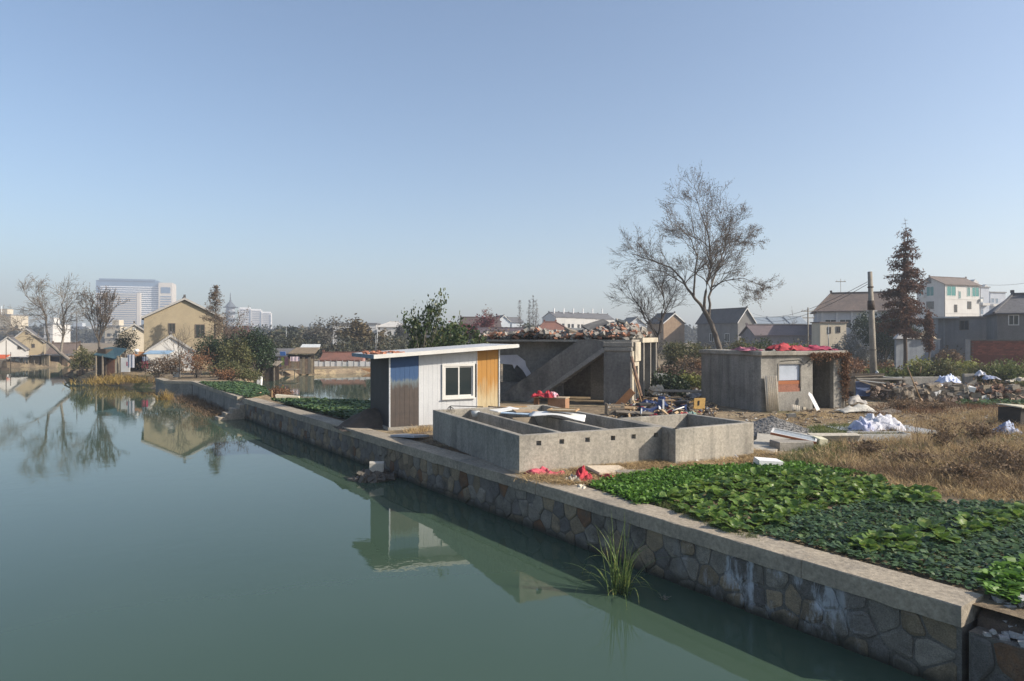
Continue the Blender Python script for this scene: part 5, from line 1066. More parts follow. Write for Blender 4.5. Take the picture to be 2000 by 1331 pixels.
for a in ((-.85, .85, -.3, -.26, -.02, .2), (-.85, .85, .26, .3, -.02, .2), (-.85, -.81, -.26, .26, -.02, .2), (.81, .85, -.26, .26, -.02, .2)): box('side', M('trough_white', (.55, .55, .53), (.42, .42, .4), 3), tr, *a)
box('soil', M('dark_soil', (.1, .1, .1)), tr, -.81, .81, -.26, .26, 0, .15)
g = grass('trough_weeds', 'green and tan weeds growing in the white trough', [(P(1716, 858).x + ri.uniform(-.75, .75), P(1716, 858).y + ri.uniform(-.2, .2), .15) for _ in range(60)], WEED, .12, 66, 8, .05, .01, .9)
put(slab('crate', 'black weathered crate at the yard edge', 'crate', P(2003, 836) + Vector((.2, .5, .32)), .55, .4, .34, (0, .03, .3), M('black_wood', (.05, .045, .04), (.03, .028, .026), 4), jit=.03))
put(slab('loose_board', 'pale tilted board lying on the black crate', 'board', P(2003, 836) + Vector((.2, .45, .70)), .62, .46, .02, (.06, .08, .3), M('cream_board', (.5, .46, .36), (.4, .36, .28), 3)))
cloth('blue_bag', 'grey-blue plastic bag in the dry grass by the black crate', 'bag', P(1968, 848), .8, .6, .5, M('blue_grey_bag', (.24, .29, .42), (.18, .22, .33), 3, .5), 150, .2, n=20)
# crushed white panels by the hut
cloth('crushed_panels', 'crushed white sheet-metal panels on the ground beside the hut', 'scrap', P(1672, 805), 1.5, .8, .42, M('scrap_white', (.58, .56, .5), (.3, .28, .25), 4, .6), 155, .05, n=9)
cloth('bent_panel', 'curved bent grey panel standing behind the crushed white ones', 'scrap', P(1672, 790), 1.0, .6, .62, M('scrap_grey', (.38, .36, .33), (.28, .26, .24), 3, .6), 160, .1, n=8)
# red net bags, cloth and boards in the straw by the coping
for i, (px, py, sx, sy, h, mt, lb, cat) in enumerate(((1058, 928, 1.0, .6, .30, PINK, 'torn pink net bag at the corner of the tank', 'net'), (1090, 917, 1.1, .4, .2, PINK, 'strip of pink netting tangled in straw along the tank', 'net'), (1139, 938, .42, .38, .36, REDCL, 'open red net sack beside the striped cloth', 'sack'), (1120, 939, .5, .42, .2, M('striped_sack', (.45, .40, .33), (.30, .27, .22), 14), 'grey striped sack slumped in the straw', 'sack'), (1135, 951, .6, .25, .07, M('cream_cloth', (.6, .54, .42), (.5, .44, .34), 5), 'cream cloth lying on the inner coping edge', 'cloth'), (1190, 935, .55, .25, .14, REDCL, 'red scrap under the cream stone slab', 'cloth'), (1430, 895, .35, .25, .15, FABW, 'scrap of white plastic in the straw by the small tank', 'plastic'))):
    cloth('net_bag' if i < 2 else ('sack' if i < 4 else 'rag'), lb, cat, P(px, py) + Vector((0, 0, -.07 if i < 2 else -.02)), sx, sy, h, mt, 471+i*7, .4*i, n=18)
put(slab('stone_slab', 'cream flat stone slab resting on the straw', 'slab', P(1190, 925) + Vector((0, 0, .08)), .48, .28, .03, (.12, .08, .5), M('cream_stone', (.52, .44, .34), (.44, .37, .28), 3)))
put(slab('stone_slab', 'grey flat slab at the edge of the seedling bed', 'slab', P(1240, 925) + Vector((0, 0, .03)), .5, .14, .035, (.0, .05, .25), CONC))
# pipes poking from the pad edge
for i, px in enumerate((1481, 1492, 1501, 1510)): pole('pipe_end', 'short black pipe end under the concrete pad edge', 'pipe', P(px, 894) + Vector((0, -.04, .03)), P(px, 894) + Vector((.02, .3, .03)), .05, .05, BLACK, 'pipe ends at the pad edge')
# rubble and block in the river
rv = P(727, 936, WATER); rk = random.Random(9); mb = MB()
for i in range(110):
    a = rk.uniform(0, 6.28); r_ = rk.random()**.6; s = rk.uniform(.03, .13); mb.obox((math.cos(a)*r_*.62, math.sin(a)*r_*.5, .22*(1-r_) + rk.uniform(-.05, .06)), (s, s*.8, s*.6), (rk.random(), rk.random(), rk.random()*6), .3, rk)
o = mb.build('river_debris', M('wet_rubble', (.12, .105, .085), (.07, .062, .052), 6, .6)); o.location = rv; tag(o, 'dark pile of rubble and twigs breaking the water by the wall', 'debris', kind='stuff')
put(slab('concrete_cube', 'pale concrete block sitting on the rubble in the water', 'block', rv + Vector((.12, .05, .36)), .21, .15, .12, (.05, .05, .2), M('pale_block', (.45, .42, .36), (.36, .34, .3), 5), jit=.06))
twig_shrub('few dark twigs poking out of the water at the rubble', rv + Vector((-.3, -.1, 0)), .7, .3, 16, BARK, 301, w=.006); twig_shrub('small pale dead twig sprig in the dark water', P(1297, 1172, WATER), .12, .14, 12, M('pale_twig', (.3, .27, .23), (.2, .18, .15), 4), 302, w=.004)

# ------------------------------------------------------------ collapsed lean-to, rubble wall, leaning poles
lt = thing('lean_to', 'collapsed lean-to of grey sheets and poles beside the concrete pole', 'shelter', Vector((PX(1700, 35.5), 35.5, 0)), .15)
MB().prism([(-1.3, -.6, 1.12), (.4, -.5, 1.16), (.5, .3, 1.02), (-1.3, .5, .95)], (0, 0, .05)).build('roof_sheet', TIMBER, lt); MB().prism([(.3, -.55, 1.1), (1.9, -.45, 1.0), (1.8, .3, .8), (.4, .5, .9)], (0, 0, .04)).build('roof_sheet', METAL, lt)
MB().bar((-1.3, -.7, 1.05), (1.9, -.65, 1.0), .1, .07).build('roof_beam', M('grey_frame', (1, 1, 1)), lt); MB().bar((-1.2, -.75, .95), (1.0, -.8, .28), .1, .07).build('fallen_beam', TIMBER, lt); MB().bar((-1.2, -.72, .98), (1.2, -.6, .7), .05, .05).build('fallen_beam', METAL, lt)
MB().prism([(-1.2, -.55, .15), (-.4, -.55, .12), (-.38, -.5, .85), (-1.2, -.5, .9)], (0, .03, 0)).build('blue_board', M('dusty_blue', (.10, .14, .26), (.07, .10, .19), 2), lt)
box('back_wall', DARKWOOD, lt, -1.3, 1.5, .9, 1.0, -.05, 1.2)
for x in (-1.25, 1.5): box('post', TIMBER, lt, x, x+.08, -.5, -.42, -.05, 1.1)
MB().lathe([(.0, 0), (.36, .01), (.4, .06)], 18, (-.2, -1.4, .0)).build('dish', METAL, lt) if False else None
rwall = thing('rubble_wall', 'low ragged wall of loose stones and broken bricks', 'wall', Vector((PX(1740, 33.6), 33.6, 0)), .04)
rs = random.Random(19); RSM = [M('field_stone_%d' % i, c, tuple(x*.65 for x in c), 6, bump=.5, rnd=.25, stain=(.12, .1, .08)) for i, c in enumerate(((.27, .24, .2), (.30, .25, .19), (.2, .18, .16)))]
DBR = M('dusty_brick', (.27, .15, .10), (.17, .11, .085), 4, rnd=.3, stain=(.2, .165, .13))
for i in range(270):
    x = rs.uniform(.2, 8.0); row = rs.randrange(5); top = .74 - .25*noise.noise(Vector((x*.8, 0, 0))); z = .06 + row*top/5 + rs.uniform(-.05, .05)
    br = x > 3.9 and rs.random() < .75; s = rs.uniform(.07, .18) if not br else .1
    h = (s*1.2, .16, s*.75) if not br else (.12, .1, .045)
    MB().obox((x, rs.uniform(-.15, .1), z), h, (rs.uniform(-.25, .25), rs.uniform(-.35, .35), rs.uniform(-.5, .5)), .36, rs).build('stone' if not br else 'brick', DBR if br else (RSM[rs.randrange(3)] if rs.random() < .95 else WHITE), rwall)
box('earth_core', M('dark_soil', (1, 1, 1)), rwall, 0, 8.2, .05, .9, -.1, .5)
cw = thing('plastered_wall', 'low plastered wall stump behind the loose stones', 'wall', Vector((PX(1755, 36), 36, 0)), .05); box('wall', CONC_H, cw, 0, 3.4, 0, .2, -.05, 1.05, bevel=.02); box('wall', CONC_H, cw, 3.6, 4.3, .02, .2, -.05, 1.2, bevel=.02)
wr = rs; mb = MB()
for i in range(900):
    x, y = rs.uniform(18, 27.5), rs.gauss(35, 1.0); s = rs.uniform(.03, .13); mb.obox((x, y, .08 + .75*max(0, 1-abs(y-35)/2)*rs.random()), (s, s*.7, s*.5), (rs.random(), rs.random(), rs.random()*6), .3, rs)
tag(mb.build('wall_rubble', M('mixed_rubble', (.30, .22, .16), (.18, .13, .10), 9, fine=.4)), 'spread of brick and stone rubble behind the ragged wall', 'rubble', kind='stuff')
cloth('blue_white_tarp', 'blue and white plastic sheet draped on the rubble wall', 'tarp', PD(1851, 748, 34.0), 1.15, .6, .5, M('blue_white', (.50, .55, .68), (.34, .40, .58), 4, .5), 190, 0, n=20)
cloth('blue_rag', 'small blue rag on the rubble wall', 'cloth', PD(1935, 742, 35), .8, .4, .3, M('blue_rag', (.18, .24, .42), (.3, .3, .32), 5, .7), 193, 0, n=14); cloth('white_bag', 'white shopping bag on the rubble behind the blue rag', 'bag', PD(1915, 735, 36), .5, .4, .35, FABW, 196, 0, n=12); cloth('pale_sack', 'pale dirty sack at the end of the rubble wall', 'sack', PD(1985, 746, 35), 1.0, .5, .3, M('sackcloth', (1, 1, 1)), 199, 0, n=14)
pole('leaning_pole', 'thin bare pole leaning on the rubble wall', 'pole', PD(1800, 786, 33.0), PD(1772, 717, 33.4), .035, .025, WOOD); pole('stake', 'short pale stake standing behind the rubble wall', 'pole', PD(1797, 730, 37), PD(1799, 716, 37), .03, .02, WOOD)
tag(rosettes('field_greens', sample([(1870, 792), (1890, 778), (2000, 774), (2120, 778), (2100, 792), (1990, 795)], 1000), MDG, .2, 6, 8), 'strip of dark greens below the rubble wall', 'greens', kind='stuff')
# concrete pole and wires
up = thing('utility_pole', 'tapered concrete utility pole leaning slightly by the lean-to', 'utility pole', Vector((PX(1708, 37.5), 37.5, 0)), 0)
zt_ = PZ(531, 37.5); lean = PX(1699, 37.5) - PX(1708, 37.5)
MB().tube([(0, 0, -.2), (lean*.5, 0, zt_*.5), (lean, 0, zt_)], [.19, .155, .115], 14).build('shaft', M('pole_concrete', (.30, .27, .225), (.2, .18, .15), 2, streak=.4), up, True)
for z, h in ((zt_*.69, .5), (zt_*.87, .06), (zt_*.36, .05), (zt_*.17, .05)): MB().tube([(lean*z/zt_, 0, z), (lean*(z+h)/zt_, 0, z+h)], [.19 if h > .2 else .165 - .003*z + .01, .18 if h > .2 else .165 - .003*z + .01], 12).build('clamp', M('rusty_band', (.07, .05, .042), (.05, .04, .034), 5), up, True)
MB().bar((lean*.69 - .3, -.05, zt_*.68), (lean*.69 + .35, .05, zt_*.68), .05, .05).build('bracket', METAL, up)
MB().tube([(lean*.17 + .0, -.12, zt_*.17), (lean*.17 + .12, -.2, zt_*.17 + .12)], [.05, .09], 8).build('insulator', WHITE, up)
def wire(label, a, b, sag, r=.016, group=None):
    a, b = Vector(a), Vector(b); n = 14; pts = [(b-a)*(i/n) + Vector((0, 0, -sag*4*(i/n)*(1-i/n))) for i in range(n+1)]
    o = MB().tube(pts, r, 4, False).build('wire', BLACK); o.location = a; return tag(o, label, 'wire', group)
ptop = Vector((PX(1700, 37.5), 37.5, PZ(548, 37.5)))
wire('upper overhead wire running from the concrete pole towards the far houses', ptop, PD(1470, 612, 105), 1.2); wire('lower overhead wire running from the concrete pole past the tiled roof', ptop - Vector((0, 0, .12)), PD(1462, 616, 105), 1.5)
wire('thin wire crossing the sky right of the white house', PD(1920, 556, 90), PD(2100, 528, 70), .6)
# ------------------------------------------------------------ houses and town
def tile_mat(name, c1, c2, period=.3):
    m = bpy.data.materials.new(name); m.use_nodes = True; nt = m.node_tree; b = nt.nodes['Principled BSDF']; co = nd(nt, 'ShaderNodeTexCoord').outputs['Object']
    c = ramp(nt, ntex(nt, co, .9, 7, .7), .35, .65, c1, c2); c = mix(nt, c, ramp(nt, ntex(nt, co, 7, 4, .7), .3, .7, (.6,)*3, (1.3,)*3), 1.0, 'MULTIPLY')
    nt.links.new(c, b.inputs['Base Color']); b.inputs['Roughness'].default_value = .85
    w = nd(nt, 'ShaderNodeTexWave'); w.bands_direction = 'Z'; w.inputs['Scale'].default_value = 1/period; nt.links.new(co, w.inputs[0])
    bn = nd(nt, 'ShaderNodeBump'); bn.inputs['Strength'].default_value = .6; bn.inputs['Distance'].default_value = .08; nt.links.new(w.outputs[1], bn.inputs['Height']); nt.links.new(bn.outputs[0], b.inputs['Normal']); return m
SLATE = tile_mat('slate_tiles', (.085, .082, .085), (.055, .054, .058)); BROWNT = tile_mat('brown_tiles', (.17, .125, .10), (.11, .085, .072)); REDT = tile_mat('red_tiles', (.22, .095, .065), (.15, .07, .05)); GREYT = tile_mat('grey_tiles', (.15, .145, .15), (.10, .098, .10))
WHW = M('white_render', (.54, .53, .51), (.47, .46, .44), .5, bump=.05, fine=.06, streak=.1); TAN = M('tan_render', (.33, .275, .185), (.27, .225, .155), .7, bump=.1, fine=.08, stain=(.22, .19, .135), stain_s=.4)
CREAM = M('cream_render', (.52, .46, .36), (.44, .39, .30), .6, bump=.1, fine=.1, streak=.15); GREYW = M('grey_render', (.25, .25, .25), (.19, .19, .195), .6, bump=.1, fine=.1, streak=.2); OLDB = M('old_brick', (.30, .215, .14), (.22, .15, .10), 1.5, bump=.3, bscale=8, fine=.3); GREYB = M('grey_brick', (.17, .165, .16), (.12, .118, .115), 1, bump=.3, bscale=8, fine=.25)
TEAL = GLASS('teal_glass', (.02, .17, .17)); DGL = GLASS(); BGL = GLASS('blue_glass', (.10, .17, .26), .15)
WFR = M('window_frame_white', (.6, .6, .58), (.55, .55, .53), 2, fine=.02, bump=0); WFD = M('window_frame_dark', (.12, .10, .09), (.1, .085, .075), 2, fine=.02, bump=0)
def window(parent, face, x, z, w, h, off=0.0, glass=None, frm=None, mull=1, t=.07):
    """face: 'f' front (y=off, looking -y), 'l' left (x=off, looking -x), 'r' right (x=off, looking +x); x runs along the face"""
    def bx(mb, a0, a1, o0, o1, z0, z1):
        if face == 'f': mb.box(a0, a1, off - o1, off - o0, z0, z1)
        elif face == 'l': mb.box(off - o1, off - o0, a0, a1, z0, z1)
        else: mb.box(off + o0, off + o1, a0, a1, z0, z1)
    f = MB(); bx(f, x, x+t, .002, .06, z, z+h); bx(f, x+w-t, x+w, .002, .06, z, z+h); bx(f, x+t, x+w-t, .003, .058, z, z+t); bx(f, x+t, x+w-t, .003, .058, z+h-t, z+h)
    for i in range(mull): q = x + w*(i+1)/(mull+1); bx(f, q-t*.35, q+t*.35, .004, .055, z+t, z+h-t)
    o = f.build('window', frm or WFR, parent); p = MB(); bx(p, x+t, x+w-t, .001, .02, z+t, z+h-t); p.build('pane', glass or DGL, o); return o
def house(name, label, px, d, ang, w, dp, eave, ridge, axis, wm, rm, wins=(), over=.35, cat='house', base=0.0, group=None, glass=None, frm=None, ridgecap=True, flat=False, hip=0):
    t = thing(name, label, cat, (PX(px, d), d, base), ang, group); z0 = -.3
    if flat:
        box('wall', wm, t, 0, w, 0, dp, z0, eave); box('roof', rm, t, -over, w+over, -over, dp+over, eave+.003, ridge)
    elif hip:
        box('wall', wm, t, 0, w, 0, dp, z0, eave); o_ = over; k = (ridge-eave)/(dp/2); e = eave - o_*k
        a, b, c, d_ = (-o_, -o_, e), (w+o_, -o_, e), (w+o_, dp+o_, e), (-o_, dp+o_, e); r0, r1 = (hip-o_, dp/2, ridge), (w+o_-hip, dp/2, ridge)
        r = MB().add([a, b, c, d_, r0, r1] + [(p[0], p[1], p[2] - .12) for p in (a, b, c, d_)], [(0, 1, 5, 4), (1, 2, 5), (2, 3, 4, 5), (3, 0, 4), (0, 6, 7, 1), (1, 7, 8, 2), (2, 8, 9, 3), (3, 9, 6, 0), (9, 8, 7, 6)]).build('roof', rm, t)
        box('ridge', rm, r, hip-o_-.1, w+o_-hip+.1, dp/2-.13, dp/2+.13, ridge-.02, ridge+.18)
        for x in (hip-o_-.15, w+o_-hip-.15): box('ridge_end', rm, r, x, x+.3, dp/2-.1, dp/2+.1, ridge+.182, ridge+.45)
        for p0, p1 in ((a, r0), (b, r1)): MB().bar(p0, p1, .2, .18).build('hip_ridge', rm, r)
    elif axis == 'x':
        MB().prism([(0, 0, z0), (0, 0, eave), (0, dp/2, ridge-.12), (0, dp, eave), (0, dp, z0)], (w, 0, 0)).build('wall', wm, t); k = (ridge-eave)/(dp/2)
        rf = MB(); 
        for s in (0, 1):
            y0, y1 = (-over, dp/2) if s == 0 else (dp+over, dp/2); rf.prism([(-over, y0, eave-over*k), (w+over, y0, eave-over*k), (w+over, y1, ridge), (-over, y1, ridge)], (0, 0, .14))
        r = rf.build('roof', rm, t)
        if ridgecap:
            box('ridge', rm, r, -over-.05, w+over+.05, dp/2-.12, dp/2+.12, ridge+.1, ridge+.28)
            for x in (-over-.1, w+over-.2): box('ridge_end', rm, r, x, x+.3, dp/2-.1, dp/2+.1, ridge+.282, ridge+.5)
    else:
        MB().prism([(0, 0, z0), (0, 0, eave), (w/2, 0, ridge-.12), (w, 0, eave), (w, 0, z0)], (0, dp, 0)).build('wall', wm, t); k = (ridge-eave)/(w/2); rf = MB()
        for s in (0, 1):
            xa, xb_ = (-over, w/2) if s == 0 else (w+over, w/2); rf.prism([(xa, -over, eave-over*k), (xa, dp+over, eave-over*k), (xb_, dp+over, ridge), (xb_, -over, ridge)], (0, 0, .14))
        r = rf.build('roof', rm, t)
        vb = MB()
        for s in (0, 1):
            xa, xb_ = (-over, w/2) if s == 0 else (w+over, w/2); vb.prism([(xa, -over-.04, eave-over*k-.06), (xb_, -over-.04, ridge-.06), (xb_, -over-.04, ridge+.16), (xa, -over-.04, eave-over*k+.16)], (0, .035, 0))
        vb.build('bargeboard', M('grey_verge', (.36, .35, .33), (.3, .29, .28), 1) if wm in (TAN, WHW, CREAM) else WFR, r)
        if ridgecap: box('ridge', rm, r, w/2-.12, w/2+.12, -over, dp+over, ridge+.1, ridge+.26); box('ridge_end', rm, r, w/2-.1, w/2+.1, -over-.05, -over+.2, ridge+.262, ridge+.45)
    for q in wins: window(t, *q[:5], *(q[5:] if len(q) > 5 else ()), glass=glass, frm=frm)
    return t
ORI = math.atan2(.37, .93)
# --- left bank
d = 67.0
hz = lambda y, dd=67.0: PZ(y, dd)
w_ = PX(432, d) - PX(281, d)
house('house', 'tan two-storey house with plain gable facing the river', 281, d, .48, span(281, d, .48, 436), 9, hz(620), hz(583), 'y', TAN, GREYT, [('f', PX(324, d)-PX(281, d), hz(651), .62, 1.0, 0), ('f', PX(372, d)-PX(281, d), hz(660), .9, 1.35, 0)], .25, frm=WFD)
house('shed', 'white gabled shed in front of the tan house', 286, 62.5, .48, span(286, 62.5, .48, 380), 3.2, hz(688, 62.5), hz(657, 62.5), 'y', WHW, GREYT, [], .15, 'shed')
aw = thing('awning', 'pale blue sheet awning on the front of the white gabled shed', 'awning', (PX(290, 62), 62, 0)); MB().prism([(0, -.9, hz(692, 62)), (2.2, -.9, hz(692, 62)), (2.2, .3, hz(686, 62)), (0, .3, hz(686, 62))], (0, 0, .05)).build('sheet', M('awning_blue', (.25, .36, .48), (.2, .3, .4), 2), aw)
for x in (.05, 2.1): box('post', TIMBER, aw, x, x+.06, -.85, -.79, -.1, hz(692, 62))
house('house', 'cream gabled house set behind the riverside shack', 232, 84, .5, span(232, 84, .5, 292), 8, hz(652, 84), hz(634, 84), 'y', CREAM, GREYT, [('f', 1.5, hz(640, 84)-.3, .3, .35, 0)], .2)
# riverside shack cluster
sk = thing('shack', 'dark patched riverside shack with teal tarpaulin roof', 'shack', (PX(190, 61.5), 61.5, 0)); q = 61.5/F_PX
box('wall', DARKWOOD, sk, 0, .75, 0, 2.5, -1.4, hz(682, 61.5)); box('wall', M('shack_board', (.12, .10, .085), (.08, .07, .06), 2), sk, .8, 2.2, .5, 2.5, -1.3, hz(692, 61.5)); box('brick_wall', M('shack_brick', (.16, .085, .06), (.11, .06, .045), 4), sk, .78, 1.4, .2, .48, -1.3, hz(703, 61.5)); box('plaster_wall', CREAM, sk, 1.45, 2.0, .25, .46, -.5, hz(698, 61.5))
MB().prism([(-.1, -.4, hz(694, 61.5)), (2.0, -.6, hz(702, 61.5)), (2.15, .9, hz(683, 61.5)), (.4, 1.6, hz(680, 61.5)), (-.1, 1.2, hz(682, 61.5))], (0, 0, .07)).build('tarpaulin', M('teal_tarp', (.04, .085, .10), (.03, .06, .075), 1.5, .4, .3), sk)
for x in (.1, .7, 2.05): box('post', TIMBER, sk, x, x+.1, -.5, -.4, -1.5, hz(695, 61.5))
pier = thing('jetty', 'dark timber jetty wall standing in the river under the bush', 'jetty', (PX(150, 65), 65, 0))
for i in range(11): box('plank', DARKWOOD, pier, i*.22, i*.22+.2, -.05 + (i % 3)*.02, .05, -1.5, -.1 + (i*7 % 5)*.06)
box('beam', DARKWOOD, pier, -.2, 2.6, -.12, -.055, -.55, -.4)
br = thing('boarded_frame', 'dark angled timbers jutting over the river at the jetty end', 'timber', (PX(146, 66), 66, -.9)); MB().bar((-1.0, 0, .35), (.1, 0, .9), .12, .12).build('beam', DARKWOOD, br); MB().bar((-1.0, .05, .3), (.1, .05, -.15), .12, .12).build('beam', DARKWOOD, br)
ws = thing('white_screen', 'white board screen with a red square beside the shack', 'screen', (PX(236, 60.8), 60.8, 0)); box('board', SHEET, ws, 0, .8, 0, .05, hz(727, 60.8), hz(699, 60.8)); box('red_square', M('red_paint', (.5, .02, .06), (.42, .02, .05), 3), ws, .52, .76, -.012, -.002, hz(715, 60.8), hz(707, 60.8)); box('post', TIMBER, ws, -.1, -.02, 0, .08, -1, hz(694, 60.8))
for i, (px, py, wd, h, mt, lb) in enumerate(((249, 693, .62, 1.15, FABW, 'white bed sheet hung to dry beside the red-squared screen'), (277, 703, .55, .75, M('crimson', (.45, .05, .12), (.38, .04, .1), 3), 'crimson garment hung beside the dark doorway'), (278, 697, .5, .4, M('grey_blue_cloth', (.3, .33, .4), (.24, .27, .33), 3), 'grey-blue garment hung above the crimson one'))):
    vs = [(wd*u/8, .05*math.sin(u*1.9), -h*v/4) for u in range(9) for v in range(5)]; o = MB().add(vs, [(u*5+v, u*5+v+1, u*5+v+6, u*5+v+5) for u in range(8) for v in range(4)]).build('laundry', mt, None, True); o.location = PD(px, py, 60.3 - i*.08); tag(o, lb, 'laundry')
ob = thing('shelter', 'orange-boarded lean-to with a dark doorway near the laundry', 'shelter', (PX(262, 63), 63, 0)); box('back', BLACK, ob, 0, 1.0, .4, .5, -.2, hz(695, 63)); MB().prism([(-.1, -.3, hz(696, 63)), (1.0, -.3, hz(696, 63)), (1.0, .5, hz(689, 63)), (-.1, .5, hz(689, 63))], (0, 0, .06)).build('roof', M('orange_board', (.36, .17, .07), (.28, .13, .055), 3), ob); box('post', TIMBER, ob, .95, 1.03, -.25, -.17, -.2, hz(696, 63))
for px, py in ((267, 686), (226, 696)):
    wt = thing('water_tank', 'small round white water tank perched on a shack roof', 'water tank', PD(px, py + 3, 62.2), 0, 'round tanks on the shack roofs'); MB().lathe([(.02, 0), (.14, .03), (.2, .14), (.2, .2), (.13, .31), (.02, .34)], 14).build('drum', WHITE, wt, True); box('stand', METAL, wt, -.1, .1, -.1, .1, -.15, -.002)
put(slab('white_bin', 'pale box standing on the canal wall top by the brambles', 'box', P(338, 737) + Vector((0, .6, .35)), .22, .2, .38, (0, 0, .2), M('pale_bin', (.45, .46, .46), (.38, .39, .39), 3)))
# far-left houses across the river
house('house', 'white gabled house at the water on the far left bank', -20, 98, .55, span(-20, 98, .55, 50), 9, hz(684, 98), hz(659, 98), 'y', WHW, GREYT, [('f', PX(24, 98)-PX(-20, 98), hz(683, 98), .5, .5, 0)], .15, frm=WFD)
house('house', 'brown plastered gabled house behind the waterside shacks', 18, 104, .55, span(18, 104, .55, 84), 8, hz(668, 104), hz(643, 104), 'y', TAN, GREYT, [('f', PX(54, 104)-PX(18, 104), hz(680, 104), .4, .6, 0), ('f', PX(44, 104)-PX(18, 104), hz(654, 104), .35, .4, 0)], .2, frm=WFD)
house('house', 'low brown tiled house beside the boathouse door', 92, 104, .3, span(92, 104, .3, 142), 6, hz(692, 104), hz(673, 104), 'x', TAN, BROWNT, [], .2)
bh = thing('boathouse', 'brown boathouse with a tall dark door at the water', 'boathouse', (PX(98, 93.5), 93.5, 0)); box('wall', M('boathouse_brick', (.24, .165, .11), (.17, .12, .085), 3), bh, 0, 2.4, 0, 2.5, -1.4, hz(696, 93.5)); box('door', BLACK, bh, .15, 1.25, -.04, -.003, -1.1, hz(698, 93.5)); box('roof', GREYT, bh, -.15, 2.6, -.3, 2.6, hz(696, 93.5)+.003, hz(694, 93.5)+.1); box('post', DARKWOOD, bh, 1.6, 1.68, -.1, -.02, -1.4, hz(697, 93.5))
for i, (px0, px1, top, mt, lb) in enumerate(((20, 40, 699, M('shack_white', (.5, .5, .47), (.3, .29, .27), 3), 'pale patched waterside hut near the orange awning'), (45, 56, 700, WHW, 'narrow white waterside hut between timber posts'), (57, 80, 696, M('shack_brown', (.26, .18, .12), (.16, .12, .09), 3), 'brown plank waterside hut on stilts'), (80, 97, 694, M('shack_straw', (.34, .27, .18), (.2, .16, .11), 3), 'straw-coloured waterside hut next to the boathouse'))):
    s = thing('waterside_hut', lb, 'hut', (PX(px0, 93), 93, 0)); w = PX(px1, 93) - PX(px0, 93); zt2 = hz(top, 93)
    n = max(2, int(w/.3))
    for k in range(n): box('board', mt, s, w*k/n, w*(k+1)/n - .02, .02*(k % 2), .12, -.75, zt2 - .1*(k*3 % 4)*.3)
    box('roof', GREYT, s, -.15, w+.15, -.4, 1.6, zt2+.01, zt2+.1); box('inside', DARKWOOD, s, .05, w-.05, .5, .6, -.9, zt2)
    for k in range(3): box('stilt', TIMBER, s, w*k/2-.04, w*k/2+.04, -.2, -.12, -1.5, zt2 - .05)
oa = thing('awning', 'orange awning over the water at the white house', 'awning', (PX(-18, 92.5), 92.5, 0)); MB().prism([(0, -.8, hz(701, 92)), (2.5, -.8, hz(701, 92)), (2.5, .3, hz(694, 92)), (0, .3, hz(694, 92))], (0, 0, .05)).build('sheet', M('orange_awning', (.55, .12, .05), (.45, .1, .04), 2), oa)
for x in (.05, 2.4): box('post', TIMBER, oa, x, x+.06, -.75, -.69, -1.4, hz(701, 92))
bo = thing('boat', 'moored boat with a dark rounded canopy beside the orange awning', 'boat', (PX(-14, 84), 84, WATER), .1)
hull = [(-1.7, -.2), (-1.3, -.5), (1.2, -.5), (1.9, 0), (1.2, .5), (-1.3, .5), (-1.7, .2)]; MB().prism([(x, y, -.1) for x, y in hull], (0, 0, .45)).build('hull', DARKWOOD, bo)
vs = [(x, .85*math.cos(a)*.7, .3 + 1.0*math.sin(a)) for x in (-.9, 1.3) for a in [math.pi*k/12 for k in range(13)]]; o = MB().add(vs, [(k, k+1, k+14, k+13) for k in range(12)]).build('canopy', M('boat_canopy', (.07, .06, .05), (.05, .042, .036), 4), bo, True); o.modifiers.new('t', 'SOLIDIFY').thickness = .05
for i, (px, y0, y1) in enumerate(((12, 665, 712), (21, 688, 735), (150, 620, 690))): pole('pole', ['slim pole standing before the white waterside house', 'short dark mooring pole in the water by the boat', 'grey lamp pole behind the tilted tree'][i], 'pole', (PX(px, 88), 88, -1.2), (PX(px, 88), 88, PZ(y0, 88)), .05, .04, DARKWOOD)
# --- pond side shanties
ps = thing('plank_shack', 'dark plank shack with ragged roof at the pond corner', 'shack', (PX(488, 64), 64, 0), .1)
for i in range(9): box('plank', DARKWOOD, ps, i*.25, i*.25+.23, 0, .06, -1.3, hz(712, 64) - .03*(i % 3))
box('back', DARKWOOD, ps, 0, 2.3, 1.5, 1.6, -1.2, hz(704, 64)); MB().prism([(-.3, -.3, hz(706, 64)), (2.5, -.35, hz(716, 64)), (2.6, 1.7, hz(709, 64)), (-.2, 1.7, hz(700, 64))], (0, 0, .08)).build('roof', TIMBER, ps)
for x in (0, 1.1, 2.2): box('post', TIMBER, ps, x, x+.09, -.15, -.065, -1.6, hz(714, 64))
box('brick_panel', M('shack_brick', (1, 1, 1)), ps, -.5, -.02, -.05, .05, -.6, hz(700, 64))
ls = thing('shanty', 'long low shanty of boards and netting along the far pond side', 'shanty', (PX(526, 74), 74, 0)); n = 16; LSW = PX(612, 74) - PX(526, 74)
for i in range(n): box('board', [M('shack_straw', (1, 1, 1)), TIMBER, M('shack_brown', (1, 1, 1))][(i*5) % 3], ls, LSW*i/n, LSW*(i+1)/n-.03, 0, .08, -.9, hz(698 + (i*3) % 6, 74))
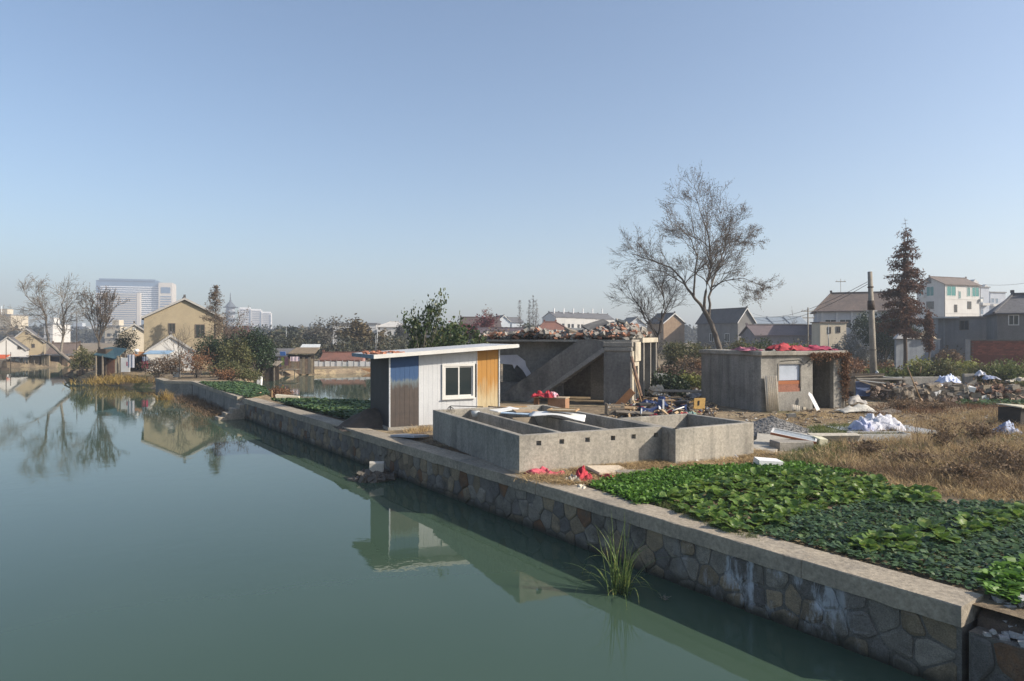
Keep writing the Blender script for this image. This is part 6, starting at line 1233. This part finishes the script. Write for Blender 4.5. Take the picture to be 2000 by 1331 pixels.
box('inside', DARKWOOD, ls, .1, LSW-.1, .6, .7, -.9, hz(694, 74)); MB().prism([(-.3, -.3, hz(697, 74)), (LSW*.42, -.3, hz(697, 74)), (LSW*.42, 2.5, hz(683, 74)), (-.3, 2.5, hz(683, 74))], (0, 0, .08)).build('roof', GREYT, ls); MB().prism([(LSW*.43, -.2, hz(692, 74)), (LSW+.2, -.2, hz(692, 74)), (LSW, 2.5, hz(681, 74)), (LSW*.45, 2.5, hz(681, 74))], (0, 0, .08)).build('roof', M('brown_thatch', (.22, .17, .11), (.15, .115, .08), 3), ls)
MB().prism([(LSW*.5, 2.6, hz(683, 77)), (LSW*.98, 2.6, hz(683, 77)), (LSW*.9, 4.5, hz(674, 77)), (LSW*.46, 4.5, hz(674, 77))], (0, 0, .06)).build('roof', M('pale_sheet_roof', (.55, .57, .57), (.45, .47, .47), 2), ls)
MB().obox((LSW*.33, -.35, hz(691, 74)), (.3, .02, .22), (.3, 0, 0)).build('blue_tarp', M('bright_blue', (.08, .22, .6), (.06, .17, .48), 2), ls)
for i, (px, py, wd, h, mt, lb) in enumerate(((567, 697, 1.0, .5, M('pale_pink', (.7, .5, .55), (.75, .68, .7), 4), 'pale pink sheet drying on the pond shanty'), (541, 699, .5, 1.0, M('slate_cloth', (.16, .16, .2), (.12, .12, .15), 3), 'dark slate clothes hanging at the pond shanty'), (549, 699, .35, .8, M('lime_cloth', (.28, .34, .10), (.2, .26, .08), 3), 'lime green shirt hanging at the pond shanty'), (556, 698, .4, .9, M('plum_cloth', (.2, .1, .13), (.14, .08, .1), 3), 'plum-coloured clothes hanging at the pond shanty'))):
    vs = [(wd*u/8, .04*math.sin(u*2.1), -h*v/4) for u in range(9) for v in range(5)]; o = MB().add(vs, [(u*5+v, u*5+v+1, u*5+v+6, u*5+v+5) for u in range(8) for v in range(4)]).build('laundry', mt, None, True); o.location = PD(px, py, 73.5 - i*.05); tag(o, lb, 'laundry')
dk = thing('landing', 'plank landing jutting over the far pond edge', 'landing', (PX(548, 71), 71, 0)); box('deck', TIMBER, dk, 0, 1.6, 0, 1.5, hz(722, 71)-.06, hz(722, 71))
for x in (.1, 1.4): box('post', TIMBER, dk, x, x+.08, .05, .13, -1.5, hz(722, 71)-.062)
put(slab('white_drum', 'white plastic drum at the pond corner', 'drum', PD(507, 748, 54), .16, .16, .5, (0, .1, 0), WHITE)); put(slab('raft', 'wooden frame scrap at the near pond edge', 'scrap', P(557, 777) + Vector((0, .4, 0)), .6, .25, .08, (0, .1, .2), M('cream_board', (1, 1, 1)), jit=.1))
put(slab('plank', 'plank lying across the vegetable rows by the canal wall', 'plank', P(497, 773) + Vector((0, 0, .05)), .55, .05, .02, (0, -.25, -.6), WOOD)); bar('stake', 'short wooden stake at the pond edge', 'pole', P(531, 778), P(531, 778) + Vector((0, 0, .4)), .06, .06, WOOD)
wfe = thing('barrier', 'low white sheet barrier on the far pond bank', 'barrier', (PX(612, 84), 84, 0))
for i in range(14): box('panel', SHEET, wfe, i*.72, i*.72+.68, .03*(i % 2), .05+.03*(i % 2), hz(716, 84), hz(706 + i % 2, 84)); box('post', METAL, wfe, i*.72+.68, i*.72+.715, -.03, .12, -1.0, hz(704, 84))
put(slab('clay_bank', 'orange earth bank along the far pond shore', 'bank', Vector((PX(690, 79.3), 79.3, -.85)), 4.2, .5, .3, (0, 0, .02), M('orange_earth', (.42, .22, .10), (.32, .17, .08), 2), jit=.05))
house('shanty', 'pink-walled shanty on the far pond bank', 628, 88, .05, 5.0, 4, hz(704, 88), hz(692, 88), 'x', M('pink_wall', (.5, .3, .28), (.4, .24, .22), 1), REDT, [('f', 1.2, -.4, .6, .5, 0), ('f', 3.2, -.4, .6, .5, 0)], .25, 'shanty')
# --- middle distance
house('school', 'long white two-storey block beyond the pond trees', 650, 260, .1, span(650, 260, .1, 735), 14, hz(634, 260), hz(631, 260), 'x', WHW, GREYT, [('f', 1.5+i*2.3, z, 1.4, 1.3, 0) for i in range(6) for z in (1.4, 4.8)], .4, 'building', flat=True)
house('hall', 'white hall with pale hipped roof behind the brown tree', 738, 250, .1, span(738, 250, .1, 797), 13, hz(638, 250), hz(628, 250), 'x', WHW, M('pale_roof', (.5, .48, .44), (.43, .41, .38), 1), [('f', 1+i*2.4, 3.6, 1.5, 1.4, 0) for i in range(4)], .5, 'building', hip=4.5)
house('house', 'dark-roofed house behind the red-leaved tree', 905, 120, .15, 6.5, 6, hz(640, 120), hz(621, 120), 'x', GREYB, M('dark_brown_roof', (.10, .075, .07), (.075, .058, .055), 1), [('f', 1.2, 3.2, 1, 1, 0), ('f', 3.6, 3.2, 1, 1, 0)], .3)
house('house', 'long low house with dark purple-grey roof behind the ruin', 938, 92, .05, span(938, 92, .05, 1020), 5, hz(655, 92), hz(643, 92), 'x', CREAM, M('purple_roof', (.105, .085, .095), (.08, .066, .075), 1), [('f', 1.0+1.3*i, 1.3, .7, .9, 0) for i in range(3)], .3)
rh = house('house', 'low house with red-brown hipped tile roof behind the rubble', 1050, 118, .15, span(1050, 118, .15, 1112), 6, hz(645, 118), hz(629, 118), 'x', CREAM, REDT, [('f', 1.0, 1.4, .9, 1.1, 0), ('f', 3.4, 1.4, .9, 1.1, 0)], .45, hip=2.2)
house('shed', 'small blue-grey metal shed beside the red-brown roof', 1118, 112, .15, 2.4, 3, hz(645, 112), hz(641, 112), 'x', M('blue_sheet', (.2, .32, .42), (.16, .26, .34), 1), METAL, [], .2, 'shed', flat=True)
for i, (px, d, wpx, e, r, lb) in enumerate(((972, 215, 24, 628, 617, 'white gabled house with small gables beyond the thin poplars'), (1000, 220, 22, 630, 621, 'pale house with grey roof behind the lone poplar'))):
    house('house', lb, px, d, .3, span(px, d, .3, px + wpx), 9, hz(e, d), hz(r, d), 'y' if i == 0 else 'x', M('bluish_white', (.52, .56, .6), (.46, .5, .54), 1), GREYT, [('f', .8 + 1.7*k, 5.2, .8, 1.0, 0) for k in range(2)], .3)
for i in range(6):
    px = 1086 + i*19; d = 205 + i*7
    t = house('terrace_house', 'white terraced house with stepped gables in the row beyond the rubble', px, d, ORI, span(px, d, ORI, px + 19) , 10, hz(620 + i*.9, d), hz(610 + i*.8, d), 'x', WHW, GREYT, [('f', .7, 5.8, .8, 1.2, 0), ('f', 2.0, 5.8, .8, 1.2, 0), ('f', .7, 2.6, .8, 1.2, 0), ('f', 2.0, 2.6, .8, 1.2, 0)], .15, group='row of white terraced houses', frm=WFD)
    box('balcony', WHW, t, .3, 3.0, -1.0, -.002, 4.9, 5.7); MB().lathe([(.25, 0), (.25, 1.6)], 8, (1.2, 4, hz(610, d)-.3)).build('solar_tank', WHITE, t)
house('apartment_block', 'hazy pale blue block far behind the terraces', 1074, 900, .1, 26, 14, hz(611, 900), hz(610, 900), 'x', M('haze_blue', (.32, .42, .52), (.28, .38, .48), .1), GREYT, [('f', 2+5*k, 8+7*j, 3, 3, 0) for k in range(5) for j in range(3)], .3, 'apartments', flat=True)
# --- right background
house('house', 'brick gabled house with slate roof between two bare trees', 1296, 130, ORI, span(1296, 130, ORI, 1337), span(1296, 130, ORI+math.pi/2, 1264), hz(631, 130), hz(613, 130), 'y', OLDB, SLATE, [('l', 1.2, 2.6, 1.0, 1.3, 0)], .25)
house('house', 'large slate-roofed grey house behind the leaning tree', 1441, 120, ORI, span(1441, 120, ORI, 1473), span(1441, 120, ORI+math.pi/2, 1362), hz(628, 120), hz(603, 120), 'y', GREYB, SLATE, [('l', 2.2, 2.2, 1.2, 1.5, 0), ('l', 6.5, 2.2, 1.2, 1.5, 0)], .3)
house('house', 'distant blue-roofed white house left of the brick gable', 1228, 190, .2, 5, 8, hz(634, 190), hz(621, 190), 'y', M('bluish_white', (1, 1, 1)), GREYT, [('f', 1.5, 3.5, 1, 1.2, 0)], .3)
house('house', 'long low house with faded purple roof behind the thicket', 1476, 100, .02, span(1476, 100, .02, 1606), 6, hz(655, 100), hz(637, 100), 'x', M('mauve_wall', (.2, .18, .19), (.16, .145, .15), 1), M('mauve_roof', (.15, .115, .115), (.115, .092, .095), 1), [('f', 2.0 + 2.4*k, 1.0, 1, 1.1, 0) for k in range(3)], .3)
for i, (px, lb) in enumerate(((1478, 'distant white house with blue-grey hipped roof behind the mauve roof'), (1512, 'distant pale house with grey roof nearest the wire pole'), (1545, 'distant pale house beside the tiled hall'))): house('house', lb, px, 230, .1, span(px, 230, .1, px+30), 9, hz(632, 230), hz(621 - i, 230), 'x', WHW, M('blue_grey_roof', (.2, .24, .28), (.16, .19, .22), 1), [('f', .8+1.6*k, 5.0, .9, 1.1, 0) for k in range(3)], .4)
lh = house('hall', 'long hall with brown tiled roof, columns and band of windows', 1596, 98, -.36, span(1596, 98, -.36, 1790), 9, hz(605, 98), hz(571, 98), 'x', M('pale_grey_wall', (.42, .43, .45), (.36, .37, .39), .8), BROWNT, [('f', 1.0 + 1.9*k, 4.4, 1.5, 1.2, 0) for k in range(7)], .45, 'hall', hip=2.6)
for k in range(8): box('column', M('column_white', (.5, .5, .5), (.44, .44, .44), 1), lh, .55 + 1.9*k, .82 + 1.9*k, -.2, -.002, -.2, hz(605, 98) - .1)
house('cottage', 'small cream cottage with two small windows behind the thicket', 1602, 80, .12, span(1602, 80, .12, 1653), 1.8, hz(631, 80), hz(629, 80), 'x', CREAM, BROWNT, [('f', .95, PZ(652, 80), .38, .8, 0), ('f', 2.0, PZ(652, 80)+.1, .5, .75, 0)], .15, 'house', flat=True, frm=WFD)
wh = house('house', 'tall white house with teal windows and brown tiled roof', 1845, 140, ORI, span(1845, 140, ORI, 1913), 6.2, hz(555, 140), hz(540, 140), 'x', WHW, BROWNT, [('f', .6, hz(578, 140), 2.7, 2.1, 0), ('f', 4.1, hz(583, 140), .7, 1.6, 0), ('f', 6.7, hz(578, 140), 1.0, 2.0, 0), ('f', 8.2, hz(578, 140), 2.2, 2.0, 0)], .35, glass=TEAL)
for q in (('f', 2.8, hz(610, 140), .9, 1.6, 0), ('f', 6.8, hz(603, 140), 1.2, 1.6, 0), ('l', 2.3, hz(603, 140), 1.7, 1.6, 0)): window(wh, *q, frm=WFD)
window(wh, 'l', 2.3, hz(577, 140), 1.7, 2.0, 0, glass=TEAL); window(wh, 'l', 4.6, hz(577, 140), 1.0, 1.8, 0, glass=TEAL); window(wh, 'l', 2.9, hz(552, 140), 1.1, .9, 0, frm=WFD)
for z in (hz(582, 140), hz(610, 140)): box('string_course', WHW, wh, -.04, 10.7, -.05, -.003, z-.25, z-.15)
for x, y, z in ((.9 + 9.4, -.45, hz(588, 140)), (-.45, 4.2, hz(579, 140))): box('air_conditioner', M('ac_white', (.6, .6, .58), (.5, .5, .48), 3), wh, x, x+.7 if y < 0 else x+.44, y, y+.44 if y < 0 else y+.8, z, z+.6)
MB().tube([(-.06, -.06, -.2), (-.06, -.06, hz(556, 140))], .09, 6).build('downpipe', GREYW, wh)
MB().tube([(10.75, -.06, -.2), (10.75, -.06, hz(558, 140))], .07, 6).build('downpipe', GREYW, wh)
for i, (px0, px1, top, d, lb) in enumerate(((1913, 1932, 562, 165, 'narrow balconied flats directly behind the white house'), (1934, 1964, 572, 170, 'pale blue flats with stepped roofline beyond the white house'))):
    t = house('apartment_block', lb, px0, d, .25, span(px0, d, .25, px1), 9, hz(top, d), hz(top-2, d), 'x', M('flats_wall', (.42, .45, .5), (.34, .37, .42), .5), GREYW, [('f', .3 + 1.3*k, 2.4 + 3*j, .9, 1.3, 0) for k in range(1 + i) for j in range(4)], .2, 'apartments', flat=True, glass=BGL)
    for j in range(4): box('balcony', WHW, t, .1, span(px0, d, .25, px1)*.8, -.8, -.07, 1.6 + 3*j, 2.2 + 3*j)
    MB().prism([(0, 2, hz(top-2, d)+.003), (2, 2, hz(top-2, d)+.003), (2, 2, hz(top-2, d)+1.2), (1, 2, hz(top-2, d)+1.9), (0, 2, hz(top-2, d)+1.0)], (0, 4, 0)).build('roof_house', WHW, t)
fb = house('flat_building', 'plain grey flat-roofed building in front of the white house', 1832, 72, -.42, span(1832, 72, -.42, 1948), 7, hz(622, 72), hz(619, 72), 'x', GREYW, M('tarred_roof', (.2, .19, .18), (.28, .22, .18), 1), [('f', span(1832, 72, -.42, 1874), hz(645, 72), .8, 1.0, 0)], .2, 'building', flat=True, frm=WFD)
box('lean_roof', WHW, fb, -.9, 1.8, -.7, -.21, hz(622, 72)-.02, hz(620, 72)+.02); box('pipe', METAL, fb, .5, .58, -.1, -.02, -.2, hz(623, 72)); box('dark_gap', BLACK, fb, span(1832, 72, -.42, 1938), span(1832, 72, -.42, 1946), -.06, -.004, .2, hz(627, 72))
dh = house('house', 'dark grey house with tiled roof behind the red brick wall', 1948, 62, -.5, 9, 7.5, hz(609, 62), hz(573, 62), 'x', GREYB, GREYT, [('f', span(1948, 62, -.5, 1969), hz(636, 62), .8, .95, 0)], .3, hip=1.9)
wt = MB().lathe([(.02, 0), (.22, .02), (.22, 1.3), (.02, 1.32)], 12).build('solar_tank', WHITE, dh, True); wt.location = (2.6, 3.4, hz(568, 62)); wt.rotation_euler = (0, math.pi/2, 0)
# brick wall with separate bricks
bwl = thing('brick_wall', 'long dark red brick wall below the dark tiled house', 'wall', (PX(1897, 52), 52, 0), -.32); BWH = PZ(664, 52); box('mortar', M('wall_mortar', (.15, .10, .085), (.11, .08, .07), 3), bwl, .0, 8.6, .02, .24, -.2, BWH - .1); box('coping', M('wall_cap', (.14, .12, .11), (.1, .09, .08), 3), bwl, -.05, 8.65, -.03, .28, BWH-.098, BWH); box('end_pier', GREYW, bwl, -.34, -.06, -.04, .3, -.2, BWH+.02)
bm2 = MB().box(0, .265, 0, .03, 0, .105).mesh('brick'); bm2.materials.append(M('wall_brick', (.21, .075, .055), (.15, .055, .042), 4, rnd=.3))
rows = 9; nb = 0
for j in range(rows):
    for i in range(31):
        b = bpy.data.objects.new('brick', bm2); COL.objects.link(b); b.parent = bwl; b.location = (.03 + i*.275 + (.13 if j % 2 else 0), -.006, BWH - .215 - j*.118)
low = MB()
for j in range(rows, 26):
    for i in range(31):
        z = BWH - .215 - j*.118
        if z > -.1: x = .03 + i*.275 + (.13 if j % 2 else 0); low.box(x, x+.265, -.006, .024, z, z+.105)
tag(low.build('lower_bricks', M('wall_brick', (1, 1, 1)), bwl), kind='stuff')
gw = thing('yard_wall', 'grey blotched yard wall behind the conifer trunks', 'wall', (PX(1750, 63), 63, 0), .02); box('wall', M('blotchy_wall', (.30, .33, .36), (.22, .24, .27), 1.5, streak=.4), gw, 0, span(1750, 63, .02, 1836), 0, .25, -.1, PZ(664, 63)); box('coping', GREYW, gw, -.05, span(1750, 63, .02, 1836)+.05, -.05, .3, PZ(664, 63)+.002, PZ(662, 63))
for i, (px, w, h, lb) in enumerate(((1766, 2.0, .95, 'pointed white tarpaulin heap on the yard wall'), (1809, 2.1, .85, 'cream tarpaulin heap at the small conifer'))):
    o = MB().lathe([(w/2, 0), (w*.42, h*.2), (w*.24, h*.6), (w*.06, h), (.01, h*1.02)], 10, (0, 0, 0), 1, .4).build('tarpaulin', WHITE if i == 0 else M('cream_tarp', (.66, .58, .42), (.58, .5, .36), 2), None); o.location = (PX(px, 63), 63.12, PZ(662, 63)); tag(o, lb, 'tarpaulin')
# poles further back
def upole(label, px, top, d, arms=2, r=.12):
    t = thing('utility_pole', label, 'utility pole', (PX(px, d), d, 0)); H = PZ(top, d); MB().tube([(0, 0, -.2), (0, 0, H)], [r, r*.7], 8).build('shaft', TIMBER if arms else METAL, t, True)
    for k in range(arms):
        c = MB().bar((-.9 + .2*k, 0, H - .5 - .9*k), (.9, 0, H - .5 - .9*k), .1, .1).build('crossarm', TIMBER, t)
        for x in (-.7, .0, .7): box('insulator', WHITE, c, x-.06, x+.06, -.06, .06, H - .44 - .9*k, H - .26 - .9*k)
    return t
upole('dark wooden wire pole with crossarms in front of the tiled hall', 1578, 601, 92); upole('thin grey pole above the shed roof among the hazy trees', 737, 634, 100, 0, .07); upole('second thin pole beside the one above the shed roof', 734, 655, 96, 0, .06); upole('short pale lamp pole right of the white van', 762, 660, 105, 0, .06); upole('slim pole in the tree line left of the pond trees', 559, 640, 120, 0, .07); upole('thin mast behind the tall rusty conifer', 1642, 545, 120, 1, .05); upole('slender pole beside the cream cottage', 1618, 634, 74, 0, .05)
van = thing('van', 'white van parked beyond the pond above the shed roof', 'van', (PX(730, 118), 118, PZ(693, 118)), .03)
MB().prism([(0, 0, .2), (3.5, 0, .2), (3.5, 0, .75), (3.05, 0, .95), (2.7, 0, 1.35), (.1, 0, 1.35), (0, 0, 1.1)], (0, 1.5, 0)).build('body', WHITE, van, bevel=.05); box('side_window', DGL, van, .5, 2.5, -.01, -.002, .85, 1.2)
for x in (.7, 2.8): MB().tube([(x, -.02, .18), (x, .18, .18)], .24, 12).build('wheel', BLACK, van)
for i, (p0, p1, lb) in enumerate(((PD(700, 682, 98), PD(830, 676, 98), 'sagging wire between the thin poles by the van'), (PD(480, 660, 118), PD(740, 640, 100), 'long faint wire over the pond trees'))): wire(lb, p0, p1, .8, .02)
# --- town skyline
def bands(t, mat, x0, x1, y0, y1, z0, z1, n, name='floor_band', h=.45):
    for k in range(n): z = z0 + (z1-z0)*k/n; box(name, mat, t, x0, x1, y0, y1, z, z + (z1-z0)/n*h)
ot = thing('office_tower', 'large glass and white office tower on the hazy skyline', 'office tower', (PX(186, 1000), 1000, 0), .32); q = 1000/F_PX*1.14; oz = lambda y: PZ(y, 1000); GL2 = M('tower_glass', (.10, .16, .24), (.07, .12, .19), .05, .3, 0, spec=.5, fine=.05); TW = M('tower_white', (.74, .74, .74), (.68, .68, .69), .1, fine=.03, bump=0); TC = M('tower_cream', (.58, .52, .43), (.52, .46, .38), .1, fine=.03, bump=0)
box('glass_body', GL2, ot, 0, 98*q, 4, 40, 0, oz(547)); bands(ot, TW, 7*q, 97*q, 2.6, 3.98, 30, oz(556), 16)
box('low_block', GL2, ot, 3*q, 64*q, -8, 2.5, 0, oz(572)); bands(ot, TC, 2.5*q, 64*q, -9.2, -8.02, 10, oz(571), 18, h=.5); box('stair_column', TC, ot, 65*q, 70*q, -8.5, 2.4, 0, oz(571))
box('parapet', GL2, ot, 5*q, 92*q, 2.4, 40.5, oz(547)+.01, oz(543.5)); box('side_core', TC, ot, 98.2*q, 120*q, -4, 36, 0, oz(550)); box('core_window', GL2, ot, 102*q, 117*q, -4.4, -4.02, oz(571), oz(559)); bands(ot, GL2, 101*q, 118*q, -4.5, -4.03, 10, oz(574), 15, 'core_window', .4)
pg = thing('pagoda', 'tall grey pagoda with tiered upturned roofs and spire', 'pagoda', (PX(450, 690), 690, 0)); q = 690/F_PX; PGR = M('pagoda_roof', (.10, .115, .13), (.08, .092, .105), .3); PGW = M('pagoda_wall', (.28, .29, .31), (.24, .25, .27), .3)
zs = [PZ(y, 690) for y in (690, 672, 654, 639, 624, 611, 600)]
for i, z in enumerate(zs):
    r = (17 - i*.55)*q; n = 8; top = i == len(zs)-1
    b0 = zs[i-1] if i else 0; MB().lathe([(r*.62, b0), (r*.62, z)], 8).build('storey', PGW, pg)
    vs = []
    for rr_2, dz in ((1.05, .35), (.92, .0), (.7, .9 if not top else 1.6), (.12 if top else .6, 2.0 if not top else 6.5)):
        for k in range(16): a = 2*math.pi*k/16; c = 1 + (.07 if k % 2 == 0 else -.03)*(rr_2 > .9); vs.append((math.cos(a)*r*rr_2*c, math.sin(a)*r*rr_2*c, z + dz*(1 + (1.6 if (k % 2 == 0 and rr_2 > 1) else 0)) - .8))
    MB().add(vs, [(j*16+k, j*16+(k+1) % 16, (j+1)*16+(k+1) % 16, (j+1)*16+k) for j in range(3) for k in range(16)] + [tuple(range(48, 64))]).build('tier_roof', PGR, pg)
MB().lathe([(1.3, 0), (.9, 2), (.5, 3), (.75, 4), (.4, 5.5), (.5, 7), (.22, 9), (.1, PZ(570, 690) - zs[-1] - 6)], 8, (0, 0, zs[-1] + 5)).build('spire', PGR, pg)
ab = thing('apartment_block', 'tall white apartment block beside the pagoda on the skyline', 'apartments', (PX(466, 860), 860, 0), .25); q = 860/F_PX; W3 = span(466, 860, .25, 529)
for k, (f0, f1, top) in enumerate(((0, .38, 603), (.38, .7, 606), (.7, 1, 611))):
    z = PZ(top, 860); box('wing', M('block_white', (.56, .55, .54), (.5, .49, .48), .1, fine=.03, bump=0), ab, W3*f0+.2, W3*f1-.2, k*1.5, 16 + k*1.5, 0, z)
    for j in range(12): box('balcony_row', M('block_shadow', (.30, .31, .33), (.26, .27, .29), .1, bump=0), ab, W3*f0+1.5, W3*f1-2.2, k*1.5-.35, k*1.5-.02, 2 + j*z/12.5, 2 + j*z/12.5 + 1.3)
    box('glass_strip', GL2, ab, W3*f1-1.6, W3*f1-.6, k*1.5-.4, k*1.5-.03, 2, z-2); box('roof_frame', TW, ab, W3*f0+1, W3*f1-1, k*1.5+1, k*1.5+8, z+.01, z+1.6)
for i, (px0, px1, top, d, mt, lb) in enumerate(((-30, 21, 616, 330, CREAM, 'cream stepped tower block at the far left skyline'), (86, 103, 634, 300, WHW, 'white water-stained block behind the tilted tree'), (205, 235, 638, 320, CREAM, 'pale cream block peeping behind the broom-shaped tree'), (125, 168, 640, 500, M('hazy_block', (.42, .45, .48), (.38, .41, .44), .2), 'long hazy grey block behind the far-left houses'))):
    w = PX(px1, d) - PX(px0, d); t = house('apartment_block', lb, px0, d, 0, w, 12, hz(top, d), hz(top-2, d), 'x', mt, GREYW, [('f', 1 + 3*k, 3 + 3.2*j, 1.6, 1.5, 0) for k in range(max(1, int(w/3.2))) for j in range(max(1, int((hz(top, d)-4)/3.2)))], .3, 'apartments', flat=True, frm=WFD)
    box('roof_house', mt, t, w*.3, w*.75, 2, 6, hz(top-2, d)+.003, hz(top-2, d) + 2.6)
    for j in range(max(1, int((hz(top, d)-4)/3.2))): box('ledge', mt, t, -.2, w+.2, -.5, -.07, 2.2 + 3.2*j, 2.6 + 3.2*j)
pole('mast', 'thin white mast on the cream stepped tower', 'mast', PD(3, 616, 329), PD(3, 598, 329), .25, .15, WHITE)
# --- trees of the middle and far distance
FT = dict(levels=3, kids=[(5, 6), (4, 5), (3, 4)], rmin=.03, start0=.3, ang=(.3, .75), len=(.55, .8), up=.06)
def fartree(label, px, top, d, w, mt, seed, ln=8, ls=.45, name='tree'):
    H = PZ(top, d); return bare_tree(label, (PX(px, d), d, 0), H*.40, H*.014, seed, dict(FT, rmin=.012 + d*.00012), BARK, mt, ln, ls, name=name, sig=.35, squash=(w, w, 1))
fartree('brown-leaved rounded tree above the shed roof', 720, 626, 105, 1.5, FOL('russet_olive', (.16, .12, .065), (.11, .09, .05), .5, .2), 401, 22, .38)
fartree('bare grey tree rising left of the brown rounded tree', 648, 617, 125, 1.5, FOL('grey_twig_leaf', (.13, .12, .09), (.10, .09, .07), .5, .2), 402, 9, .35)
fartree('grey-green tree left in the hazy tree line', 575, 634, 150, 1.7, GREYL, 403, 20, .6); fartree('small hazy tree next to the grey-green one', 612, 640, 140, 1.5, GREYL, 404, 20, .55); fartree('round grey-green tree beside the slim pole', 545, 650, 135, 1.7, GREYL, 405, 20, .6)
fartree('dark thin conical tree among the hazy trees right of the van', 779, 628, 130, .5, FOL('dark_hazy', (.05, .05, .04), (.04, .04, .035), .5, .1), 406, 8, .4); fartree('deep red-leaved tree behind the leafy shed tree', 942, 604, 98, 1.2, REDL, 407, 16, .3); fartree('pale pinkish bare crown beside the deep red tree', 965, 592, 104, .8, FOL('pink_brown', (.2, .12, .1), (.14, .09, .08), .5, .2), 408, 5, .28)
fartree('brown scrubby tree by the long purple-grey roof', 958, 640, 84, 1.2, BROWNL, 409, 7, .3); fartree('hazy tree between the hall and the leafy sapling', 800, 640, 160, 1.7, GREYL, 410, 20, .6); fartree('maroon tree behind the evergreens near the pagoda', 462, 632, 92, 1.4, FOL('maroon_leaf', (.14, .07, .06), (.1, .055, .05), .6, .2), 411, 8, .35)
for i, (px, top) in enumerate(((1015, 585), (1034, 585), (1041, 576), (1047, 584))): conifer('lone thin bare poplar beyond the ruin' if i == 0 else 'thin bare poplar in the close group of three', (PX(px, 165), 165, 0), PZ(top, 165), 1.7, 420+i, BARK, FOL('poplar_twig', (.12, .095, .075), (.09, .072, .06), .3, .1), .16, 24, .2, (.3, .15), None if i == 0 else 'poplar group', 'poplar_tree', .3, -.6, 2)
fartree('spreading green-brown tree under the three poplars', 1030, 632, 150, 1.4, GREYL, 430, 9, .5); fartree('bare twiggy tree on the rubble skyline near the terraces', 1165, 628, 110, .9, FOL('twig_brown', (.13, .11, .09), (.1, .085, .07), .4, .1), 431, 3, .25); fartree('tiny bare tree beyond the purple roof near the wire pole', 1545, 606, 180, .6, None, 432)
# the far wood reads as one mass
rt = random.Random(50); cs = []
for i in range(900):
    px = rt.uniform(-60, 2080); d = rt.uniform(300, 520); top = 641 + 10*noise.noise(Vector((px*.02, d*.01, 0))) + rt.uniform(0, 8); H = max(3, PZ(top, d))
    for k in range(16):
        a = rt.uniform(0, 6.283); r = 4.5*math.sqrt(rt.random()); z = H*rt.uniform(.1, 1); r *= math.sqrt(max(.05, 1 - (z/H)**2)); cs.append((PX(px, d) + math.cos(a)*r, d + math.sin(a)*r, z))
tag(leaves('distant_wood', cs, FOL('distant_leaf', (.06, .062, .05), (.045, .047, .04), .05, .1), 1.9, 5, .8, 51), 'hazy belt of distant trees along the horizon', 'wood', kind='stuff')
cs = []
for i in range(240):
    px = rt.uniform(480, 960); d = rt.uniform(86, 130)
    if 600 < px < 730 and d < 92: continue
    H = max(1.0, PZ(655, d)) * rt.uniform(.35, 1.0)
    for k in range(18): a = rt.uniform(0, 6.283); r = 1.9*math.sqrt(rt.random()); z = H*rt.uniform(.02, 1); r *= math.sqrt(max(.05, 1 - (z/H)**2)); cs.append((PX(px, d) + math.cos(a)*r, d + math.sin(a)*r, z))
tag(leaves('pond_thicket', cs, FOL('thicket_leaf', (.06, .065, .038), (.045, .045, .032), .3, .15, .6, (.09, .075, .045)), .42, 6, .28, 52), 'hazy thicket of scrub beyond the pond', 'scrub', kind='stuff')
cs = []
for i in range(130):
    px = rt.uniform(1180, 2050); d = rt.uniform(66, 110); H = rt.uniform(.8, 2.6)
    for k in range(18): a = rt.uniform(0, 6.283); r = 1.6*math.sqrt(rt.random()); z = H*rt.uniform(.02, 1); cs.append((PX(px, d) + math.cos(a)*r, d + math.sin(a)*r, z))
tag(leaves('waste_thicket', cs, FOL('waste_leaf', (.10, .085, .05), (.06, .055, .035), .3, .15, .6), .3, 6, .25, 53), 'brown scrub in front of the houses beyond the waste ground', 'scrub', kind='stuff')

# ------------------------------------------------------------ haze: one closed box of even, pale air
hz_m = bpy.data.materials.new('haze'); hz_m.use_nodes = True; nt = hz_m.node_tree; nt.nodes.remove(nt.nodes['Principled BSDF'])
pv = nd(nt, 'ShaderNodeVolumePrincipled'); pv.inputs['Color'].default_value = (.80, .88, 1, 1); pv.inputs['Density'].default_value = .0008; pv.inputs['Anisotropy'].default_value = .2
nt.links.new(pv.outputs[0], nt.nodes['Material Output'].inputs['Volume'])
hb = MB().box(-1300, 1300, -160, 1250, -2.5, 100).build('haze', hz_m); tag(hb, 'pale even winter haze over the whole place', 'haze', kind='stuff')
